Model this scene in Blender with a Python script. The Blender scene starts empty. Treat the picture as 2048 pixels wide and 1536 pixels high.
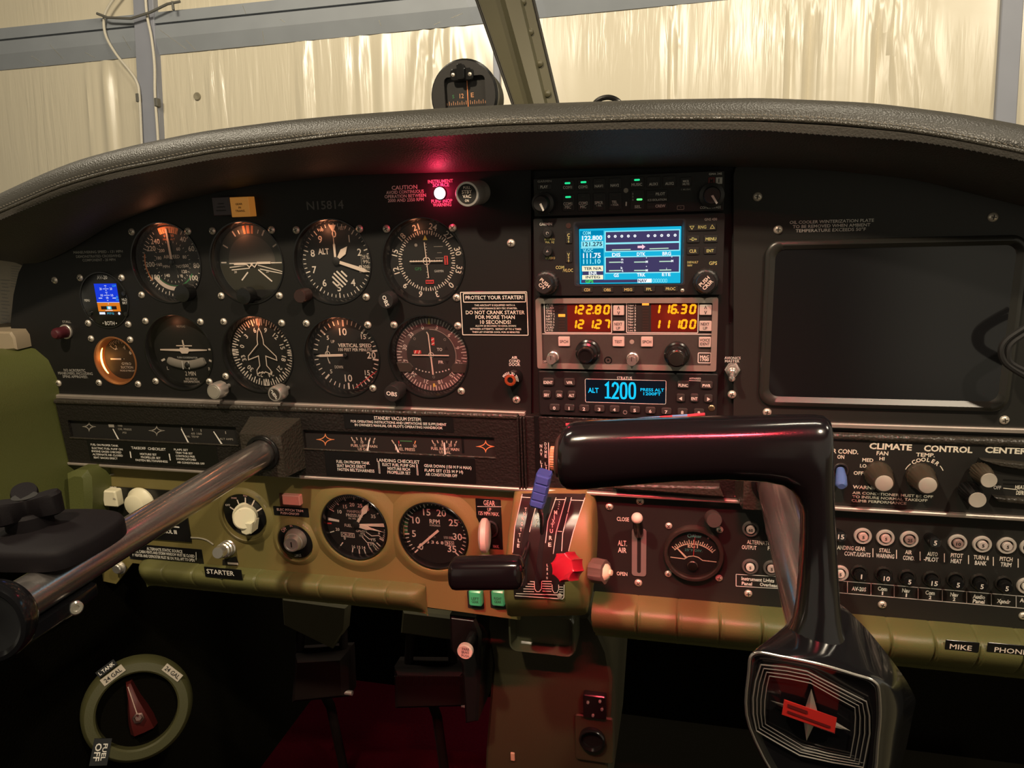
import bpy, bmesh, math, random
from math import sin, cos, pi, radians, sqrt
from mathutils import Vector, Matrix, noise
random.seed(7)
SC = bpy.context.scene
COL = SC.collection

# ------------------------------------------------------------------ camera
# millimetres: X right, Z up, Y into the panel; "d" = distance out of the panel plane towards the seats
F_PX = 1478.0
DIST = 655.3            # camera to panel plane
ZC = 870.0              # camera height above the cabin floor
RM = Matrix(((0.97169381, 0.03817695, 0.23313871),
             (0.02189236, 0.96805863, -0.24976633),
             (-0.23522726, 0.24780036, 0.93982079)))   # panel axes (right, down, in) -> camera axes
RT = RM.transposed()
cam_d = bpy.data.cameras.new('camera')
cam_d.sensor_fit = 'HORIZONTAL'; cam_d.sensor_width = 36.0
cam_d.lens = 36.0 * F_PX / 2048
cam_d.clip_start = 0.01; cam_d.clip_end = 60
cam = bpy.data.objects.new('camera', cam_d); COL.objects.link(cam)
def _w(v): return Vector((v[0], v[2], -v[1]))          # panel axes -> world axes
_r, _dn, _fw = (_w(RT @ Vector(a)) for a in ((1, 0, 0), (0, 1, 0), (0, 0, 1)))
cam.matrix_world = Matrix(((_r.x, -_dn.x, -_fw.x, 0), (_r.y, -_dn.y, -_fw.y, -DIST / 1000),
                           (_r.z, -_dn.z, -_fw.z, ZC / 1000), (0, 0, 0, 1)))
SC.camera = cam

# ------------------------------------------------------------------ colour management, world, lights
SC.view_settings.view_transform = 'Standard'
SC.view_settings.look = 'None'
SC.view_settings.exposure = 0.0
SC.view_settings.gamma = 1.0
try: SC.view_settings.use_curve_mapping = False
except Exception: pass
wd = bpy.data.worlds.new('night'); SC.world = wd; wd.use_nodes = True
wn = wd.node_tree; bg = wn.nodes['Background']
# dark hangar all round, lit bands where the cabin's side windows look out
def _n(op, a, b=None, c=None):
    n = wn.nodes.new('ShaderNodeMath'); n.operation = op; n.use_clamp = False
    for i, v in enumerate((a, b, c)):
        if v is None: continue
        if isinstance(v, (int, float)): n.inputs[i].default_value = v
        else: wn.links.new(v, n.inputs[i])
    return n.outputs[0]
def _ss(v, lo, hi):
    n = wn.nodes.new('ShaderNodeMapRange'); n.interpolation_type = 'SMOOTHSTEP'; wn.links.new(v, n.inputs[0]); n.inputs[1].default_value = lo; n.inputs[2].default_value = hi
    return n.outputs[0]
_tc = wn.nodes.new('ShaderNodeTexCoord'); _sx = wn.nodes.new('ShaderNodeSeparateXYZ'); wn.links.new(_tc.outputs['Generated'], _sx.inputs[0])
_side = _n('ADD', _ss(_sx.outputs[0], .16, .30), _n('MULTIPLY', _ss(_n('MULTIPLY', _sx.outputs[0], -1.0), .24, .40), .75))
_band = _n('MULTIPLY', _ss(_sx.outputs[2], -.36, -.20), _n('SUBTRACT', 1.0, _ss(_sx.outputs[2], .34, .48)))
_back = _n('SUBTRACT', 1.0, _ss(_sx.outputs[1], .55, .80))
_st = _n('MULTIPLY_ADD', _n('MULTIPLY', _n('MULTIPLY', _side, _band), _back), 0.50, 0.007)
bg.inputs[0].default_value = (0.80, 0.72, 0.55, 1); wn.links.new(_st, bg.inputs[1])

def lamp(name, kind, loc, energy, col, aim=None, size=0.1, size_y=None, spot=None, blend=0.4, parent=None):
    l = bpy.data.lights.new(name, kind); l.energy = energy; l.color = col
    if kind == 'AREA':
        l.size = size
        if size_y: l.shape = 'RECTANGLE'; l.size_y = size_y
    else: l.shadow_soft_size = size
    if kind == 'SPOT': l.spot_size = radians(spot); l.spot_blend = blend
    o = bpy.data.objects.new(name, l); COL.objects.link(o)
    o.location = loc
    if aim is not None:
        o.rotation_euler = (Vector(aim) - Vector(loc)).to_track_quat('-Z', 'Y').to_euler()
    return o
# hangar lamps under the roof, in front of and above the aircraft
lamp('hangar_lamp', 'AREA', (-2.2, 0.35, 3.3), 105, (1.0, 0.88, 0.68), aim=(-1.6, 3.6, 1.3), size=1.2, size_y=0.4)
lamp('hangar_lamp', 'AREA', (0.65, 0.35, 3.1), 72, (1.0, 0.88, 0.68), aim=(0.5, 3.6, 1.3), size=0.9, size_y=0.3)
lamp('hangar_lamp', 'AREA', (3.0, 0.35, 3.3), 60, (1.0, 0.88, 0.68), aim=(1.6, 3.6, 1.3), size=1.2, size_y=0.4)
# cabin lamps in the overhead panel, behind and above the camera: one warm dome lamp, one red flood
lamp('cabin_dome_lamp', 'SPOT', (-0.40, -0.74, 1.58), 42, (1.0, 0.82, 0.58), aim=(-0.30, 0.0, 0.62), size=0.025, spot=66, blend=0.6)
lamp('cabin_dome_lamp', 'SPOT', (0.52, -0.72, 1.58), 36, (1.0, 0.84, 0.62), aim=(0.12, 0.0, 0.62), size=0.025, spot=66, blend=0.6)
red = lamp('red_strip_lamp', 'AREA', (-0.02, -0.74, 1.40), 0.65, (1.0, 0.06, 0.09), aim=(-0.10, 0.0, 0.50), size=0.26, size_y=0.015)
red.data.spread = radians(29)

# ------------------------------------------------------------------ materials
def mat(name, col, rough=0.5, metal=0.0, bump=0.0, bscale=300.0, var=0.0, vscale=30.0, emis=None, es=1.0, coat=0.0, spec=None, wave=None):
    m = bpy.data.materials.new(name); m.use_nodes = True
    nt = m.node_tree; b = nt.nodes['Principled BSDF']
    b.inputs['Base Color'].default_value = (*col, 1)
    b.inputs['Roughness'].default_value = rough
    b.inputs['Metallic'].default_value = metal
    if coat: b.inputs['Coat Weight'].default_value = coat; b.inputs['Coat Roughness'].default_value = 0.06
    if spec is not None: b.inputs['Specular IOR Level'].default_value = spec
    if emis:
        b.inputs['Emission Color'].default_value = (*emis, 1); b.inputs['Emission Strength'].default_value = es
    tc = nt.nodes.new('ShaderNodeTexCoord')
    if var:
        n = nt.nodes.new('ShaderNodeTexNoise'); n.inputs['Scale'].default_value = vscale; n.inputs['Detail'].default_value = 5
        nt.links.new(tc.outputs['Object'], n.inputs['Vector'])
        mx = nt.nodes.new('ShaderNodeMix'); mx.data_type = 'RGBA'
        mx.inputs[6].default_value = (*[c * (1 - var) for c in col], 1)
        mx.inputs[7].default_value = (*[min(1, c * (1 + var)) for c in col], 1)
        nt.links.new(n.outputs['Fac'], mx.inputs[0]); nt.links.new(mx.outputs[2], b.inputs['Base Color'])
    if bump:
        n = nt.nodes.new('ShaderNodeTexNoise' if wave is None else 'ShaderNodeTexVoronoi')
        n.inputs['Scale'].default_value = bscale
        nt.links.new(tc.outputs['Object'], n.inputs['Vector'])
        bp = nt.nodes.new('ShaderNodeBump'); bp.inputs['Strength'].default_value = bump; bp.inputs['Distance'].default_value = 0.0008
        nt.links.new(n.outputs[0], bp.inputs['Height']); nt.links.new(bp.outputs['Normal'], b.inputs['Normal'])
    return m
def emit(name, col, s=1.0):
    m = bpy.data.materials.new(name); m.use_nodes = True; nt = m.node_tree
    nt.nodes.remove(nt.nodes['Principled BSDF'])
    e = nt.nodes.new('ShaderNodeEmission'); e.inputs[0].default_value = (*col, 1); e.inputs[1].default_value = s
    nt.links.new(e.outputs[0], nt.nodes['Material Output'].inputs[0]); return m
def glassy(name, tint=(1, 1, 1), gloss=0.05, rough=0.02):
    m = bpy.data.materials.new(name); m.use_nodes = True; nt = m.node_tree
    nt.nodes.remove(nt.nodes['Principled BSDF'])
    t = nt.nodes.new('ShaderNodeBsdfTransparent'); t.inputs[0].default_value = (*tint, 1)
    g = nt.nodes.new('ShaderNodeBsdfGlossy'); g.inputs['Roughness'].default_value = rough
    lw = nt.nodes.new('ShaderNodeLayerWeight'); lw.inputs[0].default_value = 0.25
    ma = nt.nodes.new('ShaderNodeMath'); ma.operation = 'MULTIPLY_ADD'
    ma.inputs[1].default_value = 0.5; ma.inputs[2].default_value = gloss
    nt.links.new(lw.outputs['Fresnel'], ma.inputs[0])
    mx = nt.nodes.new('ShaderNodeMixShader')
    nt.links.new(ma.outputs[0], mx.inputs[0]); nt.links.new(t.outputs[0], mx.inputs[1]); nt.links.new(g.outputs[0], mx.inputs[2])
    nt.links.new(mx.outputs[0], nt.nodes['Material Output'].inputs[0]); return m

BLACK = mat('panel_black', (0.0095, 0.009, 0.0085), 0.55, bump=0.08, bscale=1500, spec=0.3)
RPANEL = mat('panel_charcoal', (0.020, 0.0195, 0.0175), 0.42, bump=0.05, bscale=1500, spec=0.35)
GLOSSK = mat('gloss_black', (0.008, 0.008, 0.008), 0.22)
RUBBER = mat('matt_black', (0.012, 0.011, 0.011), 0.6, bump=0.1, bscale=900)
FACEK = mat('dial_black', (0.012, 0.011, 0.010), 0.6)
UNITK = mat('radio_black', (0.010, 0.010, 0.010), 0.45, bump=0.05, bscale=2000)
MACK = mat('radio_charcoal', (0.045, 0.043, 0.038), 0.5, var=0.15, vscale=400)
KEYK = mat('key_black', (0.02, 0.02, 0.02), 0.4)
WHITE = mat('print_white', (0.82, 0.77, 0.70), 0.6)
DIM = mat('print_grey', (0.34, 0.32, 0.29), 0.6)
GREY = mat('print_mid_grey', (0.66, 0.63, 0.58), 0.6)
CREAM = mat('cream_plastic', (0.78, 0.72, 0.52), 0.4)
YEL = mat('print_yellow', (0.75, 0.65, 0.12), 0.6)
GRN = mat('print_green', (0.05, 0.22, 0.08), 0.6)
REDP = mat('print_red', (0.55, 0.05, 0.05), 0.6)
ORG = mat('dial_orange', (0.85, 0.30, 0.12), 0.6)
TEAL = mat('print_teal', (0.10, 0.45, 0.38), 0.6)
CHROME = mat('chrome', (0.78, 0.74, 0.68), 0.25, 0.85)
STEEL = mat('brushed_steel', (0.62, 0.57, 0.52), 0.36, 0.75, bump=0.1, bscale=600)
SCREWM = mat('screw_steel', (0.75, 0.67, 0.57), 0.38, 0.6)
ALU = mat('satin_aluminium', (0.62, 0.56, 0.49), 0.42, 0.7)
TRIMM = mat('trim_satin_metal', (0.52, 0.45, 0.40), 0.42, 0.7, var=0.15, vscale=60)
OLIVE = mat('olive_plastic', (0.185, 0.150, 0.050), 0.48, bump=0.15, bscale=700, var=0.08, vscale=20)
OLIVEV = mat('olive_vinyl', (0.130, 0.125, 0.042), 0.45, bump=0.25, bscale=900, var=0.06, vscale=15)
GREENV = mat('green_vinyl', (0.098, 0.108, 0.030), 0.5, bump=0.3, bscale=900, var=0.08, vscale=12)
LEATHER = mat('black_leather', (0.036, 0.034, 0.029), 0.40, bump=0.35, bscale=700, wave=1)
LEATHER2 = mat('underside_leather', (0.050, 0.045, 0.038), 0.55, bump=0.3, bscale=700, wave=1)
CRACKLE = mat('crackle_black', (0.013, 0.011, 0.0095), 0.42, bump=0.6, bscale=420, wave=1)
CRACKLE2 = mat('crackle_bronze', (0.034, 0.029, 0.022), 0.40, bump=0.7, bscale=380, wave=1)
YOKEK = mat('yoke_black', (0.006, 0.006, 0.007), 0.16, coat=0.3)
THREAD = mat('thread', (0.16, 0.14, 0.11), 0.8)
CARPET = mat('red_carpet', (0.018, 0.0008, 0.0025), 1.0, spec=0.0, bump=1.0, bscale=500, var=0.4, vscale=300)
DARKC = mat('dark_and_shaded_carpet', (0.004, 0.0036, 0.0025), 1.0, spec=0.0, bump=0.8, bscale=400)
PEDAL = mat('pedal_black', (0.010, 0.006, 0.005), 0.7, spec=0.2)
GLASS = glassy('dial_glass', gloss=0.012)
PINKP = mat('grey_button', (0.55, 0.47, 0.43), 0.5)
REDK = mat('red_plastic', (0.36, 0.012, 0.030), 0.28)
BLUEK = mat('blue_plastic', (0.045, 0.090, 0.36), 0.38)
SKYBLUE = mat('blue_cap', (0.10, 0.19, 0.48), 0.3)

# ------------------------------------------------------------------ pixel <-> panel
def P(px, py, d=0.0):
    v = RT @ Vector(((px - 1024) / F_PX, (py - 768) / F_PX, 1.0))
    k = (DIST - d) / v.z
    return v.x * k, ZC - v.y * k
def scale_at(px, py, d=0.0):
    a = P(px, py - 5, d); b = P(px, py + 5, d)
    return 10.0 / math.hypot(a[0] - b[0], a[1] - b[1])
class Fr:
    def __init__(s, ox, oy, k): s.ox, s.oy, s.k = ox, oy, k
    def __call__(s, x, y): return s.ox + x / s.k, s.oy + y / s.k
F0 = Fr(0, 0, 1)
a1 = Fr(0, 0, 2.9257); a2 = Fr(700, 0, 3.4133); a3 = Fr(1300, 0, 2.738)
c4 = Fr(0, 360, 3.4905); c5 = Fr(400, 400, 5.689); c6 = Fr(740, 340, 5.1206); c7 = Fr(280, 600, 4.2667); c8 = Fr(740, 600, 6.0235)
r1 = Fr(1050, 320, 4.876); r2 = Fr(1050, 580, 4.6545); r3 = Fr(1440, 320, 2.8437)
d4 = Fr(0, 680, 2.3625); d5 = Fr(100, 780, 4.096); d6 = Fr(560, 800, 3.9385); d7 = Fr(180, 940, 4.452); d8 = Fr(600, 960, 5.689)
e1 = Fr(880, 900, 3.658); e2 = Fr(1160, 980, 4.452); e3 = Fr(1640, 860, 5.0196); e4 = Fr(1640, 1020, 4.517)
e5 = Fr(1060, 800, 3.103); e6 = Fr(1440, 1200, 3.3684); e7 = Fr(0, 1150, 3.9385); e8 = Fr(500, 1150, 2.56)

# ------------------------------------------------------------------ geometry collector, local mm (x, z, d)
_gl = {}
def glyphs(s, bold=0.0):
    key = (s, bold)
    if key not in _gl:
        c = bpy.data.curves.new('t', 'FONT'); c.body = s; c.size = 1.0; c.resolution_u = 2; c.offset = bold
        o = bpy.data.objects.new('t', c); me = o.to_mesh()
        vs = [(v.co.x, v.co.y) for v in me.vertices]; fs = [tuple(p.vertices) for p in me.polygons]
        o.to_mesh_clear(); bpy.data.objects.remove(o); bpy.data.curves.remove(c)
        if vs:
            x0 = min(v[0] for v in vs); x1 = max(v[0] for v in vs)
            vs = [(v[0] - (x0 + x1) / 2, v[1] - CAP / 2) for v in vs]; w = x1 - x0
        else: w = 1
        _gl[key] = (vs, fs, w)
    return _gl[key]
CAP = 0.0
CAP = max(v[1] for v in glyphs('H')[0]); _gl.clear()

class MB:
    def __init__(s): s.v = []; s.f = []; s.m = []; s.mats = []; s.flat = set()
    def mi(s, m):
        if m not in s.mats: s.mats.append(m)
        return s.mats.index(m)
    def add(s, vs, fs, m, flat=False):
        n = len(s.v); k = s.mi(m); s.v += [tuple(v) for v in vs]
        for f in fs:
            if flat: s.flat.add(len(s.f))
            s.f.append(tuple(i + n for i in f)); s.m.append(k)
        return s
    def build(s, name, parent=None, loc=(0, 0, 0), sharp=38):
        me = bpy.data.meshes.new(name)
        me.from_pydata([(x * .001, -d * .001, z * .001) for x, z, d in s.v], [], s.f)
        for m in s.mats: me.materials.append(m)
        for i, p in enumerate(me.polygons): p.material_index = s.m[i]
        bm = bmesh.new(); bm.from_mesh(me)
        vol = [f for f in bm.faces if f.index not in s.flat]
        bmesh.ops.recalc_face_normals(bm, faces=vol)
        for f in bm.faces:
            if f.index in s.flat and f.normal.y > 0: f.normal_flip()
            f.smooth = f.index not in s.flat
        bm.to_mesh(me); bm.free()
        me.set_sharp_from_angle(angle=radians(sharp))
        o = bpy.data.objects.new(name, me); COL.objects.link(o); o.location = loc
        if parent is not None: o.parent = parent
        return o
    # flat print
    def poly(s, pts, d, m): return s.add([(x, z, d) for x, z in pts], [tuple(range(len(pts)))], m, True)
    def seg(s, x0, z0, x1, z1, w, d, m, w1=None):
        L = math.hypot(x1 - x0, z1 - z0) or 1; nx, nz = -(z1 - z0) / L / 2, (x1 - x0) / L / 2; w1 = w if w1 is None else w1
        return s.poly([(x0 + nx * w, z0 + nz * w), (x0 - nx * w, z0 - nz * w), (x1 - nx * w1, z1 - nz * w1), (x1 + nx * w1, z1 + nz * w1)], d, m)
    def line(s, pts, w, d, m, close=False):
        n = len(pts); L = []
        for i in range(n):
            p = Vector(pts[i]); a = Vector(pts[i - 1]) if (i or close) else None; b = Vector(pts[(i + 1) % n]) if (i < n - 1 or close) else None
            t1 = (p - a).normalized() if a is not None else None; t2 = (b - p).normalized() if b is not None else None
            t = t1 if t2 is None else t2 if t1 is None else (t1 + t2)
            t = t.normalized() if t.length > 1e-6 else t1
            nrm = Vector((-t.y, t.x)); k = 1.0
            if t1 is not None and t2 is not None: k = 1 / max(.4, nrm.dot(Vector((-t1.y, t1.x))))
            L.append((p + nrm * w / 2 * k, p - nrm * w / 2 * k))
        vs = [(q.x, q.y, d) for pr in L for q in pr]
        fs = [(2 * i, 2 * i + 1, (2 * i + 3) % (2 * n), (2 * i + 2) % (2 * n)) for i in range(n if close else n - 1)]
        return s.add(vs, fs, m, True)
    def disc(s, cx, cz, r, d, m, n=32): return s.poly([(cx + r * sin(2 * pi * i / n), cz + r * cos(2 * pi * i / n)) for i in range(n)], d, m)
    def arc(s, cx, cz, r0, r1, a0, a1, d, m, n=None):
        n = n or max(3, int(abs(a1 - a0) / 5)); vs = []
        for i in range(n + 1):
            a = radians(a0 + (a1 - a0) * i / n)
            vs += [(cx + r0 * sin(a), cz + r0 * cos(a), d), (cx + r1 * sin(a), cz + r1 * cos(a), d)]
        return s.add(vs, [(2 * i, 2 * i + 1, 2 * i + 3, 2 * i + 2) for i in range(n)], m, True)
    def tick(s, cx, cz, r0, r1, a, w, d, m, w1=None):
        a = radians(a); return s.seg(cx + r0 * sin(a), cz + r0 * cos(a), cx + r1 * sin(a), cz + r1 * cos(a), w, d, m, w1)
    def text(s, t, x, z, h, d, m, w=None, rot=0.0, bold=0.0, sx=1.0, al='C'):
        vs, fs, gw = glyphs(t, bold)
        if not vs: return s
        k = h / CAP; kx = k * sx if w is None else w / gw
        off = 0 if al == 'C' else (gw * kx / 2 if al == 'L' else -gw * kx / 2)
        c, q = cos(radians(rot)), sin(radians(rot)); out = []
        for vx, vz in vs:
            X = vx * kx + off; Z = vz * k
            out.append((x + X * c + Z * q, z - X * q + Z * c, d))
        return s.add(out, fs, m, True)
    # solids
    def loft(s, rings, m, cap0=True, cap1=True, closed=True):
        n = len(rings[0]); vs = [p for r in rings for p in r]; fs = []
        for i in range(len(rings) - 1):
            for j in range(n if closed else n - 1):
                k = (j + 1) % n; fs.append((i * n + j, i * n + k, (i + 1) * n + k, (i + 1) * n + j))
        if closed and cap0: fs.append(tuple(range(n)))
        if closed and cap1: fs.append(tuple((len(rings) - 1) * n + j for j in range(n)))
        return s.add(vs, fs, m)
    def lathe(s, prof, m, cx=0, cz=0, n=40, axis=(0, 0, 1), org=(0, 0, 0), flute=None, close=False):
        ax = Vector(axis).normalized(); u = Vector((1, 0, 0)) if abs(ax.x) < .8 else Vector((0, 1, 0))
        e1_ = (u - ax * u.dot(ax)).normalized(); e2_ = ax.cross(e1_); o = Vector(org) + Vector((cx, cz, 0))
        rings = []
        for r, d in prof:
            R_ = []
            for i in range(n):
                a = 2 * pi * i / n; rr = max(r, 1e-4)
                if flute and flute[2] <= d <= flute[3]: rr *= 1 + flute[1] * (1 if (i * flute[0] * 2 // n) % 2 else -1)
                R_.append(tuple(o + e1_ * (rr * cos(a)) + e2_ * (rr * sin(a)) + ax * d))
            rings.append(R_)
        return s.loft(rings, m, cap0=not close, cap1=not close)
    def ring_solid(s, cx, cz, r0, r1, d0, d1, m, n=48, bev=0.4):
        p = [(r0, d0), (r0, d1 - bev), (r0 + bev, d1), (r1 - bev, d1), (r1, d1 - bev), (r1, d0)]
        return s.lathe(p, m, cx, cz, n, close=True)
    def prism(s, pts, d0, d1, m, bev=0.0):
        if not bev: return s.loft([[(x, z, d0) for x, z in pts], [(x, z, d1) for x, z in pts]], m)
        n = len(pts); ins = []
        area = sum(pts[i - 1][0] * pts[i][1] - pts[i][0] * pts[i - 1][1] for i in range(n)); sg = 1 if area > 0 else -1
        for i in range(n):
            p = Vector(pts[i]); t1 = (p - Vector(pts[i - 1])); t2 = (Vector(pts[(i + 1) % n]) - p)
            t1 = t1.normalized() if t1.length else t2.normalized(); t2 = t2.normalized() if t2.length else t1
            nn = Vector((-(t1 + t2).y, (t1 + t2).x)).normalized() * sg
            k = 1 / max(.5, nn.dot(Vector((-t1.y, t1.x)) * sg))
            q = p + nn * bev * k; ins.append((q.x, q.y))
        return s.loft([[(x, z, d0) for x, z in pts], [(x, z, d1 - bev) for x, z in pts], [(x, z, d1) for x, z in ins]], m)
    def rbox(s, cx, cz, w, h, d0, d1, m, r=0.8, bev=0.4):
        return s.prism(rrect(cx, cz, w, h, r), d0, d1, m, bev)
    def tube(s, pts, rad, m, n=12, ell=None, cap=True):
        pts = [Vector(p) for p in pts]; rs = rad if isinstance(rad, (list, tuple)) else [rad] * len(pts)
        rings = []; up = None
        for i, p in enumerate(pts):
            t = (pts[min(i + 1, len(pts) - 1)] - pts[max(i - 1, 0)]).normalized()
            if up is None:
                up = Vector((0, 1, 0)) if abs(t.y) < .9 else Vector((0, 0, 1))
            up = (up - t * up.dot(t)).normalized(); sd = t.cross(up); kx = ell or 1.0
            rings.append([tuple(p + up * (rs[i] * cos(2 * pi * j / n)) + sd * (rs[i] * kx * sin(2 * pi * j / n))) for j in range(n)])
        return s.loft(rings, m, cap, cap)
    def box(s, x0, x1, z0, z1, d0, d1, m): return s.prism([(x0, z0), (x1, z0), (x1, z1), (x0, z1)], d0, d1, m)
    def plate(s, outline, holes, d0, d1, m):
        c = bpy.data.curves.new('p', 'CURVE'); c.dimensions = '2D'; c.fill_mode = 'BOTH'; c.extrude = abs(d1 - d0) / 2
        for pts in [outline] + list(holes):
            sp = c.splines.new('POLY'); sp.points.add(len(pts) - 1); sp.use_cyclic_u = True
            for i, (x, z) in enumerate(pts): sp.points[i].co = (x, z, 0, 1)
        o = bpy.data.objects.new('p', c); me = o.to_mesh(); md = (d0 + d1) / 2
        s.add([(v.co.x, v.co.y, v.co.z + md) for v in me.vertices], [tuple(p.vertices) for p in me.polygons], m)
        o.to_mesh_clear(); bpy.data.objects.remove(o); bpy.data.curves.remove(c); return s
def rrect(cx, cz, w, h, r, k=4):
    out = []; r = min(r, w / 2 - 1e-3, h / 2 - 1e-3)
    for sx, sz, a0 in ((1, 1, 0), (-1, 1, 90), (-1, -1, 180), (1, -1, 270)):
        for i in range(k + 1):
            a = radians(a0 + 90 * i / k)
            out.append((cx + sx * (w / 2 - r) + r * cos(a), cz + sz * (h / 2 - r) + r * sin(a)))
    return out
def circ(cx, cz, r, n=56): return [(cx + r * cos(2 * pi * i / n), cz + r * sin(2 * pi * i / n)) for i in range(n)]

class T:
    """one top-level thing; local mm frame with its origin on the panel (or anywhere else)"""
    def __init__(s, name, label, cat, px=None, py=None, d=0.0, group=None, at=None, kind=None):
        s.name, s.label, s.cat, s.group, s.kind = name, label, cat, group, kind
        s.x, s.z = P(px, py, d) if at is None else (at[0], at[1]); s.d = d if at is None else at[2]
        s._o = None
    def _tag(s, o):
        o.location = (s.x * .001, -s.d * .001, s.z * .001)
        if s.kind: o['kind'] = s.kind
        if s.label: o['label'] = s.label
        if s.cat: o['category'] = s.cat
        if s.group: o['group'] = s.group
        s._o = o; return o
    @property
    def o(s):
        if s._o is None:
            e = bpy.data.objects.new(s.name, None); e.empty_display_size = 0.01; COL.objects.link(e); s._tag(e)
        return s._o
    def solo(s, mb, **k): return s._tag(mb.build(s.name, **k))
    def part(s, name, mb, parent=None, label=None, kind=None, **k):
        o = mb.build(name, parent or s.o, **k)
        if label: o['label'] = label
        if kind: o['kind'] = kind
        return o
    def l(s, px, py, d=0.0):
        X, Z = P(px, py, s.d + d); return X - s.x, Z - s.z
    def l3(s, px, py, d): x, z = s.l(px, py, d - s.d); return (x, z, d - s.d)     # world depth d
    # drawing in photo frames
    def tx(s, mb, F, t, x, y, h, w=None, d=0.2, m=None, rot=0.0, bold=0.012, al='C'):
        px, py = F(x, y); lx, lz = s.l(px, py, d); k = scale_at(px, py, s.d + d)
        ww = None
        if w:
            hw = w / F.k / 2; A = s.l(px - hw, py, d); B = s.l(px + hw, py, d); ww = math.hypot(B[0] - A[0], B[1] - A[1])
        if ww:
            nat = glyphs(t, bold)[2] * h / F.k / k / CAP; ww = min(ww, nat * 1.45)
        mb.text(t, lx, lz, h / F.k / k, d, m or WHITE, ww, rot, bold, al=al)
    def pl(s, mb, F, pts, d, m): mb.poly([s.l(*F(x, y), d) for x, y in pts], d, m)
    def ln(s, mb, F, pts, w, d, m, close=False):
        k = scale_at(*F(*pts[0]), s.d + d); mb.line([s.l(*F(x, y), d) for x, y in pts], w / F.k / k, d, m, close)
    def rect(s, F, x0, y0, x1, y1, d):
        """axis-aligned rectangle on the panel from a photo box: cx, cz, w, h"""
        xm, ym = (x0 + x1) / 2, (y0 + y1) / 2
        L, R_, U, B = s.l(*F(x0, ym), d), s.l(*F(x1, ym), d), s.l(*F(xm, y0), d), s.l(*F(xm, y1), d)
        return (L[0] + R_[0]) / 2, (U[1] + B[1]) / 2, R_[0] - L[0], U[1] - B[1]
    def bx(s, mb, F, x0, y0, x1, y1, d0, d1, m, r=0.8, bev=0.4): mb.rbox(*s.rect(F, x0, y0, x1, y1, d1), d0, d1, m, r, bev)
    def fr(s, mb, F, x0, y0, x1, y1, w, d, m, r=0.5):
        cx, cz, W, H = s.rect(F, x0, y0, x1, y1, d); mb.line(rrect(cx, cz, W, H, r), w, d, m, True)
    def qd(s, mb, F, x0, y0, x1, y1, d, m):
        cx, cz, W, H = s.rect(F, x0, y0, x1, y1, d); mb.poly(rrect(cx, cz, W, H, 0.01, 1), d, m)

# one cross-head screw, shared by all
_s = MB(); _s.lathe([(3.7, 0), (3.7, .5), (3.0, 1.5), (1.8, 2.2), (0, 2.4)], SCREWM, n=20)
_k = mat('screw_recess', (0.02, 0.015, 0.01), 0.6)
_s.box(-1.9, 1.9, -.35, .35, 2.0, 2.5, _k); _s.box(-.35, .35, -1.9, 1.9, 2.0, 2.5, _k)
_so = _s.build('screw'); SCREW = _so.data; bpy.data.objects.remove(_so)
def screws(t, pts, F=F0, d=0.0, k=1.0, name='screw'):
    for x, y in pts:
        lx, lz = t.l(*F(x, y), d)
        o = bpy.data.objects.new(name, SCREW); COL.objects.link(o); o.parent = t.o
        o.location = (lx * .001, -d * .001, lz * .001); o.rotation_euler = (0, random.uniform(0, pi), 0); o.scale = (k, k, k)

# ================================================================== the hangar beyond the windscreen
def interp(tab, x):
    for (x0, y0), (x1, y1) in zip(tab, tab[1:]):
        if x <= x1 or (x1, y1) == tab[-1]: return y0 + (y1 - y0) * (x - x0) / (x1 - x0)
WT = radians(-7.0); WY = 3500.0
wf = Vector((0, cos(WT), sin(WT)))          # wall "away" direction, gravity-level while the panel leans 7 degrees
def W(px, py, off=0.0):
    """photo point on the hangar wall plane brought off millimetres nearer -> wall-local mm"""
    v = RT @ Vector(((px - 1024) / F_PX, (py - 768) / F_PX, 1.0)); dr = Vector((v.x, v.z, -v.y))
    o = Vector((0, -DIST, ZC)); p0 = Vector((0, WY, ZC)) - wf * off
    h = o + dr * ((p0 - o).dot(wf) / dr.dot(wf)) - Vector((0, WY, ZC))
    up = Vector((0, -sin(WT), cos(WT)))
    return h.x, h.dot(up)
def wall_thing(name, mb, label=None, cat=None, kind=None, group=None, parent=None):
    o = mb.build(name, parent)
    if parent is None: o.location = (0, WY * .001, ZC * .001); o.rotation_euler = (WT, 0, 0)
    for k, v in (('label', label), ('category', cat), ('kind', kind), ('group', group)):
        if v: o[k] = v
    return o
# quilted vinyl insulation: gathered folds hang under the girt, real geometry
FOLDS = [(175, 5, 9), (186, 4, 7), (213, 9, 16), (228, 5, -8), (420, 5, 6), (440, 4, 5), (600, 5, 10), (612, 7, 14), (628, 4, -7), (690, 10, 6), (722, 7, 10), (742, 6, -8), (765, 8, 9),
         (835, 6, 12), (852, 5, -9), (868, 6, 14), (885, 5, -8), (902, 7, 9), (930, 6, 7), (960, 8, -6), (1330, 5, 9), (1342, 4, -9), (1355, 5, 7), (1460, 5, 6), (1545, 6, 8), (1568, 4, 10), (1580, 5, -8),
         (1600, 5, 12), (1618, 4, -10), (1632, 4, 10), (1668, 6, 7), (1700, 5, -6), (1740, 4, 9), (1752, 4, -9), (1762, 4, 12), (1776, 4, -10), (1786, 4, 11), (1798, 4, -7), (1822, 6, 7)]
FANS = {1762: 40, 1776: 70, 1786: 95, 1798: 120, 1822: 150, 868: -25, 885: -10, 930: 45, 960: 85, 1330: 12, 1355: -10, 835: -45, 852: -35}
wm = MB(); NX, NZ = 860, 44
xl, xr = W(-1300, 100)[0], W(3300, 100)[0]; zt, zb = W(1024, -520)[1], -2400.0
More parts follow.
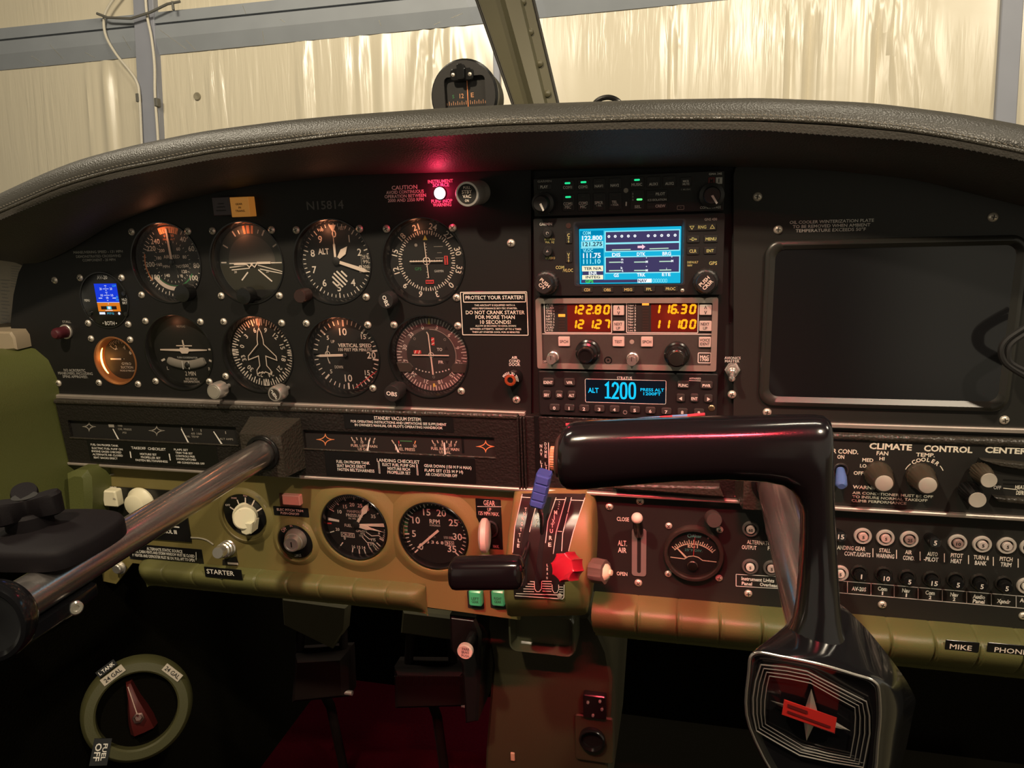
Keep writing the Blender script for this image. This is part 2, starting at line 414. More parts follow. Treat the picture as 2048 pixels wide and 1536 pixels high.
fl = [(W(px, 150)[0], w, a, FANS.get(px, 0)) for px, w, a in FOLDS]; kk = W(1100, 150)[0] - W(1000, 150)[0]
girt_z = W(1000, 40)[1]
for j in range(NZ + 1):
    z = zt + (zb - zt) * (j / NZ) ** 1.0
    dep = max(0.0, (girt_z - z) / 1000.0)
    for i in range(NX + 1):
        x = xl + (xr - xl) * i / NX; d = 0.0
        for fx, w, a, fan in fl:
            ww = w * kk / 100 * (1 + .8 * dep); c = fx - fan * kk / 100 * .9 * math.exp(-3.2 * dep) * (1 if dep > 0 else 0) + fan * kk / 100 * .5
            c += 9 * noise.noise((fx * .01, z * .0035, 1.0))
            u = (x - c) / ww
            if abs(u) < 3: d += a * 1.5 * math.exp(-u * u) * ((math.exp(-.9 * dep) * .9 + .25) * min(1, .12 + dep * 7) if dep > 0 else .10)
        d += 5 * noise.noise((x * .0016, z * .0007, 3.0)) + 1.6 * noise.noise((x * .014, z * .0022, 7.0))
        wm.v.append((x, z, d))
for j in range(NZ):
    for i in range(NX):
        n = j * (NX + 1) + i; wm.f.append((n, n + 1, n + NX + 2, n + NX + 1)); wm.m.append(0)
VINYL = mat('insulation_vinyl', (0.66, 0.59, 0.45), 0.28, spec=0.7)
_nt = VINYL.node_tree; _tc = _nt.nodes.new('ShaderNodeTexCoord'); _mp = _nt.nodes.new('ShaderNodeMapping'); _mp.inputs['Scale'].default_value = (26, 26, 2.2)
_n1 = _nt.nodes.new('ShaderNodeTexNoise'); _n1.inputs['Scale'].default_value = 1.0; _n1.inputs['Detail'].default_value = 3; _n1.inputs['Distortion'].default_value = .4
_n2 = _nt.nodes.new('ShaderNodeTexNoise'); _n2.inputs['Scale'].default_value = .9; _mr = _nt.nodes.new('ShaderNodeMapRange'); _mr.inputs[1].default_value = .42; _mr.inputs[2].default_value = .62
_ml = _nt.nodes.new('ShaderNodeMath'); _ml.operation = 'MULTIPLY'; _bp = _nt.nodes.new('ShaderNodeBump'); _bp.inputs['Strength'].default_value = 1.0; _bp.inputs['Distance'].default_value = .009
_nt.links.new(_tc.outputs['Object'], _mp.inputs[0]); _nt.links.new(_mp.outputs[0], _n1.inputs['Vector']); _nt.links.new(_tc.outputs['Object'], _n2.inputs['Vector']); _nt.links.new(_n2.outputs[0], _mr.inputs[0])
_nt.links.new(_n1.outputs[0], _ml.inputs[0]); _nt.links.new(_mr.outputs[0], _ml.inputs[1]); _nt.links.new(_ml.outputs[0], _bp.inputs['Height']); _nt.links.new(_bp.outputs[0], _nt.nodes['Principled BSDF'].inputs['Normal'])
wm.mats.append(VINYL)
wall_thing('wall_front', wm, kind='structure')
GIRT = mat('girt_paint', (0.27, 0.29, 0.32), 0.55, var=0.12, vscale=6)
COLM = mat('column_paint', (0.27, 0.28, 0.33), 0.5, var=0.10, vscale=5)
def wbeam(name, quads, label, cat, d0s, group=None, material=GIRT):
    mb = MB()
    for q, (d0, d1) in zip(quads, d0s):
        mb.prism([W(x, y, d1) for x, y in q], d0, d1, material, 4)
    return wall_thing(name, mb, label, cat, group=group)
# the long girt: upper channel, groove, lower flange
gmb = MB()
for (l0, l1, r0, r1_), (da, db) in (((190, 212, -282, -260), (34, 38)), ((217, 240, -255, -224), (38, 38)), ((240, 267, -224, -180), (38, 6))):
    gmb.loft([[(*W(-1300, l0, da), da), (*W(-1300, l0, da), -4), (*W(-1300, l1, db), -4), (*W(-1300, l1, db), db)], [(*W(3300, r0, da), da), (*W(3300, r0, da), -4), (*W(3300, r1_, db), -4), (*W(3300, r1_, db), db)]], GIRT)
gmb.loft([[(*W(-1300, 210, 20), 20), (*W(-1300, 210, 20), 0), (*W(-1300, 220, 20), 0), (*W(-1300, 220, 20), 20)], [(*W(3300, -262, 20), 20), (*W(3300, -262, 20), 0), (*W(3300, -252, 20), 0), (*W(3300, -252, 20), 20)]], GIRT)
wall_thing('wall_girt', gmb, 'long grey horizontal wall girt across the top of the hangar wall', 'beam')
wbeam('wall_column', [[(236, -560), (276, -560), (358, 1000), (317, 1000)]], 'grey steel column on the hangar wall behind the two pale cables', 'column', [(0, 44)], material=COLM)
wbeam('wall_column', [[(2037, -560), (2084, -560), (1985, 1000), (1947, 1000)]], 'grey steel column at the right edge of the hangar wall', 'column', [(0, 30)], material=COLM)
wbeam('wall_column', [[(985, 45), (998, 45), (1010, 1000), (998, 1000)]], 'narrow bluish column on the hangar wall behind the windscreen post', 'column', [(0, 20)], material=COLM)
CABLE = mat('pale_cable', (0.62, 0.57, 0.47), 0.5, var=0.2, vscale=200)
BRK = mat('bracket_steel', (0.12, 0.115, 0.10), 0.6)
def wtube(name, pts, r, off, label, cat, group=None, material=CABLE):
    mb = MB(); q = smooth3([(*W(x, y, off), off) for x, y in pts], 6); mb.tube(q, r, material, 8); return wall_thing(name, mb, label, cat, group=group)
def smooth3(pts, k=6):
    pts = [Vector(p) for p in pts]; out = []
    for i in range(len(pts) - 1):
        p0, p1, p2, p3 = pts[max(i - 1, 0)], pts[i], pts[i + 1], pts[min(i + 2, len(pts) - 1)]
        for j in range(k):
            t = j / k; out.append(.5 * (2 * p1 + (p2 - p0) * t + (2 * p0 - 5 * p1 + 4 * p2 - p3) * t * t + (3 * p1 - p0 - 3 * p2 + p3) * t ** 3))
    return out + [pts[-1]]
wtube('cable', [(242, -20), (218, 12), (208, 38), (212, 72), (232, 108), (258, 140), (274, 165), (279, 195), (284, 300), (288, 420), (318, 1000)], 8, 62, 'pale cable bowing out to the left of the hangar column', 'cable', 'cables on the hangar column')
wtube('cable', [(290, -20), (294, 30), (303, 75), (309, 130), (310, 190), (316, 280), (322, 420), (352, 1000)], 8, 62, 'pale cable running straight down the right side of the hangar column', 'cable', 'cables on the hangar column')
bm_ = MB()
for q in ([(194, 27), (215, 35), (262, 37)], [(262, 37), (300, 25), (335, 8), (360, 3)], [(345, 3), (347, 20)]):
    bm_.tube([(*W(x, y, 92), 92) for x, y in q], 8, BRK, 8)
wall_thing('cable_bracket', bm_, 'dark steel bracket clamping the cables across the girt', 'bracket')
for x, y, n in ((277, 196, 'left'), (314, 205, 'right')):
    b = MB(); c = W(x, y, 60); b.rbox(c[0], c[1], 22, 50, 40, 74, BRK, 4, 3); wall_thing('cable_clip', b, f'small dark clip holding the {n} cable to the column', 'clip')
hb = MB(); c = W(395, 193); hb.lathe([(18, 0), (24, 4), (22, 9), (12, 7), (0, 3)], mat('torn_patch', (0.25, 0.22, 0.15), 0.7), c[0], c[1], 16)
wall_thing('wall_plug', hb, 'small dark plug in the insulation right of the column', 'plug')

GT = [(-300, 560), (-160, 480), (-60, 422), (0, 392), (85, 352), (171, 317), (290, 286), (410, 262), (581, 240), (700, 231), (870, 219), (1031, 211), (1186, 206), (1300, 202), (1519, 198), (1738, 207), (1921, 229), (2048, 251), (2200, 286), (2400, 340)]
# ================================================================== windscreen and post
AIRMETAL = mat('post_paint', (0.105, 0.097, 0.056), 0.42, var=0.08, vscale=25)
t = T('windscreen_post', 'olive grey metal post between the windscreen panes with a row of rivets', 'post', 1072, 150, d=-250)
mb = MB()
def at_d(px, py, d): return t.l3(px, py, d)
prof = lambda y: [at_d(*p) for p in ((interp([(0, 953), (210, 1026)], y), y, -262), (interp([(0, 958), (210, 1031)], y), y, -240), (interp([(0, 1000), (210, 1057)], y), y, -236), (interp([(0, 1010), (210, 1068)], y), y, -222),
        (interp([(0, 1040), (210, 1090)], y), y, -226), (interp([(0, 1046), (210, 1096)], y), y, -238), (interp([(0, 1063), (210, 1113)], y), y, -240), (interp([(0, 1067), (210, 1117)], y), y, -262))]
mb.loft([prof(y) for y in (-260, -90, -30, 30, 90, 150, 225, 300, 420, 560)], AIRMETAL)
t.part('channel', mb, sharp=20)
for x, y in ((1060, 64), (1079, 127), (1095, 187), (1045, 4)):
    m2 = MB(); q = t.l3(x, y, -237); m2.lathe([(4.2, -1), (4.0, 1.2), (2.5, 2.6), (0, 3.0)], AIRMETAL, q[0], q[1], 14, org=(0, 0, q[2])); t.part('rivet', m2)
SEAL = mat('seal_dark', (0.03, 0.028, 0.024), 0.6)
for xa, xb, nm in ((953, 1026, 'seal'), (1067, 1117, 'seal')):
    m2 = MB(); m2.tube([t.l3(interp([(0, xa), (210, xb)], y), y, -244) for y in (-260, -90, 0, 100, 210, 300, 420, 560)], 1.7, SEAL, 8); t.part(nm, m2)
WGLASS = glassy('windscreen_acrylic', (0.985, 0.985, 0.97), 0.004, 0.05)
PXL = lambda y: interp([(-400, 790), (0, 932), (210, 1008), (330, 1050)], y); PXR = lambda y: interp([(-400, 990), (0, 1086), (210, 1136), (330, 1166)], y)
def pane(name, left, label):
    t = T(name, label, 'windscreen', 600 if left else 1500, 100, d=-260); mb = MB(); rows = []
    N = 30; M_ = 8
    for j in range(M_ + 1):
        r = []
        for i in range(N + 1):
            u = i / N; xb = (-420 + 1440 * u) if left else (1125 + 1375 * u); yb = interp(GT, xb) + 10; y = yb + (-240 - yb) * j / M_
            x = (-420 + (PXL(y) + 420) * u) if left else (PXR(y) + (2500 - PXR(y)) * u)
            r.append(t.l3(x, y, PD(x, y)))
        rows.append(r)
    mb.loft(rows, WGLASS, closed=False)
    return t, mb
PD = lambda x, y: -262 + 120 * ((x - 1080) / 1100) ** 2 + (30 - y) * .22
tp, mb = pane('windscreen', True, 'left acrylic windscreen pane with fine light scratches'); tp.solo(mb)
SCR = mat('scratch', (0.75, 0.72, 0.62), 0.5)
m2 = MB()
for (x0, y0, x1, y1) in ((485, 10, 492, 28), (560, 38, 570, 45), (525, 62, 528, 86), (320, 60, 372, 98), (62, 112, 88, 128), (372, 80, 391, 100), (245, 72, 262, 100), (100, 90, 126, 118), (902, 36, 925, 27), (868, 50, 880, 44), (758, 40, 762, 52), (170, 105, 190, 116)):
    A = tp.l3(x0, y0, PD(x0, y0) + 1.5); B = tp.l3(x1, y1, PD(x1, y1) + 1.5); m2.tube([A, B], .28, SCR, 5)
tp.part('scratch', m2, kind='stuff')
tp, mb = pane('windscreen', False, 'right acrylic windscreen pane clear of scratches'); tp.solo(mb)

# ================================================================== glareshield
def smooth_tab(tab, xs, win=60):
    ys = []
    for x in xs:
        s_, w_ = 0, 0
        for k in range(-4, 5):
            w = math.exp(-(k / 2.2) ** 2); s_ += w * interp(tab, x + k * win / 4); w_ += w
        ys.append(s_ / w_)
    return ys
G1 = [(-300, 590), (-160, 510), (-60, 452), (0, 424), (68, 395), (120, 372), (226, 342), (427, 303), (581, 283), (700, 268), (993, 248), (1300, 238), (1519, 238), (1665, 245), (1811, 260), (1921, 278), (2048, 305), (2200, 346), (2400, 410)]
G2 = [(-300, 606), (-60, 468), (0, 440), (120, 389), (226, 358), (427, 318), (700, 283), (993, 265), (1300, 257), (1519, 260), (1665, 271), (1811, 280), (1921, 296), (2048, 322), (2200, 364), (2400, 430)]
GL = [(-300, 560), (-60, 528), (0, 516), (46, 531), (77, 530), (143, 499), (221, 449), (340, 405), (513, 368), (700, 350), (1066, 340), (1468, 333), (1651, 340), (1827, 358), (2048, 413), (2200, 460), (2400, 530)]
xs = [-300 + i * 25 for i in range(109)]
gt, g1, g2, gl = (smooth_tab(tb, xs) for tb in (GT, G1, G2, GL))
t = T('glareshield', 'padded black leather glareshield with stitched seam arching over the instrument panel', 'glareshield', 1024, 260, d=0)
L3 = t.l3
up_ = []; lo_ = []
for x, a, b, c, e in zip(xs, gt, g1, g2, gl):
    A = Vector(L3(x, a, 42)); B = Vector(L3(x, b, 74)); Cc = Vector(L3(x, c, 76)); E = Vector(L3(x, e, 2))
    mid = (A + B) / 2
    up_.append([tuple(A + Vector((0, -70, -150))), tuple(A + Vector((0, -24, -80))), tuple(A + Vector((0, 0, -25))), tuple(A), tuple(A.lerp(B, .25) + Vector((0, 3.5, 6))), tuple(A.lerp(B, .55) + Vector((0, 4.0, 7))), tuple(A.lerp(B, .8) + Vector((0, 2.6, 4.5))), tuple(A.lerp(B, .93) + Vector((0, 1, 2.2))), tuple(B + Vector((0, .4, -1.5)))])
    F_ = Cc.lerp(E, .5) + Vector((0, -3, 6))
    lo_.append([tuple(B + Vector((0, .2, -1.5))), tuple(B.lerp(Cc, .35) + Vector((0, 0, 2.6))), tuple(Cc + Vector((0, 0, .6))), tuple(Cc.lerp(E, .12) + Vector((0, .5, 1.5))), tuple(Cc.lerp(E, .3) + Vector((0, -1, 4))), tuple(F_), tuple(Cc.lerp(E, .8) + Vector((0, -1.5, 4))), tuple(E), tuple(E + Vector((0, 12, .4)))])
mb = MB(); mb.loft(up_, LEATHER, closed=False); t.part('top_padding', mb, sharp=60)
mb = MB(); mb.loft(lo_, LEATHER2, closed=False); t.part('face_padding', mb, sharp=60)
mb = MB(); mb.tube([tuple(Vector(L3(x, b, 76)) + Vector((0, .3, 0))) for x, b in zip(xs, g1)], 1.7, mat('piping_leather', (0.05, .045, .036), .28, bump=.5, bscale=900, wave=1), 10); t.part('piping', mb)
THREADD = mat('dark_thread', (0.022, 0.02, 0.017), 0.8)
def stitches(tab, off, d, n):
    mb = MB(); px = -10
    pts = []
    while px < 2075:
        y = interp(tab, px) + off; pts.append(Vector(L3(px, y, d))); px += 2.0
    acc = 0; last = pts[0]; step = 3.4; k = 0
    for a, b in zip(pts, pts[1:]):
        acc += (b - a).length
        if acc >= step:
            tdir = (b - a).normalized(); nrm = Vector((0, .6, .8)) if n == 0 else Vector((0, -.3, 1)).normalized(); acc = 0; sd = tdir.cross(nrm)
            mb.tube([b - tdir * 1.15 - sd * .45, b + tdir * 1.15 + sd * .45], .34 if n == 0 else .26, THREAD if n == 0 else THREADD, 5)
    return mb
t.part('stitching', stitches(list(zip(xs, g1)), -9, 75.4, 0), kind='stuff')
t.part('stitching', stitches(list(zip(xs, g2)), 0, 76.9, 1), kind='stuff')

# magnetic compass on the glareshield
t = T('magnetic_compass', 'round black magnetic compass on top of the glareshield left of the post', 'compass', 929, 192, d=-60)
mb = MB(); mb.lathe([(0, -44), (25, -44), (29, -38), (30.5, -8), (32.5, -6), (33, 0), (31, 2), (30, 2)], GLOSSK, 0, 0, 48, close=True); t.part('housing', mb)
mb = MB(); mb.plate(circ(0, 0, 31, 48), [rrect(1.5, -1, 40, 36, 4)], 1, 3.5, RUBBER); t.part('face_plate', mb)
mb = MB(); mb.rbox(1.5, -1, 44, 40, -12, -1.5, FACEK, 2, .2)
ORGD = mat('compass_card_print', (0.75, 0.36, 0.18), 0.6)
for i in range(-9, 10): mb.seg(1 + i * 2.1, -7.5, 1 + i * 2.1, -5.2 if i % 2 else -4, .5, -1.2, ORGD)
t.tx(mb, a2, '12', 762, 655, 30, 28, d=-1.2, m=ORGD); t.tx(mb, a2, 'E', 835, 648, 30, 20, d=-1.2, m=ORGD); t.tx(mb, a2, 'S', 705, 660, 22, 14, d=-1.2, m=GRN)
t.part('card', mb)
mb = MB(); mb.seg(3, -19, 3, 14, .9, -.6, ORG); t.part('lubber_line', mb)
mb = MB(); mb.rbox(1.5, -1, 41, 37, 0.0, 0.3, GLASS, 3, .1); t.part('window', mb)
mb = MB(); x, z = t.l(*a2(765, 510), 4); mb.rbox(x, z, 22, 11, 3, 6, GLOSSK, 3, .8); x2, z2 = t.l(*a2(760, 500), 6); mb.rbox(x2, z2 + 1, 7, 14, 5, 10, GLOSSK, 2, .6); t.part('lamp_bracket', mb)
screws(t, [(704, 512), (818, 507)], a2, 6, .5)
mb = MB(); mb.tube([(0, -26, -20), (0, -40, -20)], 14, GLOSSK, 20); t.part('stem', mb)

mb = MB(); t = T('cable_loop', 'small black cable loop poking up behind the glareshield', 'cable', 1215, 205, d=-60)
mb.tube(smooth3([t.l3(x, y, -60) for x, y in ((1183, 222), (1190, 206), (1203, 197), (1220, 195), (1236, 202), (1245, 216))], 5), 2.3, GLOSSK, 8); t.solo(mb)

# ================================================================== upper instrument panel
GA = {  # name: (px, py, hole radius mm)
 'asi': (332, 526, 40), 'att': (493, 526, 40), 'alt': (664, 524, 40), 'cdi': (846, 524, 40), 'suc': (231, 722, 25.5),
 'tc': (357, 705, 40), 'dg': (515, 709, 39.5), 'vsi': (683, 714, 40), 'vor': (856, 714, 40), 'av': (209, 600.5, 29)}
FP = T('instrument_panel', 'black upper flight panel holding the round flight instruments on the left', 'instrument panel', 600, 600, d=0)
out = [(1062, 842), (1062, 330), (900, 333), (700, 340), (513, 358), (340, 395), (221, 440), (143, 490), (77, 522), (46, 528), (37, 546), (27, 589), (21, 646), (26, 690), (60, 760), (100, 812)]
mb = MB(); mb.plate([FP.l(x, y) for x, y in out], [circ(*FP.l(a, b), r) for a, b, r in GA.values()], -2.5, 0, BLACK)
FP.part('plate', mb)
ENGR = mat('engraved_grey', (0.085, 0.08, 0.075), .5)
for F_, m_, rows in ((c4, DIM, (('MANEUVERING SPEED - 131 MPH', 683, 502, 17, 345), ('DEMONSTRATED CROSSWIND', 687, 532, 17, 315), ('COMPONENT - 20 MPH', 690, 558, 17, 230))), (c4, DIM, (('STALL', 465, 990, 15, 60),)),  # dimness at the shaded top left partly put into this grey print
    (c4, DIM, (('NO ACROBATIC', 520, 1328, 17, 150), ('MANEUVERS, INCLUDING', 525, 1350, 17, 240), ('SPINS APPROVED.', 525, 1373, 17, 175))), (c5, ENGR, (('N15814', 1422, 58, 92, 420),)),
    (c6, GREY, (('CAUTION', 352, 178, 40, 262), ('AVOID CONTINUOUS', 357, 224, 32, 385), ('OPERATION BETWEEN', 360, 266, 32, 425), ('2000 AND 2350 RPM', 365, 307, 32, 368))), (c6, GREY, (('INSTRUMENT', 721, 115, 34, 258), ('SOURCE', 726, 153, 32, 168))), (c6, GREY, (('PUMP INOP', 735, 318, 34, 215), ('WARNING', 738, 356, 34, 188))),
    (c8, WHITE, (('AIR', 1740, 694, 32, 70), ('COND', 1741, 736, 34, 130), ('DOOR', 1742, 777, 34, 132)))):
    L = MB()
    for s_, x, y, h, w in rows: FP.tx(L, F_, s_, x, y, h, w, m=m_)
    FP.part('lettering', L)
screws(FP, [(383, 700), (410, 1418)], c4); screws(FP, [(1445, 750)], c6); screws(FP, [(1765, 1200)], c8)

RP = T('instrument_panel', 'charcoal upper panel on the right that frames the big dark screen', 'instrument panel', 1750, 600, d=0)
out = [(1467, 846), (1467, 350), (1471, 336), (1482, 328), (1651, 332), (1827, 350), (1950, 376), (2048, 405), (2200, 452), (2330, 500), (2330, 905)]
mb = MB(); mb.plate([RP.l(x, y) for x, y in out], [], -2.5, 1.5, RPANEL); RP.part('plate', mb)
for rows in ((('OIL COOLER WINTERIZATION PLATE', 633, 349, 17, 478), ('TO BE REMOVED WHEN AMBIENT', 632, 374, 17, 440), ('TEMPERATURE EXCEEDS 50°F', 628, 398, 17, 398)), (('AVIONICS', 71, 1126, 14, 92), ('MASTER', 69, 1144, 14, 82))):
    L = MB()
    for s_, x, y, h, w in rows: RP.tx(L, r3, s_, x, y, h, w, d=1.7, m=GREY)
    RP.part('lettering', L)
screws(RP, [(213, 209), (330, 396), (1552, 325), (1617, 1478), (268, 1434), (68, 1333)], r3, 1.5)
RACK = T('radio_rack', 'black backing rack behind the stacked radios', 'rack', 1262, 585, d=-4)
mb = MB(); x0, z0 = RACK.l(1050, 846); x1, z1 = RACK.l(1490, 322); mb.box(x0, x1, z0, z1, -3, 0, BLACK); RACK.solo(mb)

# ================================================================== centre strip with engine gauges, trims
MD = 10.0
def strip(name, pts, h, d0, d1, label, material=TRIMM, bev=.8):
    t = T(name, label, 'trim', pts[0][0], pts[0][1], d=d1); mb = MB()
    a = t.l(*pts[0]); b = t.l(*pts[-1]); zc = (a[1] + b[1]) / 2; x0, x1 = a[0], b[0]
    # one straight extrusion along the panel, tilted by what little the strip tilts
    z0, z1 = a[1], b[1]
    mb.prism([(x0, z0 - h / 2), (x1, z1 - h / 2), (x1, z1 + h / 2), (x0, z0 + h / 2)], d0 - d1, 0, material, bev)
    t.solo(mb); t._o['kind'] = 'structure'; del t._o['category']
    return t
strip('trim_1', [(106, 793.5), (1050, 829.5)], 4.6, -1, 5, None)
strip('trim_2', [(1440, 845), (2330, 872)], 4.4, -1, 5, None)
strip('trim_3', [(134, 928), (452, 948)], 3.0, 4, MD + 2, None)
strip('trim_4', [(598, 955), (1500, 1006)], 3.2, 4, MD + 2, None)
strip('trim_5', [(1625, 1016), (2330, 1055)], 3.4, 4, MD + 2, None)
MID = T('engine_gauge_strip', 'black crackle strip across the panel with two slot windows of engine gauges', 'panel strip', 600, 880, d=MD)
slotL = MID.rect(F0, 135, 836, 470, 883, 0); slotL = (MID.l(137, 850)[0] / 2 + MID.l(475, 880)[0] / 2, MID.l(300, 865)[1], MID.l(475, 880)[0] - MID.l(137, 850)[0], 20.5)
slotR = (MID.l(608, 880)[0] / 2 + MID.l(989, 895)[0] / 2, MID.l(798, 887)[1], MID.l(989, 895)[0] - MID.l(608, 880)[0], 20.5)
out = [(104, 812), (1034, 838), (1034, 977), (600, 955), (140, 930)]
mb = MB(); zt0, zt1 = MID.l(104, 801)[1], MID.l(1034, 832)[1]; zb0 = MID.l(300, 940)[1]; zb1 = MID.l(900, 969)[1]
xa, xb = MID.l(112, 812)[0], MID.l(1036, 838)[0]; ztop = (zt0 + zt1) / 2; zbot = (zb0 + zb1) / 2
xa2 = MID.l(138, 925)[0]
outl = [(xa2, zbot), (xb, zbot), (xb, ztop), (xa, ztop)]
mb.plate(outl, [rrect(*slotL, 1.5), rrect(*slotR, 1.5)], -12, 0, CRACKLE); MID.part('plate', mb)
mb = MB(); mb.tube([(xa, ztop - 1, -1), (xb, ztop - 1, -1)], 3.0, CRACKLE2, 12); MID.part('edge_roll', mb)
mb = MB(); mb.box(slotL[0] - slotL[2] / 2 - 3, slotL[0] + slotL[2] / 2 + 3, slotL[1] - 12, slotL[1] + 12, -13, -3.6, FACEK); MID.part('backing', mb)
mb = MB(); mb.box(slotR[0] - slotR[2] / 2 - 3, slotR[0] + slotR[2] / 2 + 3, slotR[1] - 12, slotR[1] + 12, -13, -3.6, FACEK); MID.part('backing', mb)
for sl in (slotL, slotR):
    mb = MB(); mb.tube([(sl[0] - sl[2] / 2 - 1, sl[1] - sl[3] / 2, .2), (sl[0] + sl[2] / 2 + 1, sl[1] - sl[3] / 2, .2)], 1.0, CRACKLE2, 8); MID.part('slot_lip', mb)
def star4(mb, t, F, x, y, rx, ry, d, m, w):
    pts = []
    for i in range(4):
        a0 = i * 90
        for k in range(6):
            u = k / 6; p = (cos(radians(a0)), sin(radians(a0))); q = (cos(radians(a0 + 90)), sin(radians(a0 + 90)))
            ln = ((1 - u) ** 1.9, u ** 1.9); pts.append((x + rx * (p[0] * ln[0] + q[0] * ln[1]), y + ry * (p[1] * ln[0] + q[1] * ln[1])))
    t.ln(mb, F, pts, w, d, m, True)
def gauge_face(t, draw, name='gauge_face', needle=None):
    mb = MB(); draw(mb); o = t.part(name, mb)
    if needle:
        n = MB(); F, pts, w = needle; k = scale_at(*F(*pts[0]), t.d - 2.5); a, b = (t.l(*F(*p), -2.4) for p in pts); n.seg(*a, *b, w / F.k / k, -2.4, WHITE, w / F.k / k * .6); t.part('needle', n, parent=o)
FD = -3.2
DG_ = mat('gauge_print_dim', (0.30, 0.27, 0.23), 0.6)
gauge_face(MID, lambda m: star4(m, MID, d5, 320, 300, 52, 36, FD, DG_, 7), 'star_mark')
gauge_face(MID, lambda m: star4(m, MID, d5, 874, 333, 62, 38, FD, DG_, 7), 'star_mark')
gauge_face(MID, lambda m: star4(m, MID, d6, 357, 311, 68, 44, FD, ORG, 6), 'star_mark')
gauge_face(MID, lambda m: star4(m, MID, d6, 1620, 366, 72, 44, FD, ORG, 6), 'star_mark')
def f1(m):
    MID.qd(m, d5, 480, 282, 525, 305, FD, DG_); MID.tx(m, d5, '100', 575, 293, 14, 55, FD, DG_); MID.tx(m, d5, 'OIL PRESS', 612, 322, 14, 110, FD, DG_); MID.tx(m, d5, 'PSI', 610, 350, 14, 60, FD, DG_)
gauge_face(MID, f1, needle=(d5, [(565, 412), (515, 318)], 14))
def f2(m):
    for x, y in ((1075, 315), (1165, 325), (1235, 335)): MID.ln(m, d5, [(x, y - 14), (x + 4, y + 8)], 7, FD, DG_)
    MID.tx(m, d5, '60 100', 1200, 358, 16, 95, FD, DG_); MID.tx(m, d5, 'OIL TEMP', 1165, 382, 14, 110, FD, DG_)
gauge_face(MID, f2, needle=(d5, [(1138, 440), (1075, 318)], 14))
def f3(m):
    MID.ln(m, d5, [(1437, 338), (1440, 360)], 7, FD, DG_); MID.tx(m, d5, 'ALT AMPS', 1445, 402, 15, 110, FD, DG_)
gauge_face(MID, f3, needle=(d5, [(1412, 450), (1340, 340)], 14))
LT = mat('gauge_print', (0.62, 0.47, 0.38), 0.6)
def f4(m):
    for i, x in enumerate((570, 605, 640, 672, 706, 742)): MID.ln(m, d6, [(x - 8 + i * 3, 292 + i * 1.5), (x + 6 - i * 1.5, 316 + (i % 2 == 0) * 6)], 8, FD, LT)
    MID.tx(m, d6, '0', 587, 330, 22, 14, FD, LT); MID.tx(m, d6, '10', 646, 333, 22, 20, FD, LT); MID.tx(m, d6, 'F', 740, 333, 22, 14, FD, LT)
    MID.tx(m, d6, 'FUEL LEFT MAIN', 662, 362, 20, 205, FD, LT); MID.tx(m, d6, 'US GAL', 660, 388, 20, 92, FD, LT)
gauge_face(MID, f4, needle=(d6, [(688, 404), (704, 312)], 15))
def f5(m):
    MID.ln(m, d6, [(880, 315), (900, 345)], 9, FD, LT); MID.ln(m, d6, [(935, 322), (938, 342)], 8, FD, REDP); MID.ln(m, d6, [(945, 322), (1040, 326)], 7, FD, GRN); MID.ln(m, d6, [(1068, 322), (1060, 345)], 8, FD, ORG)
    MID.tx(m, d6, '14', 945, 357, 20, 22, FD, LT); MID.tx(m, d6, '50', 1062, 362, 22, 26, FD, LT); MID.tx(m, d6, 'FUEL PRESS', 985, 388, 22, 155, FD, LT)
gauge_face(MID, f5, needle=(d6, [(935, 417), (905, 348)], 15))
def f6(m):
    for i, x in enumerate((1205, 1242, 1278, 1312, 1346, 1385)): MID.ln(m, d6, [(x - 8 + i * 3, 316 + i * 1.5), (x + 6 - i * 1.5, 340 + (i % 2 == 0) * 5)], 8, FD, LT)
    MID.tx(m, d6, '0', 1220, 354, 22, 14, FD, LT); MID.tx(m, d6, '10', 1280, 356, 22, 20, FD, LT); MID.tx(m, d6, '20', 1340, 356, 22, 26, FD, LT); MID.tx(m, d6, 'F', 1380, 357, 22, 14, FD, LT)
    MID.tx(m, d6, 'FUEL RIGHT MAIN', 1300, 386, 22, 220, FD, LT); MID.tx(m, d6, 'US GAL', 1300, 412, 20, 92, FD, LT)
gauge_face(MID, f6, needle=(d6, [(1300, 434), (1294, 335)], 15))
mb = MB()
for y in (0,): mb.rbox(*MID.rect(d6, 1430, 290, 1448, 420, -3), -3.6, -3.1, GLOSSK, .2, .1)
MID.part('gauge_divider', mb)
MID2 = T('panel_divider', 'upright black ribbed divider right of the engine gauge strip', 'divider', 1044, 905, d=MD)
mb = MB()
for x in (1036, 1042, 1048): mb.rbox(*MID2.rect(F0, x, 834, x + 4, 978, 0), -12, 2, CRACKLE, .8, .5)
MID2.solo(mb)
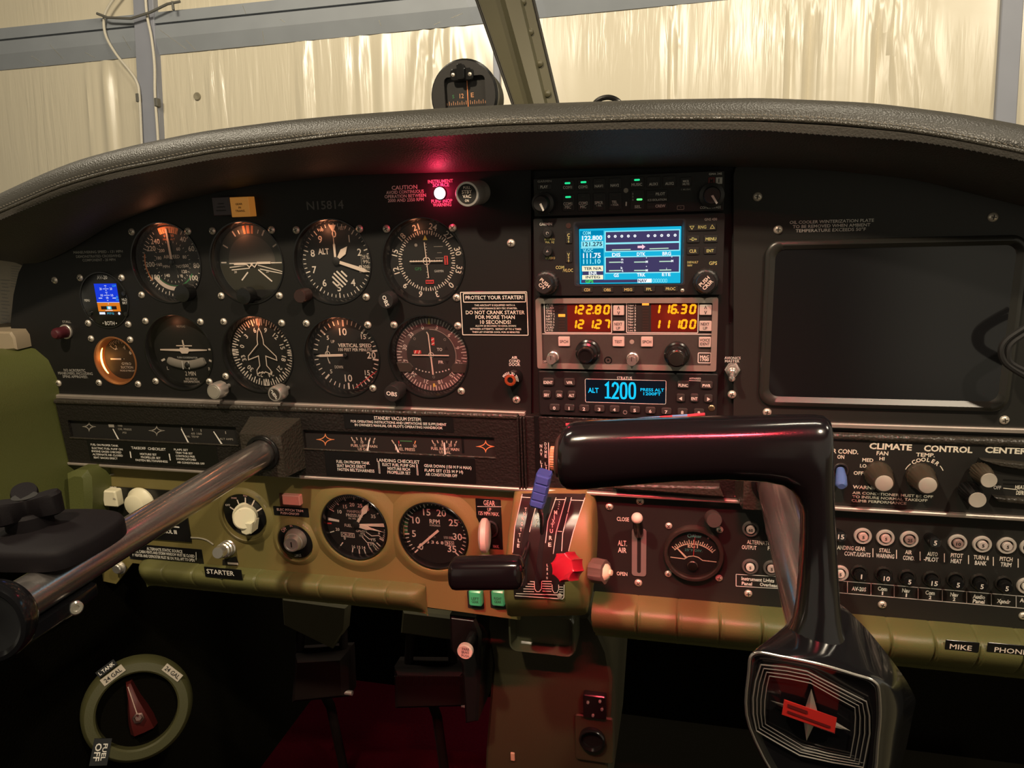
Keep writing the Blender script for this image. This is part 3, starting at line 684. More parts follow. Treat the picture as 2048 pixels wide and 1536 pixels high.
# placards on the strip
def placard(name, label, F, x0, y0, x1, y1, d, lines, border=None, material=GLOSSK, m=WHITE, ang=None):
    mx, my = F((x0 + x1) / 2, (y0 + y1) / 2); t = T(name, label, 'placard', mx, my, d=d); mb = MB(); mb.rbox(*t.rect(F, x0, y0, x1, y1, .5), 0, .5, material, .8, .15); t.part('plaque', mb)
    Lm = MB()
    for s_, x, y, h, w in lines: t.tx(Lm, F, s_, x, y, h, w, .65, m)
    if border: border(t, Lm)
    t.part('lettering', Lm); return t
placard('takeoff_checklist_placard', 'black takeoff checklist placard under the left slot window', d5, 320, 432, 1370, 612, MD,
  [('FUEL ON PROPER TANK', 445, 452, 15, 225), ('ELECTRIC FUEL PUMP ON', 468, 481, 15, 250), ('ENGINE GAGES CHECKED', 462, 506, 15, 240), ('ALTERNATE AIR CLOSED', 472, 532, 15, 245), ('SEAT BACKS ERECT', 455, 557, 15, 195),
   ('TAKEOFF  CHECKLIST', 806, 480, 20, 280), ('MIXTURE SET', 805, 527, 16, 135), ('PROPELLER SET', 825, 554, 16, 160), ('FASTEN BELTS/HARNESS', 832, 580, 16, 260),
   ('FLAPS SET', 1073, 490, 15, 115), ('TRIM TAB SET', 1098, 517, 15, 140), ('CONTROLS FREE', 1108, 543, 15, 155), ('DOORS LATCHED', 1116, 568, 15, 160), ('AIR CONDITIONER OFF', 1153, 598, 15, 222)],
  lambda t, m: (t.ln(m, d5, [(656, 503), (664, 557)], 10, .65, WHITE), t.ln(m, d5, [(976, 522), (986, 577)], 10, .65, WHITE)))
placard('landing_checklist_placard', 'black landing checklist placard under the right slot window', d6, 360, 432, 1540, 630, MD,
  [('FUEL ON PROPER TANK', 575, 491, 22, 260), ('SEAT BACKS ERECT', 562, 521, 22, 228), ('FASTEN BELTS/HARNESS', 597, 553, 22, 288), ('LANDING CHECKLIST', 930, 481, 24, 334), ('ELECT FUEL PUMP ON', 932, 513, 22, 252), ('MIXTURE RICH', 935, 543, 22, 175), ('PROPELLER SET', 937, 573, 22, 182),
   ('GEAR DOWN (150 M P H MAX)', 1320, 526, 22, 370), ('FLAPS SET (125 M P H)', 1290, 560, 22, 300), ('AIR CONDITIONER OFF', 1271, 591, 22, 248)],
  lambda t, m: [t.ln(m, d6, [(x, y), (x + 9, y + 2), (x + 16, y + 86), (x + 7, y + 84)], 3, .65, WHITE, True) for x, y in ((773, 492), (1073, 506))])
placard('standby_vacuum_placard', 'black standby vacuum system placard above the right slot window', d6, 505, 112, 1365, 240, MD,
  [('STANDBY VACUUM SYSTEM:', 925, 147, 26, 372), ('FOR OPERATING INSTRUCTIONS AND LIMITATIONS SEE SUPPLEMENT', 928, 180, 19, 750), ("IN OWNER'S MANUAL OR PILOT'S OPERATING HANDBOOK", 930, 208, 19, 690)])
# covers where the two control columns pass through the strip
def column_cover(X, Zc, label):
    t = T('column_cover', label, 'cover', at=(X, Zc, MD - 8)); mb = MB()
    b0 = [(-30, -28), (31, -28), (31, 28), (-30, 28)]; b1 = [(-24, -28), (22, -28), (22, 16), (-24, 16)]
    mb.loft([[(x, z, 0) for x, z in b0], [(x, z, 36) for x, z in b1]], CRACKLE2); t.part('shell', mb, sharp=20)
    mb = MB(); mb.ring_solid(0, -3, 14.5, 18, 34, 38.5, GLOSSK); t.part('bushing', mb); return t
CXL, CZL = -412.8, ZC - 239.3
CXR, CZR = 69.6, ZC - 244.5
column_cover(CXL, CZL + 3, 'black crackle cover block around the left control column')
column_cover(CXR, CZR + 3, 'black crackle cover block around the right control column')

# ================================================================== round flight instruments
NEED = mat('needle_pale', (0.86, 0.70, 0.58), 0.6)
PALE = mat('dial_print', (0.84, 0.72, 0.62), 0.6)
FACEG = mat('dial_grey', (0.035, 0.033, 0.030), 0.5)
GD = -10.0                                   # dial face depth behind the panel
def gauge(key, name, label, face=FACEK, r=None, rec=None, col=GLOSSK):
    px, py, rr = GA[key]; t = T(name, label, 'gauge', px, py, d=0); t.r = rr - 3.0
    mb = MB(); mb.lathe([(rr - .3, -.4), (rr + 1.3, .1), (rr + 1.0, .9), (rr - .2, .9), (rr - 1.2, -1.0), (rr - 2.8, GD + .4), (rr - 3.0, GD)], col, 0, 0, 72, close=True)
    mb.f = mb.f[:-72] if False else mb.f
    t.part('bezel', mb)
    mb = MB(); mb.lathe([(0, GD), (rr - 2.7, GD), (rr - 2.7, GD - 8), (0, GD - 8)], face, 0, 0, 64); t.part('dial', mb)
    return t
def glass(t, d=-2.2):
    mb = MB(); mb.disc(0, 0, t.r + 1.2, d, GLASS, 48); t.part('cover_glass', mb)
def radial(mb, t, txts, r, h, d, m, zero=0.0, upright=False, cx=0, cz=0, w=None):
    for s_, a in txts:
        a += zero; mb.text(s_, cx + r * sin(radians(a)), cz + r * cos(radians(a)), h, d, m, w, 0 if upright else a, .012)
D1 = GD + .25; D2 = GD + .9; D3 = GD + 1.6
def needle(t, name, pts, m=NEED, d=D2):
    mb = MB(); mb.prism(pts, d, d + .5, m, .1); t.part(name, mb)
def nd(a, r0, r1, w0, w1, cx=0, cz=0):
    c, s_ = cos(radians(a)), sin(radians(a)); f = lambda u, v: (cx + u * c + v * s_, cz - u * s_ + v * c)
    return [f(-w0 / 2, r0), f(w0 / 2, r0), f(w1 / 2, r1), f(-w1 / 2, r1)]
def hub(t, r=3.2, m=GLOSSK, d0=D1):
    mb = MB(); mb.lathe([(r, d0), (r, d0 + 2), (r * .7, d0 + 2.6), (0, d0 + 2.6)], m, n=24); t.part('hub', mb)

# airspeed
t = gauge('asi', 'airspeed_gauge', 'airspeed gauge with white arc, top left of the flight instruments')
mb = MB()
mb.arc(0, 0, 24.5, 29.5, 152, 236, D1, mat('arc_pink_white', (0.62, 0.50, 0.43), .6)); mb.arc(0, 0, 24, 25.2, 120, 236, D1, GRN); mb.arc(0, 0, 32, 33.6, 236, 285, D1, ORG); mb.arc(0, 0, 19, 31.5, 90, 150, D1 - .1, FACEG)
for i in range(44): mb.tick(0, 0, 31 if i % 2 == 0 else 33, 35.5, 28 + i * 7, .7, D1, PALE)
radial(mb, t, [('40', 36), ('60', 62), ('80', 98), ('100', 126)], 28, 5.0, D1 + .1, PALE, upright=True)
radial(mb, t, [('180', 236), ('200', 266), ('220', 302), ('240', 322)], 27, 5.0, D1 + .1, PALE, upright=True)
radial(mb, t, [('200', 318), ('60', 35), ('180', 286), ('160', 262), ('80', 72), ('100', 104), ('120', 128), ('140', 154), ('140', 212)], 16, 3.2, D1, PALE, upright=True)
for i in range(30): mb.tick(0, 0, 19.5, 21.5, i * 12, .4, D1, PALE)
mb.text('AIRSPEED', 0, 5.5, 3.4, D1 + .1, PALE, 19); mb.text('MPH', -8, -4.5, 3, D1 + .1, PALE, 8); mb.text('KNOTS', 8, -4.5, 3, D1 + .1, PALE, 12)
mb.arc(0, 0, 29.5, 36, -19, 21, D1 + .15, ORG)
for i in range(9): mb.tick(0, 0, 30, 35 if i % 2 else 33, -17 + i * 4.6, .5, D1 + .25, FACEK)
radial(mb, t, [('0', -10), ('5', 0), ('10', 10)], 27, 2.6, D1 + .1, ORG, upright=True); mb.text('PRESS ALT', 0, 23, 1.8, D1 + .1, ORG, 14)
t.part('dial_markings', mb)
needle(t, 'needle', nd(-2, 3, 34, 2.8, 1.8)); needle(t, 'needle_tail', nd(155, 2, 17, 3.4, 1.5), FACEK); hub(t); glass(t)
screws(t, [(920, 362), (1313, 358), (990, 803)], c4)
x, z = t.l(*c4(1310, 785), 4); mb = MB(); mb.lathe([(4, -2), (8.6, 0), (9.2, 6), (8.6, 12), (0, 12.5)], GLOSSK, x - 1, z, 32); t.part('setting_knob', mb)

# attitude indicator
t = gauge('att', 'attitude_gauge', 'attitude gauge with grey sky disc and white miniature aircraft')
SKYG = mat('attitude_sky', (0.115, 0.098, 0.082), 0.5); RIMG = mat('attitude_rim', (0.055, 0.056, 0.045), 0.5); GNDG = mat('attitude_ground', (0.034, 0.031, 0.020), 0.5)
mb = MB(); mb.disc(0, 0, 36.6, D1 - .1, RIMG, 64)
mb.poly([(26 * sin(radians(a)), 26 * cos(radians(a)) + .5) for a in range(-94, 95, 4)], D1, SKYG)
mb.poly([(36 * sin(radians(a)), 36 * cos(radians(a))) for a in range(94, 267, 4)], D1, GNDG)
mb.box(-26, 33, -1.6, -.5, D1, D1 + .1, PALE); t.part('horizon_disc', mb)
mb = MB()
for a in (-30, -20, 20, 30): mb.tick(0, 0, 29.5, 35.5 if abs(a) == 30 else 33.5, a, 1.5 if abs(a) == 30 else .9, D1 + .2, PALE)
for a in (-60, 60, -90): mb.tick(0, 0, 29, 35, a, 1.4, D1 + .2, PALE)
for a in (-8, 0, 8): mb.tick(0, 0, 28, 36, a, 2.4 if a else 3.2, D1 + .2, ORG)
for k, (x0, z0, x1, z1, w) in enumerate(((-26, -5, -6, -3, .9), (-24, -7.5, -3, -6, .9), (6, -3, 33, -10, .9), (8, -7, 33, -12, .9), (-6, -10, -14, -18, 1.4), (6, -7.5, 20, -19.5, 1.4))): mb.seg(x0, z0, x1, z1, w, D1 + .2, PALE)
for x in (-20, 16): mb.text('20', x, -9.6, 2.2, D1 + .25, PALE)
mb.poly([(-30, -30), (33, -30), (24, -36), (-24, -36)][:0] or [(36 * sin(radians(a)), 36 * cos(radians(a))) for a in range(140, 221, 5)], D1 + .3, FACEK); t.part('dial_markings', mb)
mb = MB(); mb.box(-20, -6, -2.6, -.4, D2, D2 + .6, NEED); mb.box(6, 21, -2.0, .2, D2, D2 + .6, NEED); mb.line([(-6, -1.6), (-3, -5), (0, -2.6), (3, -5), (6, -1.4)], 1.1, D2 + .6, NEED); mb.disc(0, -2, 1.3, D2 + .7, NEED, 16); t.part('miniature_aircraft', mb)
glass(t); screws(t, [(143, 352), (815, 340), (243, 1092), (905, 1090)], c5)
x, z = t.l(*c5(520, 1075), 6); mb = MB(); mb.lathe([(4, -3), (8, 0), (8.5, 9), (7.8, 12), (0, 12.4)], GLOSSK, x + 1, z - 1, 32); t.part('cage_knob', mb)

# altimeter
t = gauge('alt', 'altimeter', 'altimeter with numbers nought to nine and striped flag')
mb = MB()
for i in range(50): mb.tick(0, 0, 31 if i % 5 == 0 else 32.8, 35.8, i * 7.2, 1.1 if i % 5 == 0 else .7, D1, PALE)
radial(mb, t, [(str(i), i * 36) for i in range(10)], 26, 6.6, D1, PALE, upright=True)
mb.text('ALT', -13, 9.5, 5.4, D1, PALE, 11.5, 0, .02); mb.text('FEET', 8.5, 31.0, 3, D1, PALE, 7); mb.text('100', -13.5, 30, 2.6, D1, PALE, 5)
for i in range(5):
    u = -7.2 + i * 3.6; h = sqrt(max(1, 8.2 ** 2 - u * u)); c = .7071
    mb.seg((u + h) * c * 1 + 1.5, (u - h) * c - 17.5, (u - h) * c + 1.5, (u + h) * c - 17.5, 1.7, D1, PALE)
mb.text('29.9', 30, 3, 3.2, D1, PALE, 6); mb.text('99', 30, -1.2, 3.2, D1, PALE, 5); mb.text('300', 30, -6, 3.2, D1, PALE, 6); mb.line([(26, 5), (33.5, 5), (33.5, -8.5), (26, -8.5)], .5, D1, DG_, True)
t.part('dial_markings', mb)
needle(t, 'thousands_needle', [nd(43, 4, 4, 0, 0)[0]] + [(3, 3.6), (5.6, 12.4), (15.2, 16.2), (10.2, 6.8)][:0] + [(x * cos(radians(43)) + y * sin(radians(43)), -x * sin(radians(43)) + y * cos(radians(43))) for x, y in ((-1.6, 4), (-3.3, 12), (0, 19), (3.3, 12), (1.6, 4))], d=D2)
needle(t, 'hundreds_needle', [(x * cos(radians(108)) + y * sin(radians(108)), -x * sin(radians(108)) + y * cos(radians(108))) for x, y in ((-1.5, 4), (-1.9, 30), (0, 35), (1.9, 30), (1.5, 4))], d=D2 + .7)
needle(t, 'ten_thousands_needle', [(-1.1, 4), (-1.1, 16), (-.35, 17), (-.35, 28), (-4, 34.6), (4, 34.6), (.35, 28), (.35, 17), (1.1, 16), (1.1, 4)], NEED, D2 + 1.3)
hub(t, 4, FACEK); glass(t); screws(t, [(1097, 342), (1815, 328), (1892, 1105)], c5)
x, z = t.l(*c5(1225, 1075), 0); mb = MB(); mb.lathe([(3, -2), (6.6, 0), (6.6, 13), (6.0, 14), (0, 14)], mat('knob_brown_black', (0.035, 0.018, 0.016), 0.35), x - 1, z, 32, flute=(20, .02, 0, 13)); t.part('setting_knob', mb)

# course deviation indicator with the OBS knob
def obs_knob(t, F, x, y, L=22, rot=0, r=8.2):
    lx, lz = t.l(*F(x, y), L); mb = MB(); mb.lathe([(r * .7, -1), (r * .75, 6), (r, 7), (r * .94, L - 1), (r * .86, L), (0, L)], RUBBER, lx, lz, 36, flute=(24, .02, 7, L - 1.2)); mb.text('OBS', lx, lz, r * .44, L + .2, WHITE, r * 1.25, rot, .02); t.part('knob', mb)
t = gauge('cdi', 'course_deviation_gauge', 'course gauge with crossed needles and two red flags under the red warning lamp')
mb = MB()
for i in range(72):
    a = i * 5 - 225
    mb.tick(0, 0, 24.6 if i % 2 == 0 else 25.6, 28.2 if i % 6 else 28.8, a, .95 if i % 2 == 0 else .7, D1, PALE)
    if i % 2 == 0 and False: pass
radial(mb, t, [(str(i), i * 10) for i in range(0, 36, 3)], 32.4, 5.6, D1, PALE, zero=-225)
t.part('compass_card', mb)
mb = MB(); mb.poly([(-2.2, 19.5), (2.2, 19.5), (0, 24)], D1, YEL); mb.arc(0, 0, 3.0, 3.8, 0, 360, D1 + .1, PALE)
for i in range(-6, 7):
    if i: mb.seg(i * 2.6, -.9, i * 2.6, .9, .45, D1 + .1, PALE); mb.seg(-.2 if abs(i) % 2 else -.9, i * 2.6, .9, i * 2.6, .45, D1 + .1, PALE)
mb.text('GPS', -9, -7.2, 2.8, D1, GRN, 6.5); mb.text('GARMIN', 11.6, -9.6, 2.2, D1, GREY, 9)
for z, x0, x1 in ((13.2, 8, 17), (7.5, 11, 15.5), (2.6, 9, 17)): mb.seg(x0, z, x1, z, .5, D1, DG_)
mb.disc(-9.6, 15, 1.5, D1, DG_, 16); t.part('dial_markings', mb)
RFLAG = mat('red_flag', (0.66, 0.05, 0.05), 0.6)
for nm, (x, z, w, h) in (('warning_flag', (19.6, .4, 3.6, 8.2)), ('warning_flag', (2.0, -19.6, 8.2, 3.6))):
    mb = MB(); mb.rbox(x, z, w, h, D1, D2, RFLAG, .3, .1); L_ = 2.6
    if w > h: mb.seg(x - L_, z, x + L_, z, .8, D2 + .1, FACEK); [mb.poly([(x + k * L_, z + 1.1), (x + k * L_, z - 1.1), (x + k * 3.7, z)], D2 + .1, FACEK) for k in (-1, 1)]
    else: mb.seg(x, z - L_, x, z + L_, .8, D2 + .1, FACEK); [mb.poly([(x + 1.1, z + k * L_), (x - 1.1, z + k * L_), (x, z + k * 3.7)], D2 + .1, FACEK) for k in (-1, 1)]
    t.part(nm, mb)
needle(t, 'course_needle', [(-.9, 17.5), (-.2, 17.5), (2.0, -15.8), (1.2, -15.8)], NEED, D3); needle(t, 'glideslope_needle', [(-16.2, .5), (-16.2, -.5), (16, -.5), (16, .5)], NEED, D3 + .6)
glass(t); screws(t, [(170, 603), (848, 593), (888, 1308)], c6); obs_knob(t, c6, 160, 1340, 17, 72)

# suction gauge, its own bulb glowing at the rim
AMB = mat('suction_bezel_glow', (0.22, 0.085, 0.03), 0.3)  # orange spill of the bulb put into the bezel's own colour
t = gauge('suc', 'suction_gauge', 'small gyro suction gauge glowing orange at its left rim', face=mat('suction_face', (0.030, 0.018, 0.012), .6), col=AMB)
mb = MB(); radial(mb, t, [('2', -22), ('4', 22), ('6', 58)], 14, 4.2, D1, PALE, upright=True)
for i in range(9): mb.tick(0, 0, 17.5 if i % 2 == 0 else 19, 21.5, -38 + i * 6, .5, D1, PALE)
mb.seg(-13, 14.2, -6, 10.2, .6, D1, PALE)
mb.text('GYRO', 4.5, -5.2, 2.7, D1, PALE, 12); mb.text('SUCTION', 4.5, -9.2, 2.7, D1, PALE, 15.5); mb.text('INCHES OF MERCURY', 4.5, -13, 1.8, D1, PALE, 19); mb.disc(2.5, .2, .5, D1, PALE, 8); t.part('dial_markings', mb)
needle(t, 'needle', [(-14, 1.0), (-14, -.8), (-.5, -.8), (-.5, 1.0)], NEED); glass(t)
BULB = emit('amber_bulb', (1.0, 0.48, 0.10), 9)
mb = MB(); mb.tube([(23.2 * sin(radians(a)), 23.2 * cos(radians(a)), GD + 4.2) for a in range(228, 306, 4)], [.15 + .85 * sin(radians((a - 224) / 80 * 180)) ** .5 for a in range(228, 306, 4)], BULB, 8); t.part('rim_bulb', mb)
lamp('suction_bulb_light', 'POINT', ((t.x - 17) * .001, .004, (t.z + 1) * .001), 0.0035, (1.0, 0.36, 0.08), size=0.003)
screws(t, [(637, 1108), (910, 1115), (692, 1415), (965, 1425)], c4)

# turn coordinator
t = gauge('tc', 'turn_coordinator', 'turn coordinator with white aircraft silhouette over a ball tube')
mb = MB(); mb.text('NO FLAG', 0, 26, 2.2, D1, DG_, 10); mb.text('TURN COORDINATOR', 2, -7.6, 1.9, D1, GREY, 25); mb.text('2 MIN', 3, -25, 4.6, D1, PALE, 13); mb.text('NO PITCH', 3, -31, 2.4, D1, PALE, 14); mb.text('INFORMATION', 3, -34, 2.4, D1, PALE, 19); mb.text('L', -24, -19.5, 3.6, D1, PALE, 2.2); mb.text('R', 27, -19.5, 3.6, D1, PALE, 2.2)
mb.seg(-30.5, -11.5, -26, -9.5, 2.2, D1, PALE); mb.seg(28, -10, 31, -11.2, 2.2, D1, PALE); mb.seg(29, 1.6, 32, 1.6, 2, D1, PALE); t.part('dial_markings', mb)
mb = MB(); mb.prism([(-29, 1.6), (-5, 1.9), (-4.5, 3.4), (5.5, 3.4), (6, 1.9), (28, 1.6), (28, .4), (6, -.6), (4, -3), (-3, -3), (-5, -.6), (-29, .2)], D2, D2 + .5, NEED); mb.box(-8.5, 10.5, 4.9, 5.9, D2, D2 + .5, NEED); mb.prism([(-.3, 5.6), (-.6, 11.5), (.7, 11.5), (1.3, 5.6)], D2, D2 + .5, NEED); mb.box(-.3, 1.3, 3, 5.4, D2, D2 + .5, NEED); t.part('aircraft_symbol', mb)
mb = MB(); TUBEM = mat('ball_tube', (0.30, 0.27, 0.23), 0.4); yc = 55
mb.tube([(yc * sin(radians(a)) + 1, -15.2 + yc - yc * cos(radians(a)), D1 + 1) for a in range(-24, 25, 3)], [3.6 if abs(a) == 24 else 4.7 for a in range(-24, 25, 3)], TUBEM, 14, ell=.5); mb.seg(-2.2, -10.5, -2.2, -19.5, .9, D1 + 3.6, WHITE); mb.seg(5.2, -10.5, 5.2, -19.5, .9, D1 + 3.6, WHITE); tb_ = t.part('ball_tube', mb)
mb = MB(); mb.lathe([(3.7 * sin(radians(a)), -3.7 * cos(radians(a))) for a in range(0, 181, 15)], FACEK, 3.2, -15.2, 20, org=(0, 0, D1 + 1.6)); t.part('ball', mb, parent=tb_)
glass(t); screws(t, [(48, 180), (517, 187), (135, 693), (593, 697)], c7)

# heading indicator
t = gauge('dg', 'heading_gauge', 'heading gauge with white aircraft outline on its dial')
mb = MB()
for i in range(72):
    mb.tick(0, 0, 28.5 if i % 2 == 0 else 31, 35.3, i * 5 - 75, 1.25 if i % 2 == 0 else .9, D1, PALE)
    if i % 18 == 9: mb.tick(0, 0, 28, 35.5, i * 5 - 75 + 30, 1, D1, PALE, 5)
radial(mb, t, [(str(i), i * 10) for i in range(0, 36, 3)], 24, 4.8, D1, PALE, zero=-75); t.part('compass_card', mb)
mb = MB(); pl_ = [(0, 26), (-2.2, 21), (-3.4, 14), (-3.4, 9), (-16, -3.4), (-16.4, -7.6), (-4.2, -3.2), (-4.0, -13.5), (-8.2, -18.5), (-8.2, -22.5), (-1.5, -20.0), (0, -21.5)]
mb.line(pl_ + [(-x, z) for x, z in pl_[-2:0:-1]], .95, D3 + .6, NEED, True); mb.seg(0, 26, 0, 35, .8, D3 + .6, ORG); t.part('aircraft_outline', mb)
glass(t); screws(t, [(715, 185), (1210, 197), (732, 650)], c7)
def small_knob(t, F, bx_, by_, tx_, ty_, L, r, m, cap=None, word=None):
    b = Vector((*t.l(*F(tx_, ty_), L), L)); a = Vector((b.x, b.y, 0)); ax = (b - a); LL = ax.length
    mb = MB(); mb.lathe([(2.2, 0), (2.2, LL * .45), (r * .9, LL * .46), (r, LL * .5), (r, LL * .93), (r * .85, LL), (0, LL)], m, axis=tuple(ax), org=tuple(a), n=40, flute=(30, .015, LL * .5, LL * .92))
    o = t.part('knob', mb)
    if cap:
        m2 = MB(); m2.lathe([(r * .7, LL - .2), (r * .7, LL + .25), (0, LL + .25)], cap, axis=tuple(ax), org=tuple(a), n=24)
        if word:
            for k_, w_ in enumerate(word): m2.text(w_, b.x, b.y + 1.2 - 2.4 * k_, 1.7, L + .6, WHITE, r * 1.0, 55, .02)
        t.part('knob_cap', m2, parent=o)
small_knob(t, c7, 770, 715, 628, 785, 26, 8.6, STEEL, ALU); small_knob(t, c7, 1270, 725, 1147, 806, 26, 8.0, STEEL, mat('cap_dark', (0.03, 0.025, 0.02), 0.5), ('PUSH', 'HDG'))

# vertical speed
t = gauge('vsi', 'vertical_speed_gauge', 'vertical speed gauge with its needle lying to the left')
mb = MB()
ang = lambda v: -90 + v * 9.0
for v in range(0, 21):
    for sg in (1, -1):
        a = -90 + sg * (v * 9 if v <= 10 else 90 + (v - 10) * 8.2); big = v in (0, 5, 10, 15, 20)
        mb.tick(0, 0, 29 if big else 31, 35.5, a, 1.8 if big else .9, D1, PALE)
for s_, a, h, r in (('10', -2, 7, 23.5), ('10', 179, 7, 24), ('20', 90, 6.6, 27.5), ('15', 48, 4.8, 28), ('15', 130, 4.8, 28), ('5', -46, 4, 25), ('5', 226, 4, 25)): radial(mb, t, [(s_, a)], r, h, D1, PALE, upright=True)
mb.text('UP', -13, 13.5, 3, D1, PALE, 4); mb.text('DOWN', -9, -12.6, 3, D1, PALE, 9); mb.text('VERTICAL SPEED', 10.5, 9.8, 3.6, D1, PALE, 36, 0, .02); mb.text('100 FEET PER MINUTE', 10.5, 5.4, 3.0, D1, PALE, 36, 0, .01)
mb.arc(0, 0, 20.2, 21, -66, -114, D1, PALE)
for a, sg in ((-62, 1), (-118, -1)): mb.poly([(20.6 * sin(radians(a + k)) * f_, 20.6 * cos(radians(a + k)) * f_) for k, f_ in ((0, 1), (-6 * sg, 1.05), (-6 * sg, .95))], D1, PALE)
mb.arc(-20, 1, 2.0, 2.7, 0, 360, D1, PALE); t.part('dial_markings', mb)
mb = MB(); mb.seg(32, -16, 7, -34, .9, D1 + .1, REDP); t.part('limit_line', mb)
needle(t, 'needle', [(-33, -1.4), (-28, -2.3), (1.5, -1.2), (1.5, 1.2), (-28, .2)], NEED); hub(t, 2.4, FACEK); glass(t); screws(t, [(1420, 200), (1945, 213), (1988, 752)], c7)

# VOR indicator
t = gauge('vor', 'omni_bearing_gauge', 'bearing gauge with TO and FR letters and a brownish compass ring')
CARDB = mat('vor_card', (0.120, 0.078, 0.073), 0.5); LUG = mat('vor_lug', (0.055, 0.050, 0.040), 0.5)
mb = MB(); mb.arc(0, 0, 25, 36.2, 0, 360, D1, CARDB, 72)
for i in range(72): mb.tick(0, 0, 30.6 if i % 2 == 0 else 32.2, 35.9, i * 5 + 15, .9 if i % 2 == 0 else .6, D1 + .15, WHITE)
radial(mb, t, [(str(i), i * 10) for i in range(0, 36, 3)], 27.9, 3.9, D1 + .15, WHITE, zero=-15)
t.part('compass_card', mb)
mb = MB(); mb.disc(0, 0, 25.2, D2, FACEG, 56); mb.arc(0, 0, 25.0, 25.7, 0, 112, D2 + .1, ALU); mb.text('TO', 9, 5.6, 2.9, D2 + .1, WHITE, 5.4, 0, .02); mb.text('FR', 9.6, -7, 2.9, D2 + .1, WHITE, 5, 0, .02)
for a in (-23, -18.5, -14, -9.5, -5, 5, 9.5, 14, 18.5, 23): mb.disc(43 * sin(radians(a)) + .4, 25 - 43 * cos(radians(a)) + .5, .75, D2 + .1, WHITE, 12)
for x, z in ((-16, 16), (15, 15.4), (1.2, -22)): mb.arc(x, z, .8, 1.3, 0, 360, D2 + .1, DG_)
mb.poly([(13.8, 5), (18, 5), (15.9, 9)], D2 + .1, FACEK); mb.poly([(14, -5.5), (18, -5.5), (16, -9.5)], D2 + .1, FACEK); mb.arc(0, 0, 2.2, 2.8, 0, 360, D2 + .2, WHITE)
mb.poly([(-1.6, 30.2), (1.4, 30.2), (0, 36)], D2 + .1, YEL); mb.poly([(0, -28.5), (2, -28.5), (2.2, -32), (-.3, -32)], D2 + .1, YEL); t.part('dial_markings', mb)
for x, z, w, h in ((2.7, 13.4, 3.0, 7.6), (-14, 2.8, 7.6, 3.4)):
    mb = MB(); mb.rbox(x, z, w, h, D2, D2 + .3, RFLAG, .3, .1)
    for k in (-1, 1):
        if h > w: mb.seg(x - w / 2, z + k * 2 - .8, x + w / 2, z + k * 2 + .8, .8, D2 + .4, PALE)
        else: mb.seg(x + k * 2 - .8, z - h / 2, x + k * 2 + .8, z + h / 2, .8, D2 + .4, PALE)
    t.part('warning_flag', mb)
for sg in (-1, 1):
    mb = MB(); mb.prism([(sg * 37, -8), (sg * 22.5, -8), (sg * 19.5, -12), (sg * 21.5, -17.5), (sg * 34, -17.5)], D1, D3, LUG, .4); t.part('lug', mb)
needle(t, 'course_needle', [(-3.3, 22.8), (-2.3, 23), (-.8, 20), (1.8, -19.5), (.2, -19.5), (-1.8, 20)], NEED, D3); needle(t, 'glideslope_needle', [(-19, .5), (-19, -.6), (18.5, -.6), (18.5, .5)], NEED, D3 + .6)
glass(t); screws(t, [(290, 300), (1060, 312), (1100, 1097)], c8); obs_knob(t, c8, 262, 1130, 22, 6, 8.8)

# small digital attitude display
t = gauge('av', 'digital_attitude_display', 'small round digital display lit blue over orange', face=GLOSSK)
GDv = -4
mb = MB(); mb.lathe([(0, 1.0), (27.5, 1.0), (28.6, .3), (28.6, -8), (0, -8)], GLOSSK, n=56); t.part('front', mb)
cx, cz, w, h = t.rect(F0, 186.5, 564, 243, 634, 1.2); cx, cz = t.l(*c4(752, 834), 1.2); w, h = 28.2, 33.6
BLU = emit('display_blue', (0.010, 0.040, 0.62), 1.1); ORD = emit('display_orange', (0.62, 0.17, 0.012), 1.1); WHD = emit('display_white', (0.85, 0.9, 1.0), 1.0); CYD = emit('display_cyan', (0.05, 0.55, 0.75), 1.0); BKD = emit('display_dark', (0.02, 0.012, 0.01), 1)
mb = MB(); mb.rbox(cx, cz, w, h, .6, 1.15, BKD, .5, .05); k = h / 33.6
def br(x0, z0, x1, z1, m, d=1.3): mb.poly([(cx + x0, cz + z0), (cx + x1, cz + z0), (cx + x1, cz + z1), (cx + x0, cz + z1)], d, m)
br(-14, -3, 14, 16.7, BLU); br(-14, -12.6, 14, -3, ORD); br(-14, -3.3, 14, -2.9, WHD, 1.4)
for z, hw in ((14.5, 2.2), (13, 1), (11.2, 6), (9.6, 1.2), (7.6, 2.2), (6, 1.2), (4.4, 6), (2.6, 1.2), (-1, 1.5), (-4.6, 1.2)): br(-hw * .6, z - .2, hw * .6, z + .25, WHD, 1.4)
for z in (11.2, 4.4):
    for sg in (-1, 1): mb.text('20' if z > 5 else '10', cx + sg * 6.4, cz + z, 2.4, 1.4, WHD, 2.8)
for sg in (-1, 1): br(sg * 8.6 - 2.2, 1.1, sg * 8.6 + 2.2, 1.8, WHD, 1.4)
mb.text('W', cx, cz + 1.4, 1.8, 1.4, WHD, 3.4); mb.text('LLA', cx + 11, cz + 14.5, 2.0, 1.4, CYD, 4.4); mb.text('0', cx + 12.2, cz + 2.4, 2.6, 1.4, CYD, 1.8); mb.text('100', cx + 12, cz - .5, 1.6, 1.4, CYD, 3.4)
br(-10, -10.6, 9.5, -7, BKD, 1.4); br(-2.6, -10.4, 3.2, -7.2, CYD, 1.5); mb.disc(cx + .3, cz - 8.8, 1.5, 1.6, WHD, 14)
br(-13.2, -15.8, -6, -13.4, WHD, 1.4); mb.text('PITG', cx + .8, cz - 14.8, 2, 1.4, CYD, 8); mb.disc(cx + 11.5, cz - 14.8, 1.5, 1.4, WHD, 14); mb.seg(cx - 5, cz - 11.6, cx + 4, cz - 11.6, .5, 1.4, WHD)
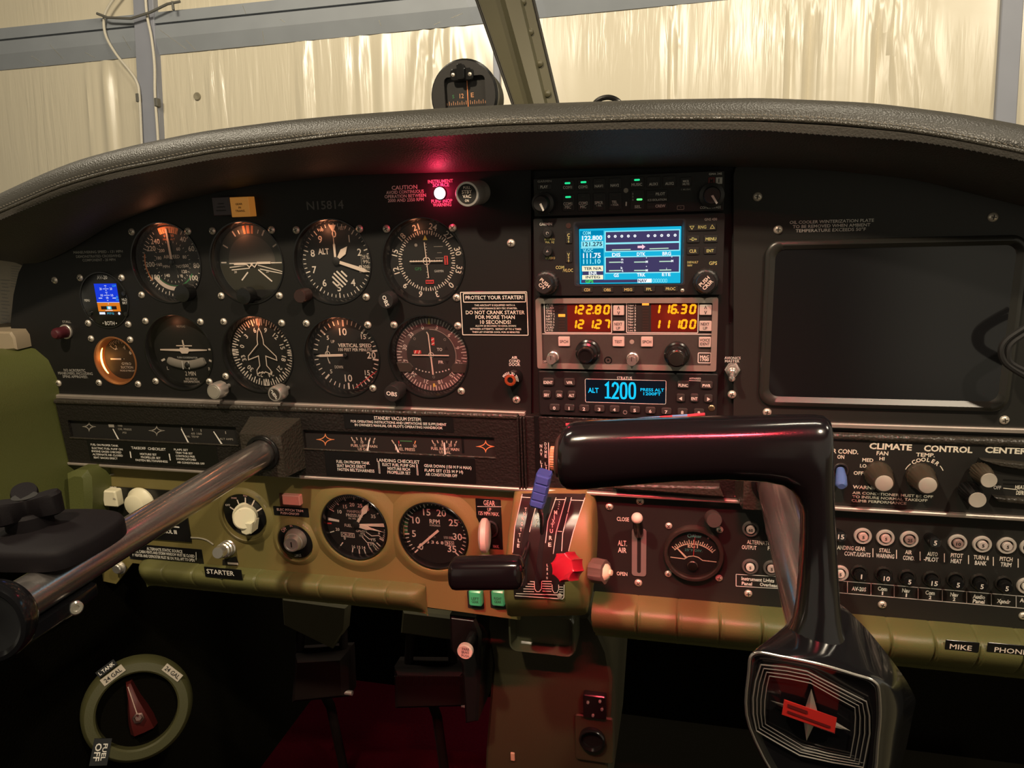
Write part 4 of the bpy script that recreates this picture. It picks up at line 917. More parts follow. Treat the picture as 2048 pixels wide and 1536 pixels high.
t.part('screen', mb)
mb = MB()
for s_, x, y, h_, w_ in (('AV-20', 712, 680, 24, 72), ('• BOTH •', 766, 1000, 26, 100), ('MENU', 608, 840, 16, 38), ('HLD', 868, 835, 16, 34), ('BRT', 872, 858, 16, 34)): t.tx(mb, c4, s_, x, y, h_, w_, 1.3, GREY)
t.part('lettering', mb)
for x, y in ((628, 932), (880, 936), (865, 792)):
    mb = MB(); a_, b_ = t.l(*c4(x, y), 1); mb.lathe([(2.6, .9), (2.4, 1.8), (0, 1.9)], GLOSSK, a_, b_, 20); t.part('button', mb)
screws(t, [(560, 683), (850, 683), (617, 1000), (897, 1008)], c4)
lamp('display_glow', 'POINT', ((t.x + cx) * .001, -.012, (t.z + cz) * .001), 0.0012, (0.25, 0.35, 1.0), size=0.01)

# lights and pulls on the upper panel
t = T('annunciator_light', 'dark unlit annunciator square beside the amber one', 'annunciator', 441, 412, d=0, group=None)
mb = MB(); t.bx(mb, F0, 425, 394, 461, 431, 0, 9, mat('annunciator_dark', (0.045, 0.026, 0.034), .4), .6, .5); t.part('lens', mb)
mb = MB(); [t.tx(mb, c5, s_, 236, y, 15, w, 9.3, mat('faint_print', (0.012, 0.008, 0.01), .6) if False else FACEK) for s_, y, w in (('GEAR', 42, 80), ('UNSAFE', 80, 95), ('WARNING', 120, 110))]; t.part('lettering', mb)
t = T('annunciator_light', 'amber annunciator square reading GEAR IN TRANS', 'annunciator', 481, 412, d=0)
AMBF = mat('annunciator_amber', (0.50, 0.25, 0.05), 0.4, emis=(1.0, 0.38, 0.06), es=0.18)
mb = MB(); t.bx(mb, F0, 461, 394, 498, 434, 0, 11, AMBF, .6, .5); t.part('lens', mb)
mb = MB(); [t.tx(mb, c5, s_, x, y, 22, w, 11.4, FACEK, bold=.02) for s_, x, y, w in (('GEAR', 442, 46, 78), ('IN', 452, 86, 28), ('TRANS.', 458, 124, 112))]; t.part('lettering', mb)
lamp('annunciator_glow', 'POINT', ((t.x + 11) * .001, -.006, (t.z) * .001), 0.0016, (1.0, 0.22, 0.05), size=0.004)
t = T('stall_warning_lamp', 'dark red press lamp under the STALL lettering', 'lamp', 133, 663, d=0)
mb = MB(); mb.ring_solid(0, 0, 6.2, 8.0, -1, 2.2, ALU, 32); t.part('collar', mb)
mb = MB(); mb.lathe([(6.2, 0), (6.2, 12), (5.8, 14.5), (4.2, 16.4), (0, 17)], mat('dark_red_lens', (0.075, 0.010, 0.016), 0.4), n=32); t.part('lens', mb)
t = T('warning_lamp', 'glowing red vacuum pump warning lamp under INSTRUMENT SOURCE', 'lamp', 880, 386.5, d=0)
mb = MB(); mb.ring_solid(0, 0, 5.3, 6.2, -.5, 1.2, GLOSSK, 32); t.part('collar', mb)
mb = MB(); mb.lathe([(5.2, 0), (5.2, 1.0), (4.4, 2.2), (2.6, 3.0), (0, 3.2)], emit('red_lamp_core', (1.0, 0.80, 0.80), 3.0), n=32); t.part('lens', mb)
lamp('red_lamp_light', 'POINT', (t.x * .001, -.0095, (t.z + 1) * .001), 0.06, (1.0, 0.015, 0.09), size=0.005)
t = T('pull_knob', 'steel pull knob marked STBY VAC right of the red lamp', 'knob', 955, 386, d=0)
a = Vector((*t.l(*c6(1120, 228), 0), 0)); b = Vector((*t.l(*c6(993, 247), 32), 32)); ax = b - a; LL = ax.length
mb = MB(); mb.lathe([(10.5, 0), (10.5, 4), (9.2, 6), (9.2, 14), (10.6, 15), (10.8, LL - 1), (10.2, LL), (8.6, LL), (8.4, LL - .8), (0, LL - .8)], STEEL, axis=tuple(ax), org=tuple(a), n=48); t.part('barrel', mb)
mb = MB(); mb.lathe([(8.5, LL - .75), (8.5, LL - .4), (0, LL - .4)], FACEK, axis=tuple(ax), org=tuple(a), n=40); pc = t.part('cap', mb)
mb = MB(); [t.tx(mb, c6, s_, x, y, h, w, 32.4, PALE) for s_, x, y, h, w in (('PULL', 992, 180, 26, 74), ('STBY', 992, 223, 34, 104), ('VAC', 992, 270, 34, 86), ('ON', 992, 314, 26, 40))]; t.part('lettering', mb, parent=pc)
def rb(t, m):
    t.fr(m, c6, 938, 1250, 1612, 1690, .75, .65, PALE); t.fr(m, c6, 957, 1264, 1592, 1352, .8, .65, PALE)
placard('starter_placard', 'black placard with white border reading PROTECT YOUR STARTER', c6, 928, 1240, 1622, 1700, 0, [('PROTECT YOUR STARTER!', 1270, 1306, 36, 590)], rb)
t = [o for o in bpy.data.objects if o.name == 'starter_placard'][0]
class _A: pass
t2 = T('x', '', '', *c6(1275, 1470), d=0); Lm = MB()
for s_, x, y, h, w in (('THIS AIRCRAFT IS EQUIPPED WITH A', 1500, 63, 20, 490), ('HIGH PERFORMANCE SKY-TEC STARTER.', 1500, 101, 20, 545), ('DO NOT CRANK STARTER', 1505, 150, 42, 708), ('FOR MORE THAN', 1506, 207, 42, 472), ('10 SECONDS!', 1510, 266, 42, 370), ('ALLOW 20 SECONDS TO COOL DOWN', 1512, 312, 20, 490), ('BETWEEN ATTEMPTS.  REPEAT UP TO 6 TIMES', 1512, 350, 20, 612), ('THEN LET STARTER COOL FOR 30 MINUTES', 1514, 387, 20, 572)): t2.tx(Lm, c8, s_, x, y, h, w, .65, PALE)
Lm.build('lettering', t)
t = T('air_conditioner_door_lamp', 'amber press lamp with a lettered collar under AIR COND DOOR', 'lamp', 1030, 753, d=0)
a = Vector((0, 0, 0)); b = Vector((*t.l(*c8(1690, 965), 17), 17)); ax = b - a; LL = ax.length
mb = MB(); mb.lathe([(7.8, -.5), (7.8, 4), (7.4, 6), (7.4, 9), (7.2, 10), (7.0, LL - 3), (6.0, LL), (5.2, LL)], GLOSSK, axis=tuple(ax), org=tuple(a), n=40, close=False); t.part('housing', mb)
mb = MB(); mb.lathe([(5.6, LL - 1), (5.4, LL + .5), (4.2, LL + 1.2), (3.0, LL + 1.2), (2.6, LL - .5), (0, LL - .5)], mat('amber_lens', (0.20, 0.045, 0.015), 0.2, emis=(1.0, 0.10, 0.02), es=0.05), axis=tuple(ax), org=tuple(a), n=32); t.part('lens', mb)
mb = MB(); bx_, bz_ = b.x, b.y; s_ = 'PRESS TO TEST'
for i, ch in enumerate(s_):
    if ch != ' ':
        an = -58 + i * 12.5; mb.text(ch, bx_ + 6.9 * sin(radians(an)), bz_ + 6.9 * cos(radians(an)), 2.0, LL + .9, WHITE, None, an, .02)
t.part('lettering', mb)
mb_ = MB(); t = T('avionics_master_switch', 'chrome toggle switch with hex nut under AVIONICS MASTER', 'switch', *r3(70, 1190), d=1.5)
mb_.lathe([(6.6, 0), (6.6, 2.6), (5.6, 3.0), (4.6, 3.0), (4.6, 5), (0, 5)], CHROME, n=6); t.part('nut', mb_)
mb_ = MB(); mb_.lathe([(3.8, 4), (3.6, 8), (2.6, 9), (2.0, 12), (2.8, 15), (2.6, 18), (0, 19.4)], CHROME, axis=(-.05, -.25, 1), n=24); t.part('lever', mb_)

# the big dark screen
t = T('panel_screen', 'big dark unlit screen with rounded black frame on the right panel', 'screen', 1780, 646, d=1.5)
cx, cz, w, h = t.rect(F0, 1524, 476, 2041, 819, 4); 
mb = MB(); inn = rrect(cx, cz + .5, w - 17, h - 16, 8, 8)
o_ = rrect(cx, cz, w, h, 12, 8)
mb.loft([[(x, z, 0) for x, z in o_], [(x, z, 3) for x, z in rrect(cx, cz, w - .8, h - .8, 12, 8)], [(x, z, 4) for x, z in rrect(cx, cz, w - 3, h - 3, 11, 8)], [(x, z, 4.4) for x, z in rrect(cx, cz, w - 8, h - 8, 10, 8)], [(x, z, 2.2) for x, z in rrect(cx, cz, w - 15, h - 15, 8.5, 8)], [(x, z, 1.6) for x, z in inn]], mat('screen_bezel', (0.022, 0.021, 0.018), 0.32), cap1=False); t.part('bezel', mb)
mb = MB(); mb.rbox(cx, cz + .5, w - 16, h - 15, .4, 1.7, mat('screen_glass', (0.010, 0.010, 0.011), 0.08, spec=0.5), 8, .05); t.part('display', mb)
mb = MB(); t = T('cord', 'black cord looping in front of the right end of the dark screen', 'cord', 2020, 700, d=30)
for pts in ([(2075, 640), (2040, 660), (2012, 680), (2002, 700), (2008, 722), (2030, 740), (2075, 765)], [(2075, 655), (2046, 670), (2022, 688), (2016, 706), (2024, 728), (2075, 752)]):
    mb.tube(smooth3([t.l3(x, y, 30 + i * .5) for i, (x, y) in enumerate(pts)], 5), 2.4, RUBBER, 8)
t.solo(mb)

for key_, e_ in (('asi', .005), ('att', .005), ('alt', .007), ('cdi', .003), ('tc', .003), ('dg', .006), ('vsi', .006)):
    X_, Z_ = P(*GA[key_][:2]); lamp(key_ + '_bulb', 'POINT', ((X_ - 8) * .001, .0035, (Z_ + 30) * .001), e_, (1.0, 0.34, 0.16), size=.003)

# ================================================================== radio stack
LEDG = emit('green_led', (0.02, 0.80, 0.30), 1.0); LEDGB = emit('green_led_bright', (0.10, 1.0, 0.20), 1.6)
def keybtn(t, F, x0, y0, x1, y1, d0, d1, m, words=(), wm=None, name='button', r=.8, led=None):
    mb = MB(); t.bx(mb, F, x0, y0, x1, y1, d0, d1, m, r, .35)
    for s_, x, y, h, w in words: t.tx(mb, F, s_, x, y, h, w, d1 + .12, wm or WHITE, bold=.02)
    o = t.part(name, mb)
    if led:
        m2 = MB(); x, y, lm = led; t.bx(m2, F, x - 28, y - 9, x + 28, y + 9, d1, d1 + .3, lm, .8, .1); t.part('indicator_light', m2, parent=o)
    return o
def dknob(t, F, bx_, by_, tx_, ty_, d0, prof, m, n=40, flute=None, name='knob', mark=None, words=None, wm=None, parent=None):
    """knob whose base centre and tip centre are read from the photo; prof in (radius, 0..1 along the axis)"""
    L_ = words_d = None
    Lk = prof[-1][1]; b = Vector((*t.l(*F(tx_, ty_), d0 + Lk), d0 + Lk)); a = Vector((b.x, b.y, d0)); ax = b - a; k = ax.length / Lk
    mb = MB(); mb.lathe([(r, h * k) for r, h in prof], m, axis=tuple(ax), org=tuple(a), n=n, flute=flute)
    o = t.part(name, mb, parent=parent)
    return o, b
def stretch(F, x0, y0, x1, y1): return F(x0, y0), F(x1, y1)

# audio panel
t = T('audio_panel', 'black audio panel with small green lights, topmost radio of the stack', 'radio', *r1(1015, 320), d=0)
mb = MB(); t.bx(mb, r1, 84, 142, 1940, 525, -2, 7, UNITK, 1.2, .5); t.part('faceplate', mb)
UD = 7
OFFL = mat('led_off', (0.03, 0.03, 0.028), 0.4)
for s_, x0, y0, x1, y1, tx_, ty_, w, led in (
    ('COM1', 362, 195, 475, 300, 414, 267, 88, (414, 226, LEDG)), ('COM2', 512, 190, 628, 295, 565, 262, 90, (570, 216, LEDG)), ('NAV1', 664, 180, 780, 290, 720, 254, 80, (720, 208, OFFL)), ('NAV2', 818, 175, 938, 282, 875, 247, 82, (876, 203, OFFL)),
    ('MUSIC', 1030, 165, 1160, 272, 1090, 239, 104, (1092, 194, LEDG)), ('AUX1', 1188, 160, 1318, 268, 1251, 235, 84, (1250, 184, OFFL)), ('AUX2', 1345, 155, 1472, 264, 1409, 229, 84, (1409, 180, OFFL))):
    keybtn(t, r1, x0, y0, x1, y1, UD - .5, UD + .9, KEYK, [(s_, tx_, ty_, 26, w)], GREY, led=led)
for ws, x0, y0, x1, y1, led in (
    ([('COM1', 417, 427, 28, 86), ('MIC', 419, 460, 28, 60)], 362, 335, 478, 500, (420, 361, LEDG)), ([('COM2', 568, 421, 28, 88), ('MIC', 568, 456, 28, 58)], 512, 325, 630, 498, (567, 356, OFFL)), ([('SPKR', 720, 417, 28, 82), ('• PA', 720, 446, 18, 50)], 664, 320, 782, 494, (722, 350, OFFL)), ([('TEL', 873, 410, 26, 52), ('• PAIR', 876, 438, 16, 76)], 818, 315, 940, 490, (876, 342, OFFL))):
    keybtn(t, r1, x0, y0, x1, y1, UD - .5, UD + .9, KEYK, ws, GREY, led=led)
keybtn(t, r1, 1030, 290, 1160, 485, UD - .5, UD + .9, KEYK, [('♫SEL' if False else 'SEL', 1100, 455, 26, 64), ('1', 1052, 330, 16, 8), ('2', 1052, 358, 16, 10), ('3', 1052, 388, 16, 10)], GREY, led=(1116, 385, LEDGB))
keybtn(t, r1, 1185, 292, 1390, 375, UD - .5, UD + .9, KEYK, [('PILOT', 1320, 330, 26, 90)], GREY, led=(1228, 334, OFFL)); keybtn(t, r1, 1185, 410, 1390, 480, UD - .5, UD + .9, KEYK, [('CREW', 1320, 448, 26, 98)], GREY, led=(1228, 455, OFFL))
keybtn(t, r1, 1515, 165, 1625, 255, UD - .5, UD + .9, KEYK, [('MKR', 1570, 207, 22, 60), ('MUTE', 1570, 235, 20, 66)], GREY)
keybtn(t, r1, 122, 232, 255, 292, UD - .5, UD + .9, KEYK, [('PLAY', 186, 262, 26, 72)], GREY)
for s_, x, y, h, w in (('GARMIN', 190, 207, 20, 136), ('GMA 345', 1857, 135, 20, 128), ('PILOT', 203, 514, 22, 78), ('ICS ISOLATION', 1288, 388, 20, 182), ('COPILOT/PASS', 1808, 462, 24, 202), ('1 MUSIC', 1570, 287, 16, 94)):
    L = MB(); t.tx(L, r1, s_, x, y, h, w, UD + .2, DIM if s_ in ('GARMIN', '1 MUSIC') else GREY); t.part('lettering', L)
L = MB(); t.fr(L, r1, 1485, 446, 1550, 482, .45, UD + .2, DG_); t.tx(L, r1, '=', 1517, 463, 12, 26, UD + .2, DG_); t.part('socket_mark', L)
for x0, m, mk in ((1788, mat('mode_red', (0.14, 0.020, 0.018), .5), 'M'), (1860, mat('mode_white', (0.48, 0.46, 0.42), .5), 'I')):
    keybtn(t, r1, x0, 168, x0 + 64, 234, UD - .5, UD + .8, m, [(mk, x0 + 31, 200, 38, 34 if mk == 'M' else 9)], FACEK, r=.4)
KN = mat('knob_black', (0.016, 0.016, 0.016), 0.42)
for bx_, by_, tx_, ty_, r in ((200, 390, 150, 425, 9.6), (1840, 330, 1825, 345, 10.0)):
    o, b = dknob(t, r1, bx_, by_, tx_, ty_, UD, [(r, 0), (r, 5), (r * .72, 6), (r * .68, 14), (r * .62, 15), (0, 15)], KN, flute=(24, .02, 0, 4))
    mb = MB(); mb.prism([(b.x - .9, b.y - .3), (b.x + .9, b.y + .3), (b.x + 4.6, b.y - 6), (b.x + 3.4, b.y - 7)] if tx_ > 1000 else [(b.x - .8, b.y - .5), (b.x + .8, b.y + .5), (b.x + 3.2, b.y - 5.5), (b.x + 2.0, b.y - 6.4)], b.z, b.z + .4, GREY); t.part('pointer', mb, parent=o)
L = MB(); t.seg_ = None; t.ln(L, r1, [(152, 312), (152, 340)], 9, UD + .2, GREY); t.part('index_mark', L)
L = MB(); t.ln(L, r1, [(988, 408), (986, 448)], 14, UD + .2, GREY); t.part('bluetooth_mark', L)
mb = MB(); x, z = t.l(*r1(985, 297), UD); mb.lathe([(2.0, 0), (2.0, .5), (0, .6)], DG_, x, z, 20, org=(0, 0, UD)); t.part('light_sensor', mb)

# navigation radio with colour screen
t = T('navigation_radio', 'black navigation radio with a bright cyan map screen, second in the stack', 'radio', *r1(1015, 930), d=0)
mb = MB(); cx, cz, w, h = t.rect(r1, 92, 545, 1936, 1318, 8)
sx0, sz0, sw, sh = t.rect(r1, 530, 660, 1520, 1205, 5)
bx0, bz0, bw, bh = t.rect(r1, 478, 590, 1562, 1225, 8)
mb.plate(rrect(cx, cz, w, h, 1.5), [rrect(bx0, bz0, bw, bh, 2.5)], -2, 8, UNITK); t.part('faceplate', mb)
mb = MB(); mb.loft([[(x, z, 8.4) for x, z in rrect(bx0, bz0, bw + .6, bh + .6, 2.6)], [(x, z, 8.4) for x, z in rrect(bx0, bz0 + .2, bw - 2, bh - 2, 2.4)], [(x, z, 4.6) for x, z in rrect(sx0, sz0, sw + 1, sh + 1, .6)]], mat('screen_surround', (0.030, 0.030, 0.036), 0.35), cap0=False, cap1=False); t.part('screen_bezel', mb)
CY = emit('map_cyan', (0.010, 0.42, 0.66), 1.1); CYL = emit('map_light_cyan', (0.30, 0.85, 0.95), 1.0); CYM = emit('map_mid_cyan', (0.05, 0.58, 0.78), 1.0); BLD = emit('map_blue', (0.0, 0.24, 0.46), 1.0); PUR = emit('map_dark', (0.055, 0.045, 0.125), 1.0); WHE = emit('map_white', (0.92, 0.98, 1.0), 1.05); YLE = emit('map_cream', (1.0, 0.92, 0.62), 1.0); GRE = emit('map_green', (0.06, 0.75, 0.10), 1.0); PNK = emit('map_pink', (1.0, 0.62, 0.72), 1.0); DKE = emit('map_line', (0.02, 0.05, 0.09), 1.0); GYE = emit('map_pale_green', (0.55, 0.80, 0.60), 1.0)
mb = MB(); mb.rbox(sx0, sz0, sw, sh, 3.6, 4.6, CY, .5, .05)
E0, E1, E2_ = 4.75, 4.85, 4.95
def q(x0, y0, x1, y1, m, d=E0): t.qd(mb, r1, x0, y0, x1, y1, d, m)
def wd_(s_, x, y, h, w, m=WHE, d=E2_, b=.025): t.tx(mb, r1, s_, x, y, h, w, d, m, bold=b)
q(540, 690, 768, 1170, BLD); q(545, 735, 766, 790, CY, E1); q(548, 792, 764, 850, CYL, E1); q(545, 852, 766, 862, CYL, E1)
q(545, 690, 766, 735, BLD, E1); q(555, 864, 764, 1022, BLD, E1); q(766, 688, 780, 1165, CYM, E0)
wd_('COM', 602, 712, 30, 78, CYL); wd_('122.800', 655, 760, 42, 196, WHE); wd_('121.275', 658, 820, 38, 190, DKE); wd_('VLOC', 614, 884, 30, 98, CYL); wd_('111.75', 652, 932, 46, 172); wd_('111.10', 652, 990, 42, 170, CYL)
q(556, 1032, 762, 1085, YLE, E1); q(562, 1088, 762, 1120, PUR, E1); q(558, 1122, 762, 1165, YLE, E1); wd_('TER N/A', 660, 1058, 26, 172, DKE); wd_('ENR', 663, 1104, 28, 82); wd_('INTEG', 662, 1142, 24, 140, DKE); q(548, 1168, 1096, 1196, PUR, E1); wd_('GPS', 628, 1184, 30, 78, GRE)
for y0, y1 in ((690, 805), (812, 888), (942, 1100)):
    q(778, y0 - 6, 1512, y1 + 4, CYL, E1); q(788, y0 + 4, 1502, y1 - 6, PUR, 4.9)
for i, x in enumerate((818, 880, 944, 1008, 1072, 1202, 1267, 1333, 1398, 1464)):
    yy = 746 - i * 1.4; a_, b_ = t.l(*r1(x, yy), E2_); mb.disc(a_, b_, 1.2, E2_, WHE, 14); mb.disc(a_, b_, .4, E2_ + .05, PUR, 8)
t.ln(mb, r1, [(848, 876), (1030, 872)], 9, E2_, GYE); t.ln(mb, r1, [(1214, 866), (1400, 860)], 9, E2_, GYE); t.ln(mb, r1, [(1098, 848), (1148, 847)], 22, E2_, PNK); t.pl(mb, r1, [(1142, 822), (1142, 872), (1174, 846)], E2_, PNK)
for s_, x, y, w in (('DIS', 890, 924, 82), ('DTK', 1133, 918, 84), ('BRG', 1382, 912, 84), ('GS', 890, 1124, 50), ('TRK', 1133, 1120, 84), ('ETE', 1378, 1114, 84)): wd_(s_, x, y, 32, w)
for x, y in ((878, 998), (1122, 996), (1368, 990), (878, 1080), (1122, 1078), (1368, 1074)): t.ln(mb, r1, [(x - 58, y), (x + 58, y - 2)], 10, E2_, GYE)
for s_, x, y in (('n', 948, 968), ('m', 948, 994), ('°', 1184, 962), ('M', 1188, 992), ('°', 1432, 954), ('M', 1436, 984), ('k', 944, 1052), ('t', 950, 1078), ('°', 1184, 1046), ('M', 1188, 1076), (':', 1380, 1058)): wd_(s_, x, y, 22, 20 if s_ not in ':°' else 9, WHE)
q(1098, 1158, 1236, 1196, WHE, E1); wd_('NAV', 1145, 1178, 28, 84, PUR); [t.fr(mb, r1, 1248 + i * 24, 1160, 1264 + i * 24, 1192, .35, E2_, CYL) for i in range(6)]
t.part('display', mb)
lamp('navigation_screen_glow', 'AREA', ((t.x + sx0) * .001, -.012, (t.z + sz0) * .001), 0.006, (0.35, 0.75, 1.0), aim=((t.x + sx0) * .001, -1, (t.z + sz0) * .001), size=.07, size_y=.04)
UD = 8
YP = mat('key_yellow', (0.55, 0.52, 0.20), 0.5)
for ws, x0, y0, x1, y1 in ([[('MENU', 1813, 770, 28, 104)], 1745, 738, 1880, 805], [[('CLR', 1638, 888, 30, 70)], 1580, 855, 1698, 925], [[('ENT', 1806, 885, 28, 70)], 1745, 852, 1866, 918], [[('D', 1640, 772, 32, 26)], 1580, 740, 1702, 808],
        [[('CDI', 604, 1266, 26, 58)], 548, 1240, 660, 1292], [[('OBS', 802, 1266, 26, 70)], 745, 1240, 862, 1292], [[('MSG', 1007, 1264, 26, 76)], 945, 1238, 1070, 1290], [[('FPL', 1210, 1260, 26, 56)], 1155, 1236, 1268, 1286], [[('PROC', 1420, 1256, 26, 94)], 1350, 1230, 1490, 1284]):
    keybtn(t, r1, x0, y0, x1, y1, UD - .5, UD + 1, KEYK, ws, YP)
o = keybtn(t, r1, 1592, 625, 1866, 690, UD - .5, UD + 1, KEYK, [('RNG', 1728, 654, 30, 80)], YP); mb = MB()
t.ln(mb, r1, [(1608, 646), (1648, 644), (1628, 676)], 6, UD + 1.2, YP, True); t.ln(mb, r1, [(1806, 668), (1848, 666), (1826, 634)], 6, UD + 1.2, YP, True); t.part('range_arrow', mb, parent=o)
L = MB(); t.ln(L, r1, [(1604, 773), (1626, 773)], 6, UD + 1.2, YP); t.ln(L, r1, [(1654, 773), (1668, 773)], 6, UD + 1.2, YP); t.pl(L, r1, [(1662, 762), (1662, 784), (1678, 773)], UD + 1.2, YP); t.part('direct_arrow', L)
for s_, x, y, h, w, m in (('GARMIN', 202, 626, 26, 122, GREY), ('GNS 430', 1812, 578, 24, 122, DIM), ('DEFAULT', 1636, 997, 20, 106, YP), ('NAV', 1608, 1028, 20, 48, YP), ('GPS', 1834, 1006, 32, 78, YP), ('COM', 340, 1048, 30, 82, YP), ('/VLOC', 418, 1076, 30, 100, YP), ('PWR PUSH', 240, 775, 18, 96, YP), ('VOL  SQ', 240, 800, 20, 88, YP), ('VOL PUSH ID', 246, 956, 22, 92, YP)):
    L = MB(); t.tx(L, r1, s_, x, y, h, w, UD + .2, m); t.part('lettering', L)
for ch, y0, y1 in (('C', 700, 815), ('V', 890, 1000)):
    o = keybtn(t, r1, 395, y0, 458, y1, UD - .5, UD + 1, KEYK, [(ch, 424, y0 + 34, 32, 26)], YP); mb = MB(); ym = (y0 + y1) / 2 + 22
    t.ln(mb, r1, [(425, ym - 24), (425, ym + 24)], 5, UD + 1.2, YP)
    for sg in (-1, 1): t.pl(mb, r1, [(416, ym + sg * 12), (434, ym + sg * 12), (425, ym + sg * 32)], UD + 1.2, YP)
    t.part('arrow', mb, parent=o)
for y, ch in ((712, 'C'), (892, 'V')):
    o, b = dknob(t, r1, 228, y - 4, 216, y, UD, [(4.3, 0), (4.3, 4), (3.8, 5), (0, 5)], KN, flute=(20, .02, 0, 5)); mb = MB(); mb.text(ch, b.x, b.y, 2.2, b.z + .2, GREY, 2, 60); t.part('lettering', mb, parent=o)
for bx_, by_, tx_, ty_, ws, rot in ((250, 1165, 180, 1215, ('PUSH', 'C/V'), 42), (1765, 1160, 1765, 1200, ('PUSH', 'CRSR'), -45)):
    o, b = dknob(t, r1, bx_, by_, tx_, ty_, UD, [(10.4, 0), (10.4, 6), (9.6, 7), (8.2, 7.5), (8.0, 17), (7.4, 18), (0, 18)], KN, n=48, flute=(28, .025, 0, 17)); mb = MB(); c_, s2 = cos(radians(rot)), sin(radians(rot))
    for k_, w_ in enumerate(ws): u = 2.0 - 4.0 * k_; mb.text(w_, b.x + u * s2, b.y + u * c_, 2.9, b.z + .25, PALE, 10 if len(w_) == 4 else 6.5, rot, .02)
    t.part('lettering', mb, parent=o)
mb = MB(); x, z = t.l(*r1(425, 640), UD); mb.lathe([(2.3, 0), (2.3, .4), (0, .5)], mat('sensor', (0.06, 0.03, 0.025), .3), x, z, 20, org=(0, 0, UD)); t.part('light_sensor', mb)
screws(t, [(1535, 1272)], r1, UD, .45)

# comm/nav radio with orange digits
t = T('digit_radio', 'grey framed radio with glowing orange digits, third in the stack', 'radio', *r2(945, 410), d=0)
cx, cz, w, h = t.rect(r2, 106, 78, 1790, 745, 9)
mb = MB(); mb.plate(rrect(cx, cz, w, h, 2), [rrect(cx, cz + .2, w - 9.5, h - 9.0, 1)], -2, 9, mat('radio_frame', (0.27, 0.235, 0.205), 0.42, 0.25, var=.1, vscale=50)); t.part('frame', mb)
mb = MB(); mb.rbox(cx, cz + .2, w - 9, h - 8.6, 0, 6.5, MACK, .6, .1); t.part('faceplate', mb)
UD = 6.5
mb = MB(); t.qd(mb, r2, 152, 104, 1752, 408, UD + .1, FACEK); t.ln(mb, r2, [(152, 408), (1752, 412)], 7, UD + .2, GREY); t.part('upper_field', mb)
LEDRED = mat('led_window', (0.11, 0.012, 0.008), 0.25); SEGE = emit('led_segment', (1.0, 0.37, 0.010), 1.4); SEGH = emit('led_segment_halo', (1.0, 0.05, 0.0), .55); LEDB = emit('led_bar', (1.0, 0.34, 0.04), 1.5)
def seven(mb, ch, x, z, w, h, d, m, th):
    S = {'0': 'abcdef', '1': 'bc', '2': 'abged', '3': 'abgcd', '4': 'fgbc', '5': 'afgcd', '6': 'afgedc', '7': 'abc', '8': 'abcdefg', '9': 'abcdfg'}[ch]; sk = .14
    pt = {'a': ((-1, 1), (1, 1)), 'b': ((1, 1), (1, 0)), 'c': ((1, 0), (1, -1)), 'd': ((-1, -1), (1, -1)), 'e': ((-1, 0), (-1, -1)), 'f': ((-1, 1), (-1, 0)), 'g': ((-1, 0), (1, 0))}
    for c_ in S:
        (x0, z0), (x1, z1) = pt[c_]; f = lambda u, v: (x + u * w / 2 + v * h / 2 * sk, z + v * h / 2)
        A, B = Vector(f(x0, z0)), Vector(f(x1, z1)); e = (B - A).normalized() * th * .30; A += e; B -= e; n_ = Vector((-e.y, e.x)).normalized() * th / 2; tt = e.normalized() * th * .5
        mb.poly([tuple(A - tt), tuple(A + n_), tuple(B + n_), tuple(B + tt), tuple(B - n_), tuple(A - n_)], d, m)
